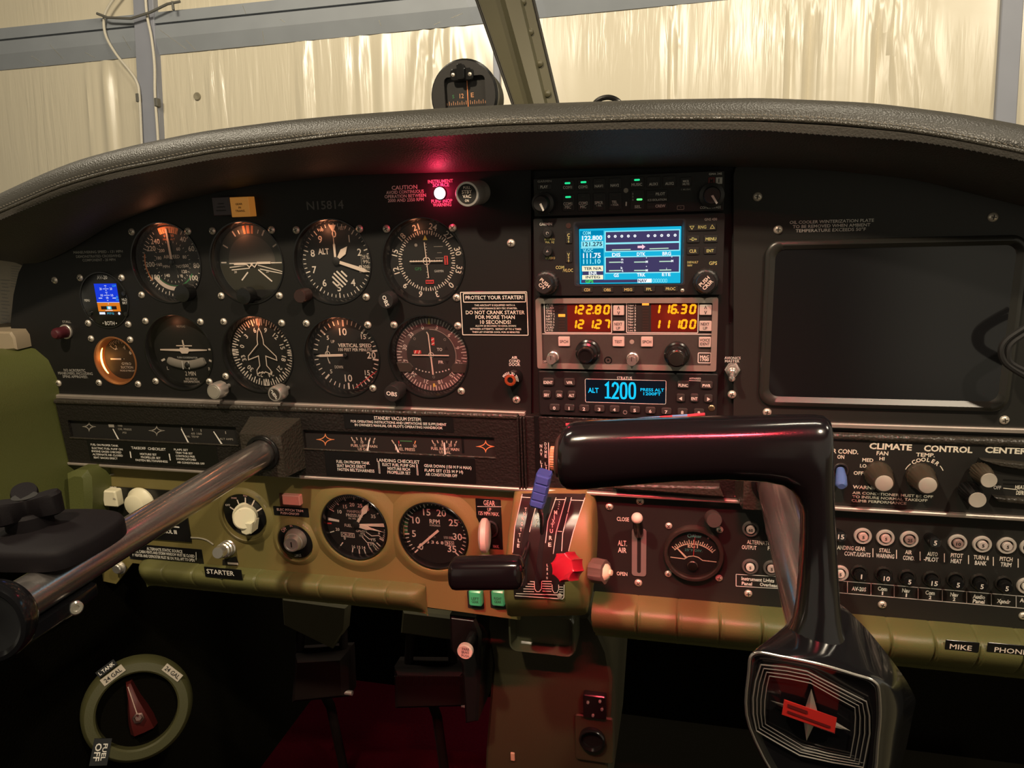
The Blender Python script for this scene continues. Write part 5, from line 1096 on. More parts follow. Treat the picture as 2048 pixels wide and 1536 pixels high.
for wx0, wx1, labels, led, rows in ((182, 806, ('ATIS', 'CLRD', 'GND a', 'TWR a', 'NRT 1', 'NRT 2', 'TWR b', 'GND b', 'CLRD', 'ATIS'), (342, 237), (('122.80', 183, (455, 520, 598, 680, 760)), ('121.27', 318, (455, 520, 612, 682, 762)))),
                                    (946, 1612, ('Nav 1', 'Nav 2', 'Nav 3', 'Nav 4', 'Nav 5', 'Nav 6', 'Nav 7', 'Nav 8', 'Loc A', 'Loc B'), (1122, 130), (('116.30', 178, (1230, 1320, 1388, 1478, 1562)), ('111.00', 318, (1230, 1320, 1415, 1480, 1562))))):
    mb = MB(); t.bx(mb, r2, wx0, 112, wx1, 398, UD - .5, UD + .5, FACEK, .6, .1); wo = t.part('display_window', mb)
    mb = MB(); t.fr(mb, r2, wx0, 112, wx1, 398, .7, UD + .7, GREY, .8); t.part('window_border', mb, parent=wo)
    mb = MB(); t.qd(mb, r2, wx0 + (212 if wx0 < 500 else 228), 122, wx1 - 8, 388, UD + .65, LEDRED); t.part('led_field', mb, parent=wo)
    mb = MB()
    for i, s_ in enumerate(labels): t.tx(mb, r2, s_, wx0 + 14, 141 + i * 26, 18, 64 if s_ in ('ATIS',) else (78 if len(s_) > 4 and wx0 < 500 else 72), UD + .7, GREY, al='L')
    t.part('lettering', mb, parent=wo)
    mb = MB()
    for i in range(10):
        y = 141 + i * 26
        if abs(y - led[1]) > 14: t.qd(mb, r2, led[0] - 28, y - 7, led[0] + 28, y + 7, UD + .7, mat('led_bar_off', (0.035, 0.02, 0.016), .4) if i == 0 else bpy.data.materials['led_bar_off'])
    t.part('led_bars_off', mb, parent=wo)
    mb = MB(); t.qd(mb, r2, led[0] - 32, led[1] - 13, led[0] + 32, led[1] + 13, UD + .75, LEDB); t.part('lit_led_bar', mb, parent=wo)
    for digits, y, xs_ in rows:
        k = scale_at(*r2(800, 250), UD); mb = MB()
        dg = digits.replace('.', '')
        for ch, x in zip(dg, xs_):
            a_, b_ = t.l(*r2(x, y), UD + .9); W_, H_ = 40 / r2.k / k, 72 / r2.k / k
            seven(mb, ch, a_, b_, W_, H_, UD + 1.0, SEGE, 1.75)
        a_, b_ = t.l(*r2(xs_[2] + 36, y + 32), UD + 1.0); mb.disc(a_, b_, .8, UD + 1.0, SEGE, 12); t.part('digit_row', mb, parent=wo)
    lamp('led_glow', 'POINT', ((t.x + t.l(*r2((wx0 + wx1) / 2 + 90, 240), 8)[0]) * .001, -.0135, (t.z + t.l(*r2(900, 255), 8)[1]) * .001), 0.0045, (1.0, 0.16, 0.02), size=.012)
for ws, x0, y0, x1, y1 in ([[], 820, 145, 922, 236], [[('NEXT', 868, 318, 26, 72), ('UP', 868, 357, 26, 38)], 818, 290, 924, 382], [[], 1624, 138, 1738, 234], [[('NEXT', 1676, 318, 26, 78), ('UP', 1678, 357, 26, 40)], 1622, 290, 1738, 384],
        [[('SPCH', 362, 481, 26, 78)], 310, 436, 416, 524], [[('TEST', 868, 482, 26, 70)], 816, 436, 924, 526], [[('SPCH', 1134, 483, 26, 82)], 1080, 437, 1190, 528], [[('VOICE', 1674, 467, 26, 94), ('IDENT', 1674, 503, 26, 88)], 1618, 440, 1732, 534]):
    o = keybtn(t, r2, x0, y0, x1, y1, UD - .5, UD + 2.0, PINKP, ws, FACEK)
    if not ws:
        mb = MB(); xm, ym = (x0 + x1) / 2, (y0 + y1) / 2
        t.ln(mb, r2, [(xm - 10, ym - 8), (xm, ym - 36), (xm + 10, ym - 8)], 6, UD + 2.2, FACEK); t.ln(mb, r2, [(xm - 10, ym + 8), (xm, ym + 36), (xm + 10, ym + 8)], 6, UD + 2.2, FACEK); t.part('arrow', mb, parent=o)
mb = MB(); t.fr(mb, r2, 1612, 586, 1730, 678, .7, UD + .3, WHITE, .8); t.tx(mb, r2, 'MAC', 1672, 622, 24, 86, UD + .3, WHITE, bold=.03); t.tx(mb, r2, '1700', 1672, 650, 22, 80, UD + .3, WHITE, bold=.03); t.part('badge', mb)
mb = MB(); t.tx(mb, r2, 'OFF', 182, 666, 20, 34, UD + .2, GREY); t.part('lettering', mb)
for bx_, by_, tx_, ty_ in ((262, 630, 240, 652), (1020, 630, 992, 665)):
    o, b = dknob(t, r2, bx_, by_, tx_, ty_, UD, [(5.4, 0), (5.4, 4), (4.6, 4.5), (4.4, 14), (4.0, 15), (0, 15)], CHROME, n=36, flute=(18, .03, 4.6, 14)); mb = MB(); mb.line([(b.x, b.y), (b.x, b.y + 3.8)], .6, b.z + .2, FACEK); t.part('pointer', mb, parent=o)
o, b = dknob(t, r2, 600, 580, 560, 612, UD, [(11, 0), (11, 5), (9.4, 6), (9.2, 11), (7.2, 12), (7.0, 20), (6.2, 21), (5.0, 21), (4.8, 20.2), (0, 20.2)], GLOSSK, n=44)
o, b = dknob(t, r2, 1425, 575, 1410, 640, UD, [(11, 0), (11, 5), (9.6, 6), (9.2, 12), (8.0, 13), (7.4, 20), (6.6, 20.6), (0, 20.6)], GLOSSK, n=44, flute=(30, .02, 12, 19))
mb = MB()
CAPM = mat('spun_cap', (0.72, 0.66, 0.58), 0.22, 1.0)
mb.lathe([(6.4, 0), (6.2, .5), (0, .7)], CAPM, b.x, b.y, 32, org=(0, 0, b.z)); t.part('cap', mb, parent=o)
mb = MB(); x, z = t.l(*r2(774, 655), UD); mb.lathe([(3.6, UD - .2), (3.6, UD + .5), (2.8, UD + .5), (2.2, UD - .8), (.9, UD - .8), (.9, UD + .2), (0, UD + .2)], GLOSSK, x, z, 24); t.part('socket', mb)
mb = MB(); x, z = t.l(*r2(995, 482), UD); mb.lathe([(2.0, UD - .2), (2.0, UD + .3), (0, UD + .4)], DG_, x, z, 20); t.part('light_sensor', mb)

# transponder
t = T('transponder', 'black transponder with glowing blue digits, lowest radio of the stack', 'radio', *r2(965, 985), d=0)
mb = MB(); t.bx(mb, r2, 128, 768, 1790, 1192, -2, 8, UNITK, 1.5, .9); t.part('faceplate', mb)
UD = 8
KEYB = mat('rubber_key', (0.038, 0.035, 0.032), 0.42)
mb = MB(); cx, cz, w, h = t.rect(r2, 562, 835, 1312, 1052, UD); mb.rbox(cx, cz, w, h, UD - 1, UD + .2, emit('transponder_screen', (0.006, 0.008, 0.013), 1), 1, .05); so = t.part('display', mb)
mb = MB(); mb.line(rrect(cx, cz, w, h, 1.2), .5, UD + .35, GREY, True); t.part('screen_border', mb, parent=so)
BLE = emit('transponder_blue', (0.01, 0.55, 0.92), 1.15); mb = MB()
t.tx(mb, r2, 'ALT', 636, 934, 44, 98, UD + .4, BLE, bold=.02); t.tx(mb, r2, 'PRESS ALT', 1184, 930, 27, 220, UD + .4, BLE, bold=.015); t.tx(mb, r2, '1200FT', 1184, 967, 27, 164, UD + .4, BLE, bold=.015)
def odig(ch, x):
    a_, b_ = t.l(*r2(x, 938), UD + .4); k = scale_at(*r2(x, 938), UD); W_, H_ = 50 / r2.k / k, 140 / r2.k / k; th = 1.9
    if ch == '0': mb.line([(a_ + W_ / 2 * (abs(cos(u)) ** .6) * (1 if cos(u) > 0 else -1), b_ + H_ / 2 * (abs(sin(u)) ** .75) * (1 if sin(u) > 0 else -1)) for u in [2 * pi * i / 28 for i in range(28)]], th, UD + .4, BLE, True)
    elif ch == '1': mb.line([(a_ - W_ * .42, b_ + H_ * .34), (a_ + W_ * .08, b_ + H_ * .5), (a_ + W_ * .08, b_ - H_ * .5)], th, UD + .4, BLE); mb.seg(a_ - W_ * .5, b_ - H_ * .5 + th * .3, a_ + W_ * .6, b_ - H_ * .5 + th * .3, th * .8, UD + .42, BLE)
    else: mb.line([(a_ - W_ * .5, b_ + H_ * .26), (a_ - W_ * .42, b_ + H_ * .43), (a_ - W_ * .1, b_ + H_ * .52), (a_ + W_ * .3, b_ + H_ * .46), (a_ + W_ * .48, b_ + H_ * .25), (a_ + W_ * .3, b_ + H_ * .0), (a_ - W_ * .5, b_ - H_ * .48), (a_ + W_ * .6, b_ - H_ * .48)], th, UD + .4, BLE)
for ch, x in (('1', 768), ('2', 842), ('0', 918), ('0', 998)): odig(ch, x)
t.part('digits', mb, parent=so)
lamp('transponder_glow', 'POINT', ((t.x + cx) * .001, -.016, (t.z + cz) * .001), 0.0008, (0.1, 0.6, 1.0), size=.012)
mb = MB(); t.tx(mb, r2, 'STRATUS', 926, 821, 28, 140, UD + .2, WHITE); t.part('lettering', mb)
mb = MB(); t.tx(mb, r2, 'APPAREO', 1583, 824, 16, 108, UD + .2, WHITE); t.ln(mb, r2, [(1526, 842), (1636, 846)], 5, UD + .2, WHITE); t.part('lettering', mb)
for s_, x0, y0, x1, y1, w_ in (('IDENT', 164, 822, 266, 888, 84), ('VFR', 362, 824, 466, 890, 58), ('SBY', 164, 938, 238, 1006, 50), ('ON', 282, 940, 352, 1008, 40), ('ALT', 396, 942, 468, 1010, 50), ('FUNC', 1418, 850, 1528, 914, 88), ('PWR', 1634, 852, 1746, 918, 76), ('', 1412, 970, 1488, 1040, 0), ('ENT', 1540, 970, 1614, 1042, 58), ('', 1668, 976, 1746, 1046, 0)):
    o = keybtn(t, r2, x0, y0, x1, y1, UD - .5, UD + 2.2, KEYB, [(s_, (x0 + x1) / 2, (y0 + y1) / 2 + 6, 26, w_)] if s_ else [], r=1.6)
    if not s_:
        mb = MB(); xm, ym = (x0 + x1) / 2, (y0 + y1) / 2 + 6; sg = -1 if x0 < 1500 else 1; t.pl(mb, r2, [(xm - sg * 12, ym - 18), (xm - sg * 12, ym + 18), (xm + sg * 18, ym)], UD + 2.4, WHITE); t.part('arrow', mb, parent=o)
for i, (x, y) in enumerate(((274, 1094), (412, 1097), (550, 1102), (692, 1106), (833, 1109), (1023, 1116), (1168, 1123), (1316, 1130), (1466, 1134), (1620, 1138))):
    keybtn(t, r2, x - 47, y - 30, x + 47, y + 28, UD - .5, UD + 2.2, KEYB, [(str(i), x - 2, y + 6, 28, 24 if i != 1 else 16)], r=1.6)
mb = MB(); x, z = t.l(*r2(932, 1138), UD); mb.lathe([(2.0, UD - .2), (2.0, UD + .6), (1.2, UD + .6), (1.2, UD - .6), (0, UD - .6)], CHROME, x, z, 20); t.part('lock_screw', mb)
mb = MB(); x, z = t.l(*r2(1736, 1100), UD); mb.lathe([(2.9, UD - .2), (2.9, UD + .4), (2.2, UD + 1.0), (0, UD + 1.1)], mat('brass', (0.75, 0.50, 0.30), .3, 1.0), x, z, 24); t.part('light_sensor', mb)

# ================================================================== lower olive panel, left of the lever quadrant
OP = T('lower_panel', 'olive plastic lower panel with two gauge openings under the engine gauge strip', 'instrument panel', 640, 1060, d=0)
GL_ = {'map': (711, 1051, 37.5), 'rpm': (869, 1068, 37.5)}
out = [(182, 930), (1040, 985), (1040, 1240), (838, 1212), (820, 1182), (640, 1162), (400, 1140), (265, 1126), (232, 1168), (196, 1160), (186, 1060)]
mb = MB(); mb.plate([OP.l(x, y) for x, y in out], [circ(*OP.l(a, b), r) for a, b, r in GL_.values()], -3, 0, OLIVE); OP.part('plate', mb)
for k in GL_:
    a, b, r = GL_[k]; x, z = OP.l(a, b); mb = MB(); mb.lathe([(r + 17, -.6), (r + 12, 1.3), (r + 7, 3.9), (r + 3, 5.4), (r + .8, 5.0), (r, 3.6), (r, -1)], OLIVE, x, z - 1.0, 64, close=True); OP.part('gauge_collar', mb)
for a, b, r in ((491, 1032, 27), (592, 1083, 21)):
    x, z = OP.l(a, b); mb = MB(); mb.lathe([(r + 8, -.6), (r + 5, 1.0), (r + 2.5, 3.0), (r + .8, 3.4), (r, 2.6), (r - .4, -1)], OLIVE, x, z - .5, 56, close=True); OP.part('switch_collar', mb)
mb = MB(); CRK = mat('crack_edge', (0.34, 0.31, 0.24), .7); mb.tube(smooth3([OP.l3(*d5(x, y), 1) for x, y in ((258, 640), (285, 668), (340, 690), (390, 682), (430, 696), (520, 690))], 3), 1.0, CRK, 6); mb.tube(smooth3([OP.l3(*d5(x, y), 1) for x, y in ((430, 696), (440, 730), (470, 780))], 3), .8, CRK, 6); OP.part('cracked_edge', mb)
mb = MB(); mb.tube(smooth3([OP.l3(*d7(x, y), .6) for x, y in ((832, 572), (890, 600), (970, 606), (1040, 624), (1098, 664))], 3), .9, CRK, 6); OP.part('cracked_edge', mb)
def front_gauge(key, name, label):
    px, py, rr = GL_[key]; t = T(name, label, 'gauge', px, py, d=0); t.r = rr - 3; mb = MB()
    mb.lathe([(rr - .4, -2), (rr - .4, 4.5), (rr - 1.2, 5.4), (rr - 2.2, 5.2), (rr - 3.0, 1.0), (rr - 3.2, -3)], GLOSSK, n=72, close=True); t.part('bezel', mb)
    mb = MB(); mb.lathe([(0, -3), (rr - 2.8, -3), (rr - 2.8, -12), (0, -12)], FACEK, n=64); t.part('dial', mb); return t
M1, M2, M3 = -2.75, -2.0, -1.2
t = front_gauge('map', 'manifold_pressure_gauge', 'manifold pressure and fuel flow gauge, left one of the two olive-collared gauges')
mb = MB(); PKP = mat('dial_pink', (0.70, 0.40, 0.36), .6)
for i in range(31): mb.tick(0, 0, 28 if i % 5 == 0 else 30, 34, -62 + i * 4.1, 1.4 if i % 5 == 0 else .8, M1, PKP)
for s_, a in (('10', -54), ('15', -30), ('20', -8), ('25', 15), ('30', 36), ('35', 62)): radial(mb, t, [(s_, a)], 22.5, 4, M1, PALE if abs(a) > 50 else PKP, upright=True)
mb.text('MANIFOLD', -1, 14.5, 3, M1, PKP, 17); mb.text('PRESSURE', -1.5, 10, 3.4, M1, PALE, 19); mb.text('IN. HG. ABS.', -1, 6.4, 1.8, M1, PALE, 15); mb.text('FUEL FLOW', -4, -2, 3.4, M1, PALE, 20); mb.text('GPH', 2, -7.5, 2.4, M1, PALE, 7)
mb.text('CRUISE', -11.5, -13, 3.2, M1, PALE, 13); mb.line([(-19, -10.4), (-4, -10.8), (-4, -15.6), (-19, -15.2)], .5, M1, PALE, True)
mb.tick(0, 0, 20, 33, -83, 2.4, M1, PALE, 3.4); mb.tick(0, 0, 29, 34, -92, 1.6, M1, REDP)
for s_, a, r in (('20', -108, 24), ('0', 222, 23), ('16', 193, 27), ('15', 180, 26.5), ('14', 168, 27), ('8', 108, 26)): radial(mb, t, [(s_, a)], r, 3.2, M1, PALE, upright=True)
for a in (-110, 219, 194, 180, 168, 154, 144, 133, 120): mb.tick(0, 0, 28.6, 34, a, 1.2, M1, PALE)
for a in (98, 102, 106, 110, 114): mb.tick(0, 0, 31, 34.5, a, .8, M1, PALE)
for x0, z0, pts in ((10, -8, [(16, -12), (24, -11), (30, -16)]), (7, -11, [(13, -16), (20, -15), (27, -22)]), (5, -14, [(10, -20), (17, -20), (23, -27)]), (11, -20, [(12, -26), (15, -31)]), (16, -20, [(19, -27), (21, -30)]), (20, -15, [(25, -20), (28, -23)])): mb.line([(x0, z0)] + pts, .8, M1, PALE)
for s_, x, z in (('55%', 8.5, -7), ('65%', 6, -10), ('75%', 4, -13), ('10', 17.5, -17), ('12', 13, -22)): mb.text(s_, x, z, 2.2, M1, PALE, 5)
t.part('dial_markings', mb)
ang_ = 33
needle(t, 'pressure_needle', [(x * cos(radians(ang_)) + y * sin(radians(ang_)), -x * sin(radians(ang_)) + y * cos(radians(ang_))) for x, y in ((-1.5, 4), (-1.2, 15), (-3.2, 19), (-3.0, 23), (0, 31), (3.0, 23), (3.2, 19), (1.2, 15), (1.5, 4))], NEED, M2)
needle(t, 'flow_needle', nd(87, 5, 33, 2, 4), NEED, M2); needle(t, 'flow_pointer', [(x * cos(radians(101)) + y * sin(radians(101)), -x * sin(radians(101)) + y * cos(radians(101))) for x, y in ((-2, 3), (-2.6, 12), (-1.2, 16), (0, 32), (1.2, 16), (2.6, 12), (2, 3))], NEED, M2 + .6)
hub(t, 4.2, FACEK, M1); glass(t, 3)
t = front_gauge('rpm', 'tachometer', 'engine speed gauge reading RPM, right one of the two olive-collared gauges')
mb = MB()
for i in range(36):
    a = -135 + i * 270 / 35; mb.tick(0, 0, 29 if i % 5 == 0 else 30.5, 34.5, a, 1.5 if i % 5 == 0 else 1.0, M1, PALE)
radial(mb, t, [(str(i * 5), -135 + i * 270 / 7) for i in range(8)], 23.8, 7.2, M1, PALE, upright=True)
mb.arc(0, 0, 30.5, 34.3, -96, -70, M1 - .08, GRN); mb.arc(0, 0, 31, 34.3, -20, 12, M1 - .08, mat('arc_dark_green', (0.05, 0.06, 0.03), .6)); mb.arc(0, 0, 30.6, 34.2, 18, 44, M1 - .08, mat('arc_dark_red', (0.14, 0.02, 0.02), .6)); mb.tick(0, 0, 28.5, 34.6, 62, 1.8, M1 + .05, REDP)
mb.text('RPM', 0, 12.5, 4.6, M1, PALE, 11, 0, .02); mb.text('HUNDREDS', 0, 8.2, 2.0, M1, PALE, 11.5); mb.text('HOUR', -4, -4.6, 2.2, M1, DG_, 8)
for i, ch in enumerate('33683'): mb.text(ch, -9 + i * 5.2, -10.8, 3.2, M1, PALE, 3, 0, .02)
mb.rbox(11.8 - .0, -10.9, 4.6, 5, M1 - .2, M1 - .1, FACEK, .3, .05); mb.line(rrect(12, -10.9, 4.4, 5.2, .3), .4, M1, PALE, True); mb.line(rrect(17, -10.9, 4.4, 5.2, .3), .4, M1, PALE, True); mb.text('0', 17, -10.9, 3.2, M1, PALE, 2.6)
mb.text('1/10', 11, -4.5, 3, M1, PALE, 4); mb.text('1/100', 16.5, -4.5, 3, M1, PALE, 4.6); t.part('dial_markings', mb)
needle(t, 'needle', nd(228, -5, 27, 2.6, 2.2), NEED, M2); glass(t, 3)

# light selector, ignition lock, trim switch and the small controls on the olive panel
t = T('light_selector_switch', 'cream rotary selector knob on a round black dial plate', 'switch', 491, 1027, d=0)
mb = MB(); mb.lathe([(25.5, -1), (25.5, 1.6), (24.6, 2.2), (0, 2.2)], GLOSSK, n=56); t.part('dial_plate', mb)
mb = MB()
for x0, y0, x1, y1 in ((1246, 330, 1285, 356), (1310, 265, 1328, 310), (1383, 245, 1384, 298), (1464, 268, 1442, 316), (1530, 340, 1488, 366)): t.ln(mb, d7, [(x0, y0), (x1, y1)], 11, 2.4, PALE)
for s_, x, y, h, w, m in (('OFF', 1226, 312, 16, 40, PALE), ('DOME', 1282, 250, 15, 48, PKP), ('MAP', 1384, 228, 18, 38, PKP), ('RED', 1490, 240, 14, 40, DG_), ('FLOOD', 1494, 260, 14, 48, DG_), ('ALL', 1548, 318, 15, 30, PALE), ('ON', 1548, 338, 15, 28, PALE)): t.tx(mb, d7, s_, x, y, h, w, 2.4, m)
t.part('lettering', mb)
a = Vector((*t.l(*d7(1395, 400), 2), 2)); b = Vector((*t.l(*d7(1375, 435), 20), 20)); ax = b - a; LL = ax.length
mb = MB(); mb.lathe([(14.5, 0), (14.5, 3), (12.6, 5), (12.0, LL - 1.5), (10.5, LL), (0, LL)], CREAM, axis=tuple(ax), org=tuple(a), n=48); kx, kz = b.x, b.y
mb.prism([(kx - 9, kz - 4), (kx + 9, kz - 4), (kx + 5.5, kz - 17), (kx, kz - 19), (kx - 5.5, kz - 17)], 7, 21, CREAM, 1.2); ko = t.part('knob', mb)
mb = MB(); mb.seg(kx - 4.5, kz + 9.5, kx - 4, kz - 1, .8, b.z + .2, FACEK); t.part('pointer_line', mb, parent=ko)
t = T('ignition_switch', 'steel key lock on a round black plate lettered OFF R L', 'switch', 592, 1081, d=0)
mb = MB(); mb.lathe([(20.5, -1), (20.5, 1.6), (19.6, 2.2), (0, 2.2)], GLOSSK, n=48); t.part('dial_plate', mb)
mb = MB()
for s_, x, y, h, w, r_ in (('OFF', 1727, 530, 32, 50, -42), ('R', 1788, 490, 30, 22, -14), ('L', 1857, 487, 30, 18, 8), ('BOTH', 1918, 520, 30, 70, 42), ('START', 1850, 760, 22, 60, 175)): t.tx(mb, d7, s_, x, y, h, w, 2.4, PKP if s_ != 'START' else DG_, r_)
t.part('lettering', mb)
a = Vector((*t.l(*d7(1838, 612), 2), 2)); b = Vector((*t.l(*d7(1790, 668), 17), 17)); ax = b - a; LL = ax.length
mb = MB(); mb.lathe([(12.4, 0), (12.2, 3), (10.8, 5.5), (10.2, LL * .6), (9.4, LL * .62), (8.6, LL - 1.5), (7.8, LL), (6.2, LL), (5.8, LL - .6), (0, LL - .6)], STEEL, axis=tuple(ax), org=tuple(a), n=48); lo = t.part('lock_barrel', mb)
mb = MB(); mb.box(b.x - .7, b.x + .7, b.y - 3, b.y + 3, LL + 1.2, LL + 1.5, FACEK); t.part('key_slot', mb, parent=lo)
t = T('pitch_trim_switch', 'red-lit rocker switch above the ELEC PITCH TRIM placard', 'switch', 581, 1000, d=0)
mb = MB(); t.bx(mb, d7, 1690, 215, 1880, 330, -1, 1, mat('switch_well', (0.10, 0.03, 0.02), .5), .6, .2); t.part('surround', mb)
mb = MB(); t.bx(mb, d7, 1708, 228, 1866, 318, 0, 6, mat('rocker_red_lit', (0.75, 0.30, 0.25), .35), 1.2, 1.2); t.part('rocker', mb)  # red lamp light put into the rocker's colour
placard('pitch_trim_placard', 'black placard reading ELEC PITCH TRIM above the key lock', d7, 1635, 332, 1945, 412, 0, [('ELEC PITCH TRIM', 1780, 358, 20, 230), ('PUSH-ON/OFF', 1780, 388, 20, 165)], m=PKP)
placard('static_source_placard', 'black ALTERNATE STATIC SOURCE placard below the column tube', d7, 348, 682, 1000, 822, 0, [('ALTERNATE STATIC SOURCE', 662, 713, 24, 312), ('ALL CABIN VENTS AND STORM WINDOW MUST BE CLOSED', 662, 745, 24, 520), ('HEATER AND DEFROSTER MUST BE ON. PULL AFT TO OPEN', 662, 780, 24, 520)],
  lambda t, m: [(t.ln(m, d7, [(x, y0), (x + 1, y1)], 5, .65, WHITE), t.pl(m, d7, [(x - 6, y1 - 12), (x + 8, y1 - 12), (x + 1, y1 + 8)], .65, WHITE)) for x, y0, y1 in ((382, 700, 762), (944, 732, 800))])
t = T('autopilot_panel', 'black autopilot panel lettered CONTROL III partly behind the column tube', 'panel', 290, 1030, d=0)
mb = MB(); pts = [d7(130, 140), d7(828, 200), d7(828, 640), d7(132, 560)]; pp = [t.l(*p, 2) for p in pts]; mb.prism([(pp[0][0], pp[0][1] - 1), (pp[1][0], pp[0][1] - 1), (pp[1][0], pp[2][1]), (pp[0][0], pp[2][1])], -.5, 2, GLOSSK, .3); t.part('plate', mb)
mb = MB(); t.bx(mb, d7, 108, 188, 232, 330, 2, 12, CREAM, 2, 1.6); bo = t.part('rocker', mb); mb = MB(); t.tx(mb, d7, 'AP', 214, 258, 28, 18, 12.2, DG_, 80); t.part('lettering', mb, parent=bo)
mb = MB(); t.tx(mb, d7, 'ON/OFF', 192, 160, 24, 88, 2.2, WHITE, bold=.02); t.part('lettering', mb)
mb = MB(); [t.tx(mb, d7, ch, 252, 206 + i * 32, 24, 16, 2.2, WHITE, bold=.02) for i, ch in enumerate('PUSH')]; t.part('lettering', mb)
mb = MB(); t.tx(mb, d7, 'CONTROL III', 660, 545, 30, 220, 2.2, WHITE, bold=.03); t.part('lettering', mb)
mb = MB(); t.ln(mb, d7, [(690, 500), (795, 510)], 11, 2.2, WHITE); t.part('index_mark', mb)
mb = MB(); t.pl(mb, d7, [(438, 194), (474, 198), (456, 226)], 2.2, CREAM); t.part('pointer_mark', mb)
mb = MB(); x, z = t.l(*d7(425, 300), 8); mb.lathe([(17, 2), (17, 4), (14, 7), (12.5, 14), (11, 15), (0, 15)], CREAM, x, z, 40); t.part('heading_knob', mb)
t = T('push_button', 'chrome ridged push button beneath the cream selector knob', 'button', 452, 1096, d=0)
a = Vector((*t.l(*d7(1240, 690), 0), 0)); b = Vector((*t.l(*d7(1135, 740), 26), 26)); ax = b - a; LL = ax.length
mb = MB(); mb.lathe([(9, 0), (9, 4), (7.4, 5), (8.6, 7), (8.6, 10), (7.2, 11), (8.0, 13), (8.0, 16), (6.6, 17), (6.8, LL - 2), (5.8, LL), (0, LL)], CHROME, axis=tuple(ax), org=tuple(a), n=40); t.part('body', mb)
mb = MB(); mb.prism([t.l(*d7(x, y), .5) for x, y in ((1180, 800), (1300, 770), (1322, 830), (1310, 850), (1180, 846))], 0, .6, FACEK); t.part('base_plate', mb)
mb = MB(); t.ln(mb, d7, [(1225, 830), (1318, 836)], 18, 1, PALE); t.part('label_edge', mb)
placard('starter_tape', 'embossed black tape reading STARTER on the padded bolster', d7, 1022, 876, 1350, 965, 18.4, [('STARTER', 1160, 912, 38, 240)])
t = T('hex_bolt', 'chrome bolt with washer at the left end of the padded bolster', 'bolt', 240, 1134, d=4)
mb = MB(); mb.lathe([(8.5, 0), (8.5, 1.2), (6.0, 1.3), (6.0, 5.5), (5.0, 6.5), (0, 6.5)], CHROME, n=24); t.solo(mb)
placard('gear_placard', 'black GEAR UP 125 MPH MAX placard behind the wheel-shaped handle', e1, 268, 360, 452, 722, 0, [('GEAR', 360, 388, 36, 84), ('UP', 361, 436, 24, 28), ('125 MPH MAX.', 357, 466, 26, 150), ('DOWN', 330, 680, 22, 60), ('MAX.', 410, 706, 20, 44)],
  lambda t, m: t.ln(m, e1, [(272, 413), (450, 415)], 4, .65, GREY), m=PKP)
t = T('landing_gear_lever', 'pale wheel-shaped landing gear lever on the GEAR placard', 'handle', 967, 1062, d=0)
mb = MB(); x, z = t.l(*e1(364, 575), 0); mb.ring_solid(x, z, 7.5, 9.5, 0, 2.5, RUBBER, 40); t.part('bezel', mb)
WH = mat('handle_ivory', (0.62, 0.52, 0.46), 0.35)
a = Vector((*t.l(*e1(345, 540), 2), 2)); mb = MB(); mb.tube([tuple(a), tuple(a + Vector((0, -6, 16)))], 4, CHROME, 12); t.part('arm', mb)
mb = MB(); cx_, cz_ = t.l(*e1(318, 640), 24)
mb.lathe([(0, -5.4), (9, -5.4), (13, -4.6), (16.5, -2.5), (17.2, 0), (16.5, 2.5), (13, 4.6), (9, 5.4), (0, 5.4)], WH, axis=(1, 0, -.16), org=(cx_, cz_, 20), n=48); t.part('wheel', mb)
GRNL = mat('gear_light_green', (0.05, 0.40, 0.17), 0.3, emis=(0.02, 0.5, 0.18), es=0.12)
for k, (cx_, w1_, lab) in enumerate(((259, 'LEFT', 'green gear light at the left under the black throttle handle'), (425, 'RIGHT', 'green gear light beside the lever quadrant base'))):
    t = T('gear_light', lab, 'indicator light', *e1(cx_, 1092), d=0, group=None); mb = MB(); t.bx(mb, e1, cx_ - 58, 1036, cx_ + 60, 1160, -1, 1, RUBBER, 1, .3); t.part('housing', mb)
    mb = MB(); t.bx(mb, e1, cx_ - 50, 1036, cx_ + 44, 1146, 0, 8, GRNL, 2.2, 1.4); lo = t.part('lens', mb); mb = MB(); t.tx(mb, e1, w1_, cx_ - 2, 1088, 18, 56, 8.2, FACEK); t.tx(mb, e1, 'GEAR', cx_ - 2, 1112, 18, 50, 8.2, FACEK); t.part('lettering', mb, parent=lo)

# padded bolsters
def bolster(name, label, x0, z_top, x1, H, Dp, pleats, mt, slope=0.0, endcap=True):
    t = T(name, label, 'bolster', at=(x0, z_top, 0)); mb = MB(); rings = []; N = max(30, int((x1 - x0) / .8))
    for i in range(N + 1):
        x = x0 + (x1 - x0) * i / N; k = 1.0
        for p in pleats: k -= .10 * math.exp(-((x - p) / 1.0) ** 2) + .03 * math.exp(-((x - p - 2.6) / .8) ** 2) + .02 * math.exp(-((x - p) / 7) ** 2)
        for xe in (x0, x1):
            if endcap: u = abs(x - xe) / 16; k *= sqrt(max(.02, 1 - max(0, 1 - u) ** 2))
        ring = [(x - x0, -H * hf + slope * (x - x0) - (1 - k) * 4, Dp * (df * k if df > 0 else df)) for hf, df in ((0, .02), (.015, .5), (.05, .78), (.11, .93), (.19, 1.0), (.30, .99), (.42, .90), (.55, .76), (.68, .58), (.80, .36), (.90, .12), (1, .03))]
        ring += [(x - x0, -H + slope * (x - x0), .2), (x - x0, slope * (x - x0), .2)]
        rings.append(ring)
    mb.loft(rings, mt); t.solo(mb, sharp=60); return t
pxs = lambda lst, y, d=18: [P(x, y, d)[0] for x in lst]
bz0 = P(274, 1120, 6)[1]; bz1 = P(820, 1172, 6)[1]
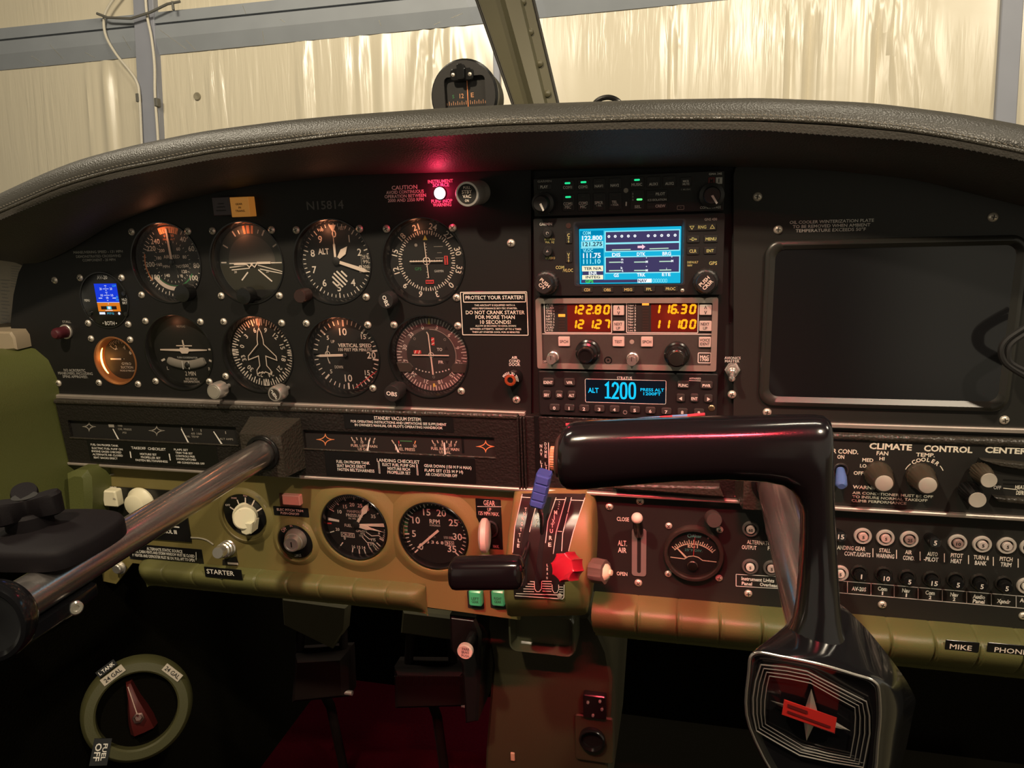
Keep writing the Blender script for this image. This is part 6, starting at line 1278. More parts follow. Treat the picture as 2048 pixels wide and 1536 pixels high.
bolster('knee_bolster', 'pleated olive knee bolster under the olive gauge panel', P(272, 1128, 10)[0], (bz0 + bz1) / 2, P(846, 1195, 10)[0], 34, 18, pxs([325, 383, 442, 507, 570, 633, 700, 767], 1160), OLIVEV)
bz0 = P(1210, 1192, 8)[1]; bz1 = P(2048, 1263, 8)[1]
bolster('knee_bolster', 'pleated olive knee bolster with MIKE and PHONE tapes under the breaker panel', P(1188, 1220, 10)[0], (bz0 + bz1) / 2, 420, 50, 30, pxs([1273, 1355, 1440, 1525, 1610, 1695, 1785, 1874, 1964, 2055, 2146], 1260, 26), OLIVEV, endcap=False)
for s_, x0, x1, y0, y1, tx_, ty_, w_, nm in (('MIKE', 1130, 1440, 1186, 1276, 1272, 1240, 200, 'mike'), ('PHONE', 1508, 1990, 1218, 1304, 1725, 1274, 300, 'phone')):
    placard(f'label_tape', f'embossed dark tape reading {s_} on the right olive bolster', e4, x0, y0, x1, y1, 29.5, [(s_, tx_, ty_, 42, w_)], m=PALE)

# ================================================================== breaker and switch panel on the right
CP = T('breaker_panel', 'long black switch and breaker panel right of the lever quadrant', 'instrument panel', 1700, 1120, d=2)
zt = CP.l(1400, 1012)[1]; zb = (CP.l(1300, 1197)[1] + CP.l(1900, 1242)[1]) / 2; xl = CP.l(1186, 1100)[0]
mb = MB(); mb.plate([(xl, zb), (320, zb), (320, zt + 30), (xl, zt + 30)], [], -2.5, 0, RPANEL); CP.part('plate', mb)
screws(CP, [(262, 148), (535, 100), (520, 825), (1498, 920)], e2, 0); screws(CP, [(562, 853), (1836, 955)], e4, 0)
for s_, x, y, h, w, in (('CLOSE', 382, 260, 34, 108), ('ALT.', 378, 474, 46, 82), ('AIR', 376, 536, 44, 76), ('OPEN', 374, 746, 32, 94), ('ALTERNATOR', 1606, 470, 34, 240), ('OUTPUT', 1506, 512, 34, 130), ('FIELD', 1722, 522, 34, 100)):
    L = MB(); CP.tx(L, e2, s_, x, y, h, w, .2, PALE); CP.part('lettering', L)
L = MB(); CP.ln(L, e2, [(1803, 462), (1803, 545)], 5, .2, GREY); CP.part('divider_line', L)
def tape_table(F, x0, y0, x1, y1, x2, y2, h, ws, divs, nm):
    t = CP; m = MB(); t.ln(m, F, [(x0, y0), (x1, y1)], 6, .25, GREY); t.ln(m, F, [(x0, y0 + h), (x1, y1 + h)], 6, .25, GREY)
    for x in divs: yy = y0 + (y1 - y0) * (x - x0) / (x1 - x0); t.ln(m, F, [(x, yy), (x, yy + h)], 6, .25, GREY)
    for s_, x, y, hh, w in ws: t.tx(m, F, s_, x, y, hh, w, .25, WHITE if 'L' != s_ else WHITE, bold=.03)
    t.part('label_strip', m)
tape_table(e2, 1390, 750, 1960, 782, 0, 0, 106, [('Instrument Lights', 1583, 798, 30, 292), ('Panel', 1486, 834, 28, 92), ('Overhead', 1682, 846, 28, 162), ('Nav', 1880, 818, 28, 70), ('Lights', 1880, 858, 28, 112)], [1390, 1780], 's')
for ws in ([('LANDING GEAR', 275, 345, 36, 270), ('CONT./LIGHTS', 338, 400, 36, 236)], [('STALL', 587, 366, 34, 104), ('WARNING', 588, 416, 36, 166)], [('AIR', 800, 382, 34, 62), ('COND.', 802, 434, 36, 104)], [('AUTO', 1016, 398, 34, 94), ('-PILOT', 1004, 446, 36, 132)], [('PITOT', 1237, 412, 36, 110), ('HEAT', 1231, 462, 36, 98)], [('TURN &', 1458, 430, 36, 142), ('BANK', 1452, 480, 36, 106)], [('PITCH', 1682, 444, 36, 116), ('TRIM', 1680, 494, 36, 98)]):
    L = MB(); [CP.tx(L, e4, s_, x, y, h, w, .2, PALE if i == 0 else WHITE, bold=.02) for i, (s_, x, y, h, w) in enumerate(ws)]; CP.part('lettering', L)
for x, y in ((478, 346), (691, 360), (904, 376), (1124, 392), (1342, 408), (1566, 424), (1790, 440)): L = MB(); CP.ln(L, e4, [(x, y), (x, y + 80)], 7, .2, PALE); CP.part('divider_line', L)
tape_table(e4, 60, 630, 1860, 782, 0, 0, 108, [('AV-20S', 352, 714, 34, 130), ('Com', 565, 712, 34, 86), ('1', 565, 752, 30, 14), ('Nav', 778, 728, 34, 72), ('1', 780, 770, 30, 14), ('Com', 995, 748, 34, 86), ('2', 995, 790, 30, 24), ('Nav', 1214, 765, 34, 74), ('2', 1212, 806, 30, 24), ('Audio', 1436, 784, 34, 112), ('Panel', 1434, 826, 34, 108), ('Xpndr', 1660, 826, 34, 124), ('Aux', 1850, 818, 34, 90)], [248, 460, 670, 886, 1105, 1325, 1548, 1772], 'b')
RINGL = mat('breaker_ring', (0.62, 0.56, 0.50), 0.4, 0.3)
RINGD = mat('breaker_ring_dark', (0.16, 0.13, 0.12), 0.4, 0.3)
BTN = mat('breaker_button', (0.62, 0.42, 0.38), 0.5); BTN2 = mat('breaker_button_dull', (0.30, 0.20, 0.18), 0.5); BTNW = mat('breaker_button_white', (0.75, 0.70, 0.62), 0.5)
def breaker(F, x, y, num, label, ring=RINGL, btn=BTN, R_=7.4):
    t = T('circuit_breaker', label, 'circuit breaker', *F(x, y), d=2, group=None)
    mb = MB(); mb.lathe([(R_, -1), (R_, 1.6), (R_ - .5, 2.4), (R_ - 2.0, 2.4), (R_ - 2.4, 1.4), (R_ - 2.4, -.5)], ring, n=40, close=True); t.part('collar', mb)
    mb = MB(); mb.lathe([(R_ - 2.2, -.6), (R_ - 2.2, .3), (0, .3)], FACEK, n=32); t.part('well', mb)
    mb = MB(); mb.lathe([(R_ - 3.6, 0), (R_ - 3.6, 3.4), (R_ - 4.0, 3.8), (0, 3.8)], btn, n=32); bo = t.part('button', mb)
    mb = MB(); mb.text(num, 0, 0, 2.7, 4.0, FACEK, 1.9 * len(num), 0, .03); t.part('number', mb, parent=bo)
def pulled(F, bx_, by_, tx_, ty_, num, label, nut=True, Lk=13, r=5.0):
    t = T('circuit_breaker', label, 'circuit breaker', *F(bx_, by_), d=2); a = Vector((0, 0, 0)); b = Vector((*t.l(*F(tx_, ty_), Lk), Lk)); ax = b - a; LL = ax.length
    if nut:
        mb = MB(); mb.lathe([(7.2, -1), (7.2, 1.2), (6.6, 2.2), (5.8, 2.2), (5.6, .6)], mat('breaker_nut', (0.05, 0.046, 0.04), 0.3, 0.6) if 'breaker_nut' not in bpy.data.materials else bpy.data.materials['breaker_nut'], n=32, flute=(16, .03, -1, 1.4), close=True); t.part('nut', mb)
    mb = MB(); mb.lathe([(4.4, -.5), (4.4, LL * .5), (r, LL * .55), (r, LL - 1), (r - .8, LL), (0, LL)], GLOSSK, axis=tuple(ax), org=(0, 0, 0), n=36); bo = t.part('button', mb)
    mb = MB(); mb.text(num, b.x, b.y, 4.2, LL + .4, WHITE, 2.5 * len(num) if num != '1' else 1.1, 0, .02); t.part('number', mb, parent=bo)
breaker(e2, 1518, 343, '60', 'round breaker marked 60 above the OUTPUT lettering', RINGD); breaker(e2, 1720, 354, '5', 'round breaker above the FIELD lettering', RINGD)
breaker(e2, 1514, 677, '5', 'round breaker above the Panel lettering with whiter button', RINGD, BTNW); breaker(e2, 1704, 690, '5', 'round breaker above the Overhead lettering', RINGD); breaker(e2, 1905, 705, '5', 'round breaker half hidden by the control wheel arm above Nav Lights', RINGD, BTNW)
breaker(e4, 384, 231, '5', 'pink centred breaker above the CONT./LIGHTS lettering'); breaker(e4, 588, 246, '5', 'pink centred breaker above the STALL WARNING lettering'); breaker(e4, 803, 259, '25', 'breaker marked 25 above the AIR COND. lettering', btn=BTN2)
breaker(e4, 1239, 290, '10', 'dull breaker above the PITOT HEAT lettering', btn=BTN2); breaker(e4, 1460, 305, '5', 'white ringed breaker above the TURN & BANK lettering', btn=PINKP); breaker(e4, 1682, 317, '5', 'white ringed breaker above the PITCH TRIM lettering', btn=PINKP); breaker(e4, 1890, 332, '5', 'breaker cut by the right photo edge in the upper row')
pulled(e4, 985, 245, 1042, 296, '5', 'black pulled out breaker above the AUTO-PILOT lettering', False, 16); pulled(e4, 150, 205, 190, 240, '15', 'black breaker marked 15 just right of the control wheel arm', False)
for bx_, by_, tx_, ty_, n_, lb in ((350, 560, 374, 600, '1', 'AV-20S'), (570, 575, 602, 618, '10', 'first Com'), (782, 602, 810, 648, '5', 'first Nav'), (1000, 615, 1034, 662, '15', 'second Com'), (1218, 625, 1248, 676, '5', 'second Nav'), (1432, 640, 1462, 690, '5', 'Audio Panel'), (1655, 660, 1688, 708, '5', 'Xpndr')):
    pulled(e4, bx_, by_, tx_, ty_, n_, f'black button breaker marked {n_} above the {lb} lettering')
breaker(e4, 1860, 680, '5', 'white ringed breaker cut by the right photo edge in the lower row', btn=BTNW); breaker(e4, 178, 566, '5', 'white ringed lower row breaker beside the control wheel arm', btn=BTNW)
# exhaust temperature gauge
t = T('exhaust_temperature_gauge', 'small round EGT gauge with cream scale and steel rim', 'gauge', *e2(1010, 550), d=2)
mb = MB(); R_ = 27.5; mb.lathe([(R_, -1), (R_, 6), (R_ - 1.0, 7.6), (R_ - 3.2, 7.6), (R_ - 4.6, 5.5), (R_ - 4.8, 3)], mat('egt_rim', (0.12, 0.095, 0.08), 0.35, 0.8, var=.3, vscale=80), n=64, close=True); t.part('bezel', mb)
mb = MB(); mb.lathe([(0, 3.2), (R_ - 4.4, 3.2), (R_ - 4.4, -1), (0, -1)], FACEK, n=56); t.part('dial', mb)
CRM = mat('dial_cream', (0.80, 0.72, 0.52), .6); mb = MB(); oz = -13.5; G1_ = 3.4
mb.arc(0, oz, 22.8, 23.8, -48, 48, G1_, CRM)
for i in range(21): mb.tick(0, oz, 23.5, 27.4 if i % 2 == 0 else 26.2, -46 + i * 4.6, .8, G1_, CRM)
mb.text('Alcor', 2.5, 17.8, 2.8, G1_, TEAL, 9, 0, .03); mb.arc(-4, 17.8, 1.3, 1.9, 0, 360, G1_, TEAL); mb.text('EGT', 0, 7.6, 3.6, G1_, CRM, 10.5, 0, .03); mb.text('25°F/DIV.', 0, 3.2, 2.3, G1_, TEAL, 16)
mb.line([(-21, -5.5), (-8, -6.3), (-4.5, -3.5), (0, -2.6), (4.5, -3.6), (8.5, -6.5), (21, -6.9)], .9, G1_, CRM); t.part('dial_markings', mb)
needle(t, 'needle', [(-15.6, 4.6), (-15.0, 5.4), (-6, -3.6), (-7.4, -4.8)], CRM, 4); needle(t, 'red_pointer', [(-.3, -2), (.3, -2), (1.2, 17), (.8, 17)], REDP, 4); mb = MB(); mb.disc(13, 16.5, .9, G1_, mat('pink_dot', (0.6, 0.2, 0.2), .5), 12); t.part('dot', mb)
mb = MB(); mb.lathe([(5, 3), (5, 6), (4.2, 7), (0, 7.2)], mat('adjust_screw', (0.25, 0.18, 0.16), 0.3, 1.0), -.5, -11.5, 24); t.part('adjusting_screw', mb)
mb = MB(); mb.disc(0, 0, R_ - 4, 6.2, GLASS, 48); t.part('cover_glass', mb); screws(t, [(790, 318), (1243, 352), (785, 745), (1238, 783)], e2, 0, .9)
t = T('panel_button', 'dull round dimmer knob touching the upper right of the EGT gauge', 'knob', *e2(1165, 225), d=2); b = t.l(*e2(1195, 270), 16)
mb = MB(); mb.lathe([(4.5, 0), (4.5, 6), (7.2, 7), (7.2, 16), (6.6, 17), (0, 17)], mat('dull_brown', (0.05, 0.04, 0.035), .4), axis=(b[0], b[1], 16), n=32); t.solo(mb)
# alternate air lever
t = T('alternate_air_lever', 'slide lever in a tall steel slot between CLOSE and OPEN', 'lever', *e2(520, 560), d=2)
mb = MB(); cx, cz, w, h = t.rect(e2, 462, 345, 590, 765, .5); mb.plate(rrect(cx, cz, w, h, 3), [rrect(cx, cz - 2, 3.6, h - 10, 1.7)], 0, 1, STEEL); t.part('slot_plate', mb)
mb = MB(); mb.rbox(cx, cz, 5, h - 6, -.2, .3, FACEK, 1, .1); t.part('slot', mb)
a = Vector((*t.l(*e2(524, 390), 1), 1)); b = Vector((*t.l(*e2(508, 250), 24), 24)); mb = MB(); mb.tube([tuple(a), tuple(a.lerp(b, .5)), tuple(b)], [4.5, 4.8, 4.2], GLOSSK, 16); t.part('arm', mb)
mb = MB(); mb.lathe([(5.2 * sin(radians(q_)), -5.2 * cos(radians(q_))) for q_ in range(0, 181, 15)], mat('lever_ball', (0.75, 0.70, 0.58), .25), org=tuple(b), n=24); t.part('ball', mb)

# ================================================================== climate control panel
t = T('climate_panel', 'black CLIMATE CONTROL CENTER panel right of the control wheel', 'control panel', *e3(900, 460), d=MD - 2)
CD = 0
za = t.l(1700, 872)[1]; zb_ = t.l(1700, 1012)[1]; zc_ = t.l(2000, 882)[1]
cz0, cz1 = (t.l(1680, 1012)[1] + t.l(2040, 1030)[1]) / 2, (t.l(1680, 878)[1] + t.l(2040, 892)[1]) / 2
mb = MB(); mb.prism([(t.l(1500, 950)[0], cz0), (t.l(2330, 950)[0], cz0), (t.l(2330, 950)[0], cz1), (t.l(1500, 950)[0], cz1)], -12, 0, RPANEL, .5); t.part('plate', mb)
mb = MB(); mb.tube([(t.l(1500, 880)[0], cz1 + 2.6, -.5), (t.l(2330, 880)[0], cz1 + 2.6, -.5)], 3.4, CRACKLE2, 12); t.part('edge_roll', mb)
LW = mat('climate_print', (0.80, 0.75, 0.62), .6)
for s_, x, y, h, w in (('CLIMATE', 708, 168, 56, 428), ('CONTROL', 1286, 192, 56, 490), ('CENTER', 1870, 206, 56, 430), ('AIR COND.', 225, 215, 42, 320), ('ON', 209, 270, 36, 70), ('FAN', 627, 234, 38, 118), ('HI', 622, 288, 32, 52), ('MED', 480, 302, 34, 112), ('LO', 434, 360, 32, 66), ('OFF', 386, 433, 34, 98), ('TEMP.', 1059, 250, 36, 190), ('WARNING', 478, 578, 32, 300), ('HEAT', 2010, 574, 40, 100), ('DEFROST', 2040, 632, 40, 140), ('OFF', 1780, 578, 34, 76)):
    L = MB(); t.tx(L, e3, s_, x, y, h, w, .2, LW if s_ != 'OFF' or x < 1000 else GREY, bold=.035 if h > 50 else .025); t.part('lettering', L)
L = MB()
for s_, x, y, h, w in (('AIR CONDITIONER MUST BE OFF', 725, 650, 25, 812), ('TO INSURE NORMAL TAKEOFF', 698, 688, 25, 756), ('CLIMB PERFORMANCE', 590, 722, 25, 552)): t.tx(L, e3, s_, x, y, h, w, .2, LW, bold=.02)
t.part('lettering', L)
L = MB(); cx_, cz_ = t.l(*e3(1040, 470), .2)
for i, ch in enumerate('COOLER'): an = -34 + i * 14.2; L.text(ch, cx_ + 15.4 * sin(radians(an)), cz_ + 15.4 * cos(radians(an)), 3.2, .2, LW, None, an, .03)
L.arc(cx_, cz_, 15.2, 15.9, -68, -44, .2, LW); L.arc(cx_, cz_, 15.2, 15.9, 48, 66, .2, LW); t.part('lettering', L)
L = MB(); t.ln(L, e3, [(1840, 584), (1980, 598)], 7, .2, LW); t.part('divider_line', L)
BRZ = mat('knob_bronze_black', (0.055, 0.042, 0.028), 0.36)
SPUN = mat('spun_aluminium', (0.80, 0.74, 0.64), 0.36, 0.55)
for bx_, by_, tx_, ty_, r, nm in ((605, 445, 642, 534, 11.2, 'fan_knob'), (1035, 470, 1080, 554, 11.2, 'temperature_knob')):
    o, b = dknob(t, e3, bx_, by_, tx_, ty_, 0, [(r, 0), (r, 4), (r * .92, 5), (r * .74, 21), (r * .68, 22), (0, 22)], BRZ, n=60, flute=(40, .02, 4, 20.5), name=nm)
    mb = MB(); mb.lathe([(6.9, -.2), (6.8, .8), (6.2, 1.1), (0, .7)], SPUN, org=tuple(b), n=36); t.part('knob_cap', mb, parent=o)
    if nm == 'fan_knob': mb = MB(); t.ln(mb, e3, [(466, 450), (490, 458)], 14, 3, LW); t.part('pointer', mb, parent=o)
for bx_, by_, tx_, ty_, r in ((1740, 430, 1695, 505, 7.4), (1640, 640, 1580, 702, 8.0)):
    o, b = dknob(t, e3, bx_, by_, tx_, ty_, 4, [(r, 0), (r, 8), (r * .8, 20), (r * .76, 21), (0, 21)], BRZ if r < 7.6 else GLOSSK, n=48, flute=(20, .05, 0, 8), name='slide_knob'); mb = MB(); mb.lathe([(r * .8, -.2), (r * .78, .8), (0, .6)], SPUN, org=tuple(b), n=32); t.part('knob_cap', mb, parent=o)
mb = MB(); x0, z0 = t.l(*e3(1600, 360), 4); mb.prism([(x0, z0 + 6), (x0 + 60, z0 + 2), (x0 + 120, z0 + 2), (x0 + 120, z0 - 4), (x0 + 50, z0 - 4), (x0 + 14, z0 + .5)], 0, 7, CRACKLE2, 1.5); t.part('lever_housing', mb)
mb = MB(); x0, z0 = t.l(*e3(1740, 690), 4); mb.prism([(x0, z0 + 2), (x0 + 80, z0 - 1), (x0 + 80, z0 - 6), (x0 + 4, z0 - 2)], 0, 6, CRACKLE2, 1.2); t.part('lever_housing', mb)
for y in (500, 540): mb = MB(); t.ln(mb, e3, [(1840, y), (2140, y + 16)], 12, .3, GLOSSK); t.part('slot', mb)
t = T('air_conditioner_switch', 'toggle switch with a blue cap at the left end of the climate panel', 'switch', *e3(205, 400), d=MD - 2)
mb = MB(); mb.ring_solid(0, 0, 5.0, 6.6, 0, 2, mat('switch_collar', (0.07, 0.06, 0.055), .35, .6), 32); t.part('collar', mb)
b = t.l(*e3(212, 545), 16); mb = MB(); mb.tube([(0, 0, 0), (b[0] * .5, b[1] * .5, 10), (b[0], b[1], 17), (b[0] * 1.05, b[1] * 1.12, 19)], [3.4, 4.6, 4.8, 3.0], SKYBLUE, 20); t.part('blue_cap', mb)

# light dimmers in the strip behind the control wheel
t = T('light_dimmer_panel', 'black strip with ribbed orange thumbwheel and NAV LIGHT lettering', 'control panel', 1100, 905, d=MD - 2)
mb = MB(); mb.prism([(t.l(1052, 900)[0], cz0 + t.z * 0 + (T('q', '', '', 1100, 985, d=MD - 2).z - t.z)), (t.l(1500, 900)[0], T('q', '', '', 1300, 990, d=MD - 2).z - t.z), (t.l(1500, 900)[0], T('q', '', '', 1300, 846, d=MD - 2).z - t.z), (t.l(1052, 900)[0], T('q', '', '', 1100, 838, d=MD - 2).z - t.z)], -12, 0, CRACKLE, .5) if False else mb.prism([(t.l(1052, 900)[0], t.l(1150, 978)[1]), (t.l(1500, 900)[0], t.l(1150, 978)[1]), (t.l(1500, 900)[0], t.l(1150, 836)[1]), (t.l(1052, 900)[0], t.l(1150, 836)[1])], -12, 0, CRACKLE, .5); t.part('plate', mb)
for s_, x, y in (('NAV LIGHT', 1082, 922), ('DOME LIGHT', 1091, 918)):
    L = MB(); [t.tx(L, F0, ch, x + i * .2, y - 30 + i * 8, 6, None if False else (1.6 if ch == 'I' else 4.5), .3, WHITE) for i, ch in enumerate(s_) if ch != ' ']; t.part('lettering', L)
L = MB(); t.ln(L, F0, [(1097, 885), (1098, 945)], 1.4, .3, WHITE); t.part('divider_line', L)
mb = MB(); x, z = t.l(1108, 918, 2); mb.lathe([(0, -3.5), (12, -3.5), (12.6, -3), (12.6, 3), (12, 3.5), (0, 3.5)], mat('thumbwheel', (0.55, 0.30, 0.15), .4), axis=(1, 0, 0), org=(x, z, -4), n=64, flute=(32, .02, -3.2, 3.2)); t.part('thumbwheel', mb)
mb = MB(); t.bx(mb, F0, 1070, 832, 1079, 985, 0, 1.5, GLOSSK, .4, .3); t.part('ridge', mb)
# shelf lip under the control wheel handle
t = T('shelf_lip', 'bronze crackle shelf lip visible under the control wheel handle', 'shelf', 1340, 975, d=MD)
mb = MB(); x0, z0 = t.l(1225, 972, 8); x1, z1 = t.l(1448, 988, 8); mb.prism([(x0, z0 - 2), (x1, z0 - 4.5), (x1 - 4, z0 + 5), (x0, z0 + 2)], 0, 10, CRACKLE2, 1.5); t.solo(mb)

def closed(pts, k=5):
    out = []; n = len(pts); V_ = [Vector(p) for p in pts]
    for i in range(n):
        p0, p1, p2, p3 = V_[i - 1], V_[i], V_[(i + 1) % n], V_[(i + 2) % n]
        for j in range(k):
            s_ = j / k; out.append(tuple(.5 * (2 * p1 + (p2 - p0) * s_ + (2 * p0 - 5 * p1 + 4 * p2 - p3) * s_ * s_ + (3 * p1 - p0 - 3 * p2 + p3) * s_ ** 3)))
    return out

# ================================================================== lever quadrant
QP = [(980, 10), (1000, 22), (1025, 33), (1060, 43), (1100, 50), (1150, 53), (1200, 50)]
qd_ = lambda y: interp(QP, max(980, min(1210, y)))
QX = lambda tab, y: interp(tab, y)
t = T('lever_quadrant', 'curved olive quadrant with a black slotted plate for the three engine levers', 'lever quadrant', 1095, 1100, d=0)
QL = [(978, 1027), (1010, 1022), (1097, 1010), (1200, 1004), (1240, 1012)]; QR = [(978, 1172), (1010, 1184), (1100, 1183), (1200, 1178), (1240, 1172)]
mb = MB(); rings = []
for y in (978, 990, 1010, 1035, 1065, 1100, 1150, 1195, 1215, 1232):
    d = qd_(y) if y <= 1195 else (46 if y < 1220 else 30); A = Vector(t.l3(QX(QL, y), y, d)); B = Vector(t.l3(QX(QR, y), y, d)); zb = A.y
    rings.append([(A.x, A.y, -4), tuple(A + Vector((0, 0, -7))), tuple(A + Vector((1.8, 0, -2))), tuple(A + Vector((6, 0, 0))), tuple(B + Vector((-6, 0, 0))), tuple(B + Vector((-1.8, 0, -2))), tuple(B + Vector((0, 0, -7))), (B.x, B.y, -4)])
mb.loft(rings, OLIVE); t.part('housing', mb, sharp=50)
def on_q(x, y, off): px, py = e1(x, y); return t.l3(px, py, qd_(py) + off)
def qband(mb, la, lb, y0, y1, off, m, n=24):
    vs = []; fs = []
    for i in range(n + 1):
        y = y0 + (y1 - y0) * i / n; vs += [on_q(interp(la, y), y, off), on_q(interp(lb, y), y, off)]
        if i: k = 2 * i; fs.append((k - 2, k - 1, k + 1, k))
    mb.add(vs, fs, m, True)
PLT = mat('quadrant_plate', (0.020, 0.014, 0.013), 0.28)
LFT = [(318, 598), (345, 594), (560, 546), (750, 529), (1050, 540), (1090, 545)]; RGT = [(318, 1066), (345, 1060), (560, 985), (740, 940), (1000, 908), (1090, 905)]
mb = MB(); qband(mb, LFT, RGT, 318, 1088, .6, PLT); plt = t.part('slot_plate', mb)
SL1 = [(345, 668), (400, 652), (520, 628), (640, 603), (780, 590), (1000, 586)]; SR1 = [(345, 705), (430, 690), (520, 672), (650, 646), (780, 640), (1000, 636)]
SL2 = [(345, 772), (480, 750), (600, 738), (760, 714), (960, 690), (1036, 706)]; SR2 = [(345, 815), (480, 792), (640, 770), (780, 750), (1000, 742), (1036, 726)]
SL3 = [(345, 928), (590, 862), (740, 836), (950, 820), (1044, 836)]; SR3 = [(345, 962), (590, 905), (740, 890), (1000, 868), (1044, 852)]
for a_, b_, y1 in ((SL1, SR1, 1000), (SL2, SR2, 1036), (SL3, SR3, 1044)): mb = MB(); qband(mb, a_, b_, 345, y1, .9, mat('slot_black', (.003, .003, .003), .9) if 'slot_black' not in bpy.data.materials else bpy.data.materials['slot_black']); t.part('slot', mb, parent=plt)
mb = MB()
def qline(pts, w=5):
    P_ = []
    for (x0, y0), (x1, y1) in zip(pts, pts[1:]):
        for k in range(6): P_.append((x0 + (x1 - x0) * k / 6, y0 + (y1 - y0) * k / 6))
    P_.append(pts[-1]); vs, fs = [], []
    for i, p in enumerate(P_):
        a_ = Vector(P_[max(0, i - 1)]); b_ = Vector(P_[min(len(P_) - 1, i + 1)]); n_ = (b_ - a_).normalized(); n_ = Vector((-n_.y, n_.x)) * w / 2
        vs += [on_q(p[0] + n_.x, p[1] + n_.y, 1.15), on_q(p[0] - n_.x, p[1] - n_.y, 1.15)]
        if i: k = 2 * i; fs.append((k - 2, k - 1, k + 1, k))
    mb.add(vs, fs, PALE, True)
qline([(602, 322), (548, 560), (531, 750)]); qline([(592, 344), (660, 348)]); qline([(700, 420), (672, 520), (655, 600)]); qline([(850, 346), (790, 520), (772, 680)]); qline([(922, 346), (850, 600), (828, 760)]); qline([(840, 362), (918, 362)]); qline([(962, 346), (898, 610), (890, 740)]); qline([(1060, 350), (975, 600), (940, 740)]); qline([(955, 366), (1056, 370)]); qline([(860, 594), (892, 596)])
for y in (962, 980, 998, 1016, 1034): qline([(700 - (y - 960) * .9 - 40 if y < 1000 else 610, y), (688, y + 2)], 6); qline([(748, y - 2), (816, y)], 6); qline([(872, y + 4 if y < 1044 else y), (900, y + 5)], 6) if y > 980 else None
qline([(556, 1050), (900, 1062)], 6); qline([(548, 1066), (896, 1090), (906, 1078), (908, 985)], 6)
qline([(690, 960), (692, 1015), (706, 1036), (726, 1036), (742, 1015), (744, 960)], 5); qline([(820, 985), (822, 1025), (836, 1046), (856, 1044), (868, 1020), (868, 985)], 5)
def qtext(ch, x, y, h, w):
    vs, fs, gw = glyphs(ch, .02); mb.add([on_q(x + vx / gw * w, y - vz / CAP * h, 1.15) for vx, vz in vs], fs, PALE, True)
for ch, x, y in zip('THROTTLE', (627, 618, 607, 600, 592, 583, 578, 573), (435, 468, 502, 540, 582, 622, 662, 700)): qtext(ch, x, y, 25, 17)
for ch, x, y in zip('PROP', (730, 719, 710, 704), (440, 476, 513, 550)): qtext(ch, x, y, 27, 18)
for ch, x, y in zip('MIXTURE', (846, 836, 829, 822, 815, 809, 803), (457, 490, 520, 553, 593, 643, 692)): qtext(ch, x, y, 28, 22 if ch != 'I' else 6)
for ch, x, y in zip('LEAN', (786, 785, 785, 783), (843, 872, 904, 936)): qtext(ch, x, y, 18, 10)
for ch, x, y in zip('RICH', (874, 871, 868, 865), (380, 397, 413, 430)): qtext(ch, x, y, 9, 8)
t.part('lettering', mb, parent=plt)
m2 = MB(); a_ = on_q(876, 1066, .6); m2.lathe([(2.6, 0), (2.2, 1.2), (0, 1.5)], SCREWM, org=a_, n=16); t.part('rivet', m2)
# throttle
t = T('throttle_lever', 'glossy black T-shaped throttle handle left of the quadrant', 'lever', 1050, 1120, d=45)
mb = MB(); rings = []
xa, za, dd = t.l3(898, 1146, 104); xb, zb, _ = t.l3(1049, 1144, 104)
for u in [0, .012, .035, .07, .12, .25, .5, .75, .88, .93, .965, .988, 1]:
    x = xa + (xb - xa) * u; k = sqrt(max(0.04, 1 - max(0, 1 - u / .12) ** 2.6)) * sqrt(max(.12, 1 - max(0, (u - .90) / .10) ** 2.4)); zc = za + (zb - za) * u
    rings.append([(x, zc + 14.4 * k * (abs(sin(q_)) ** .72) * (1 if sin(q_) > 0 else -1), dd + 12.5 * k * (abs(cos(q_)) ** .8) * (1 if cos(q_) > 0 else -1)) for q_ in [2 * pi * i / 28 for i in range(28)]])
mb.loft(rings, YOKEK); t.part('handle', mb)
mb = MB(); q0 = t.l3(1056, 1090, 50); q1 = t.l3(1040, 1140, 100); mb.tube([(q0[0], q0[1], q0[2] - 4), q0, q1], [3.2, 3.2, 3.5], GLOSSK, 12, ell=.6); t.part('arm', mb)
# propeller lever
t = T('propeller_lever', 'propeller lever with a ridged blue knob pushed fully forward', 'lever', 1078, 1040, d=40)
A = Vector(t.l3(*e1(712, 405), 62)); B = Vector(t.l3(*e1(768, 160), 62)); ax = (B - A).normalized(); sd = Vector((ax.y, -ax.x, 0)); H_ = (B - A).length
mb = MB(); rings = []; N = 40
for i in range(N + 1):
    u = i / N; ph = (u * 4.2) % 1.0; w = 6.3 * (1 + .035 * (abs(ph - .5) * 2)); dp = 7.5 + (1.6 if .08 < ph < .92 else .2) - 1.2 * u
    if u < .06 or u > .95: w *= .9; dp *= .8
    c = A + ax * (H_ * u)
    rings.append([tuple(c + sd * (w * sx) + Vector((0, 0, dz * dp))) for sx, dz in ((-1, -.7), (-.8, -1), (.8, -1), (1, -.7), (1, .7), (.8, 1), (-.8, 1), (-1, .7))])
mb.loft(rings, BLUEK); t.part('knob', mb, sharp=25)
mb = MB(); q0 = t.l3(*e1(745, 600), 44); q1 = t.l3(*e1(742, 470), 50); mb.tube([(q0[0], q0[1], q0[2] - 5), q0, q1, tuple(A + ax * 2)], [2.6, 2.8, 3.4, 4.2], GLOSSK, 10, ell=.6); t.part('arm', mb)
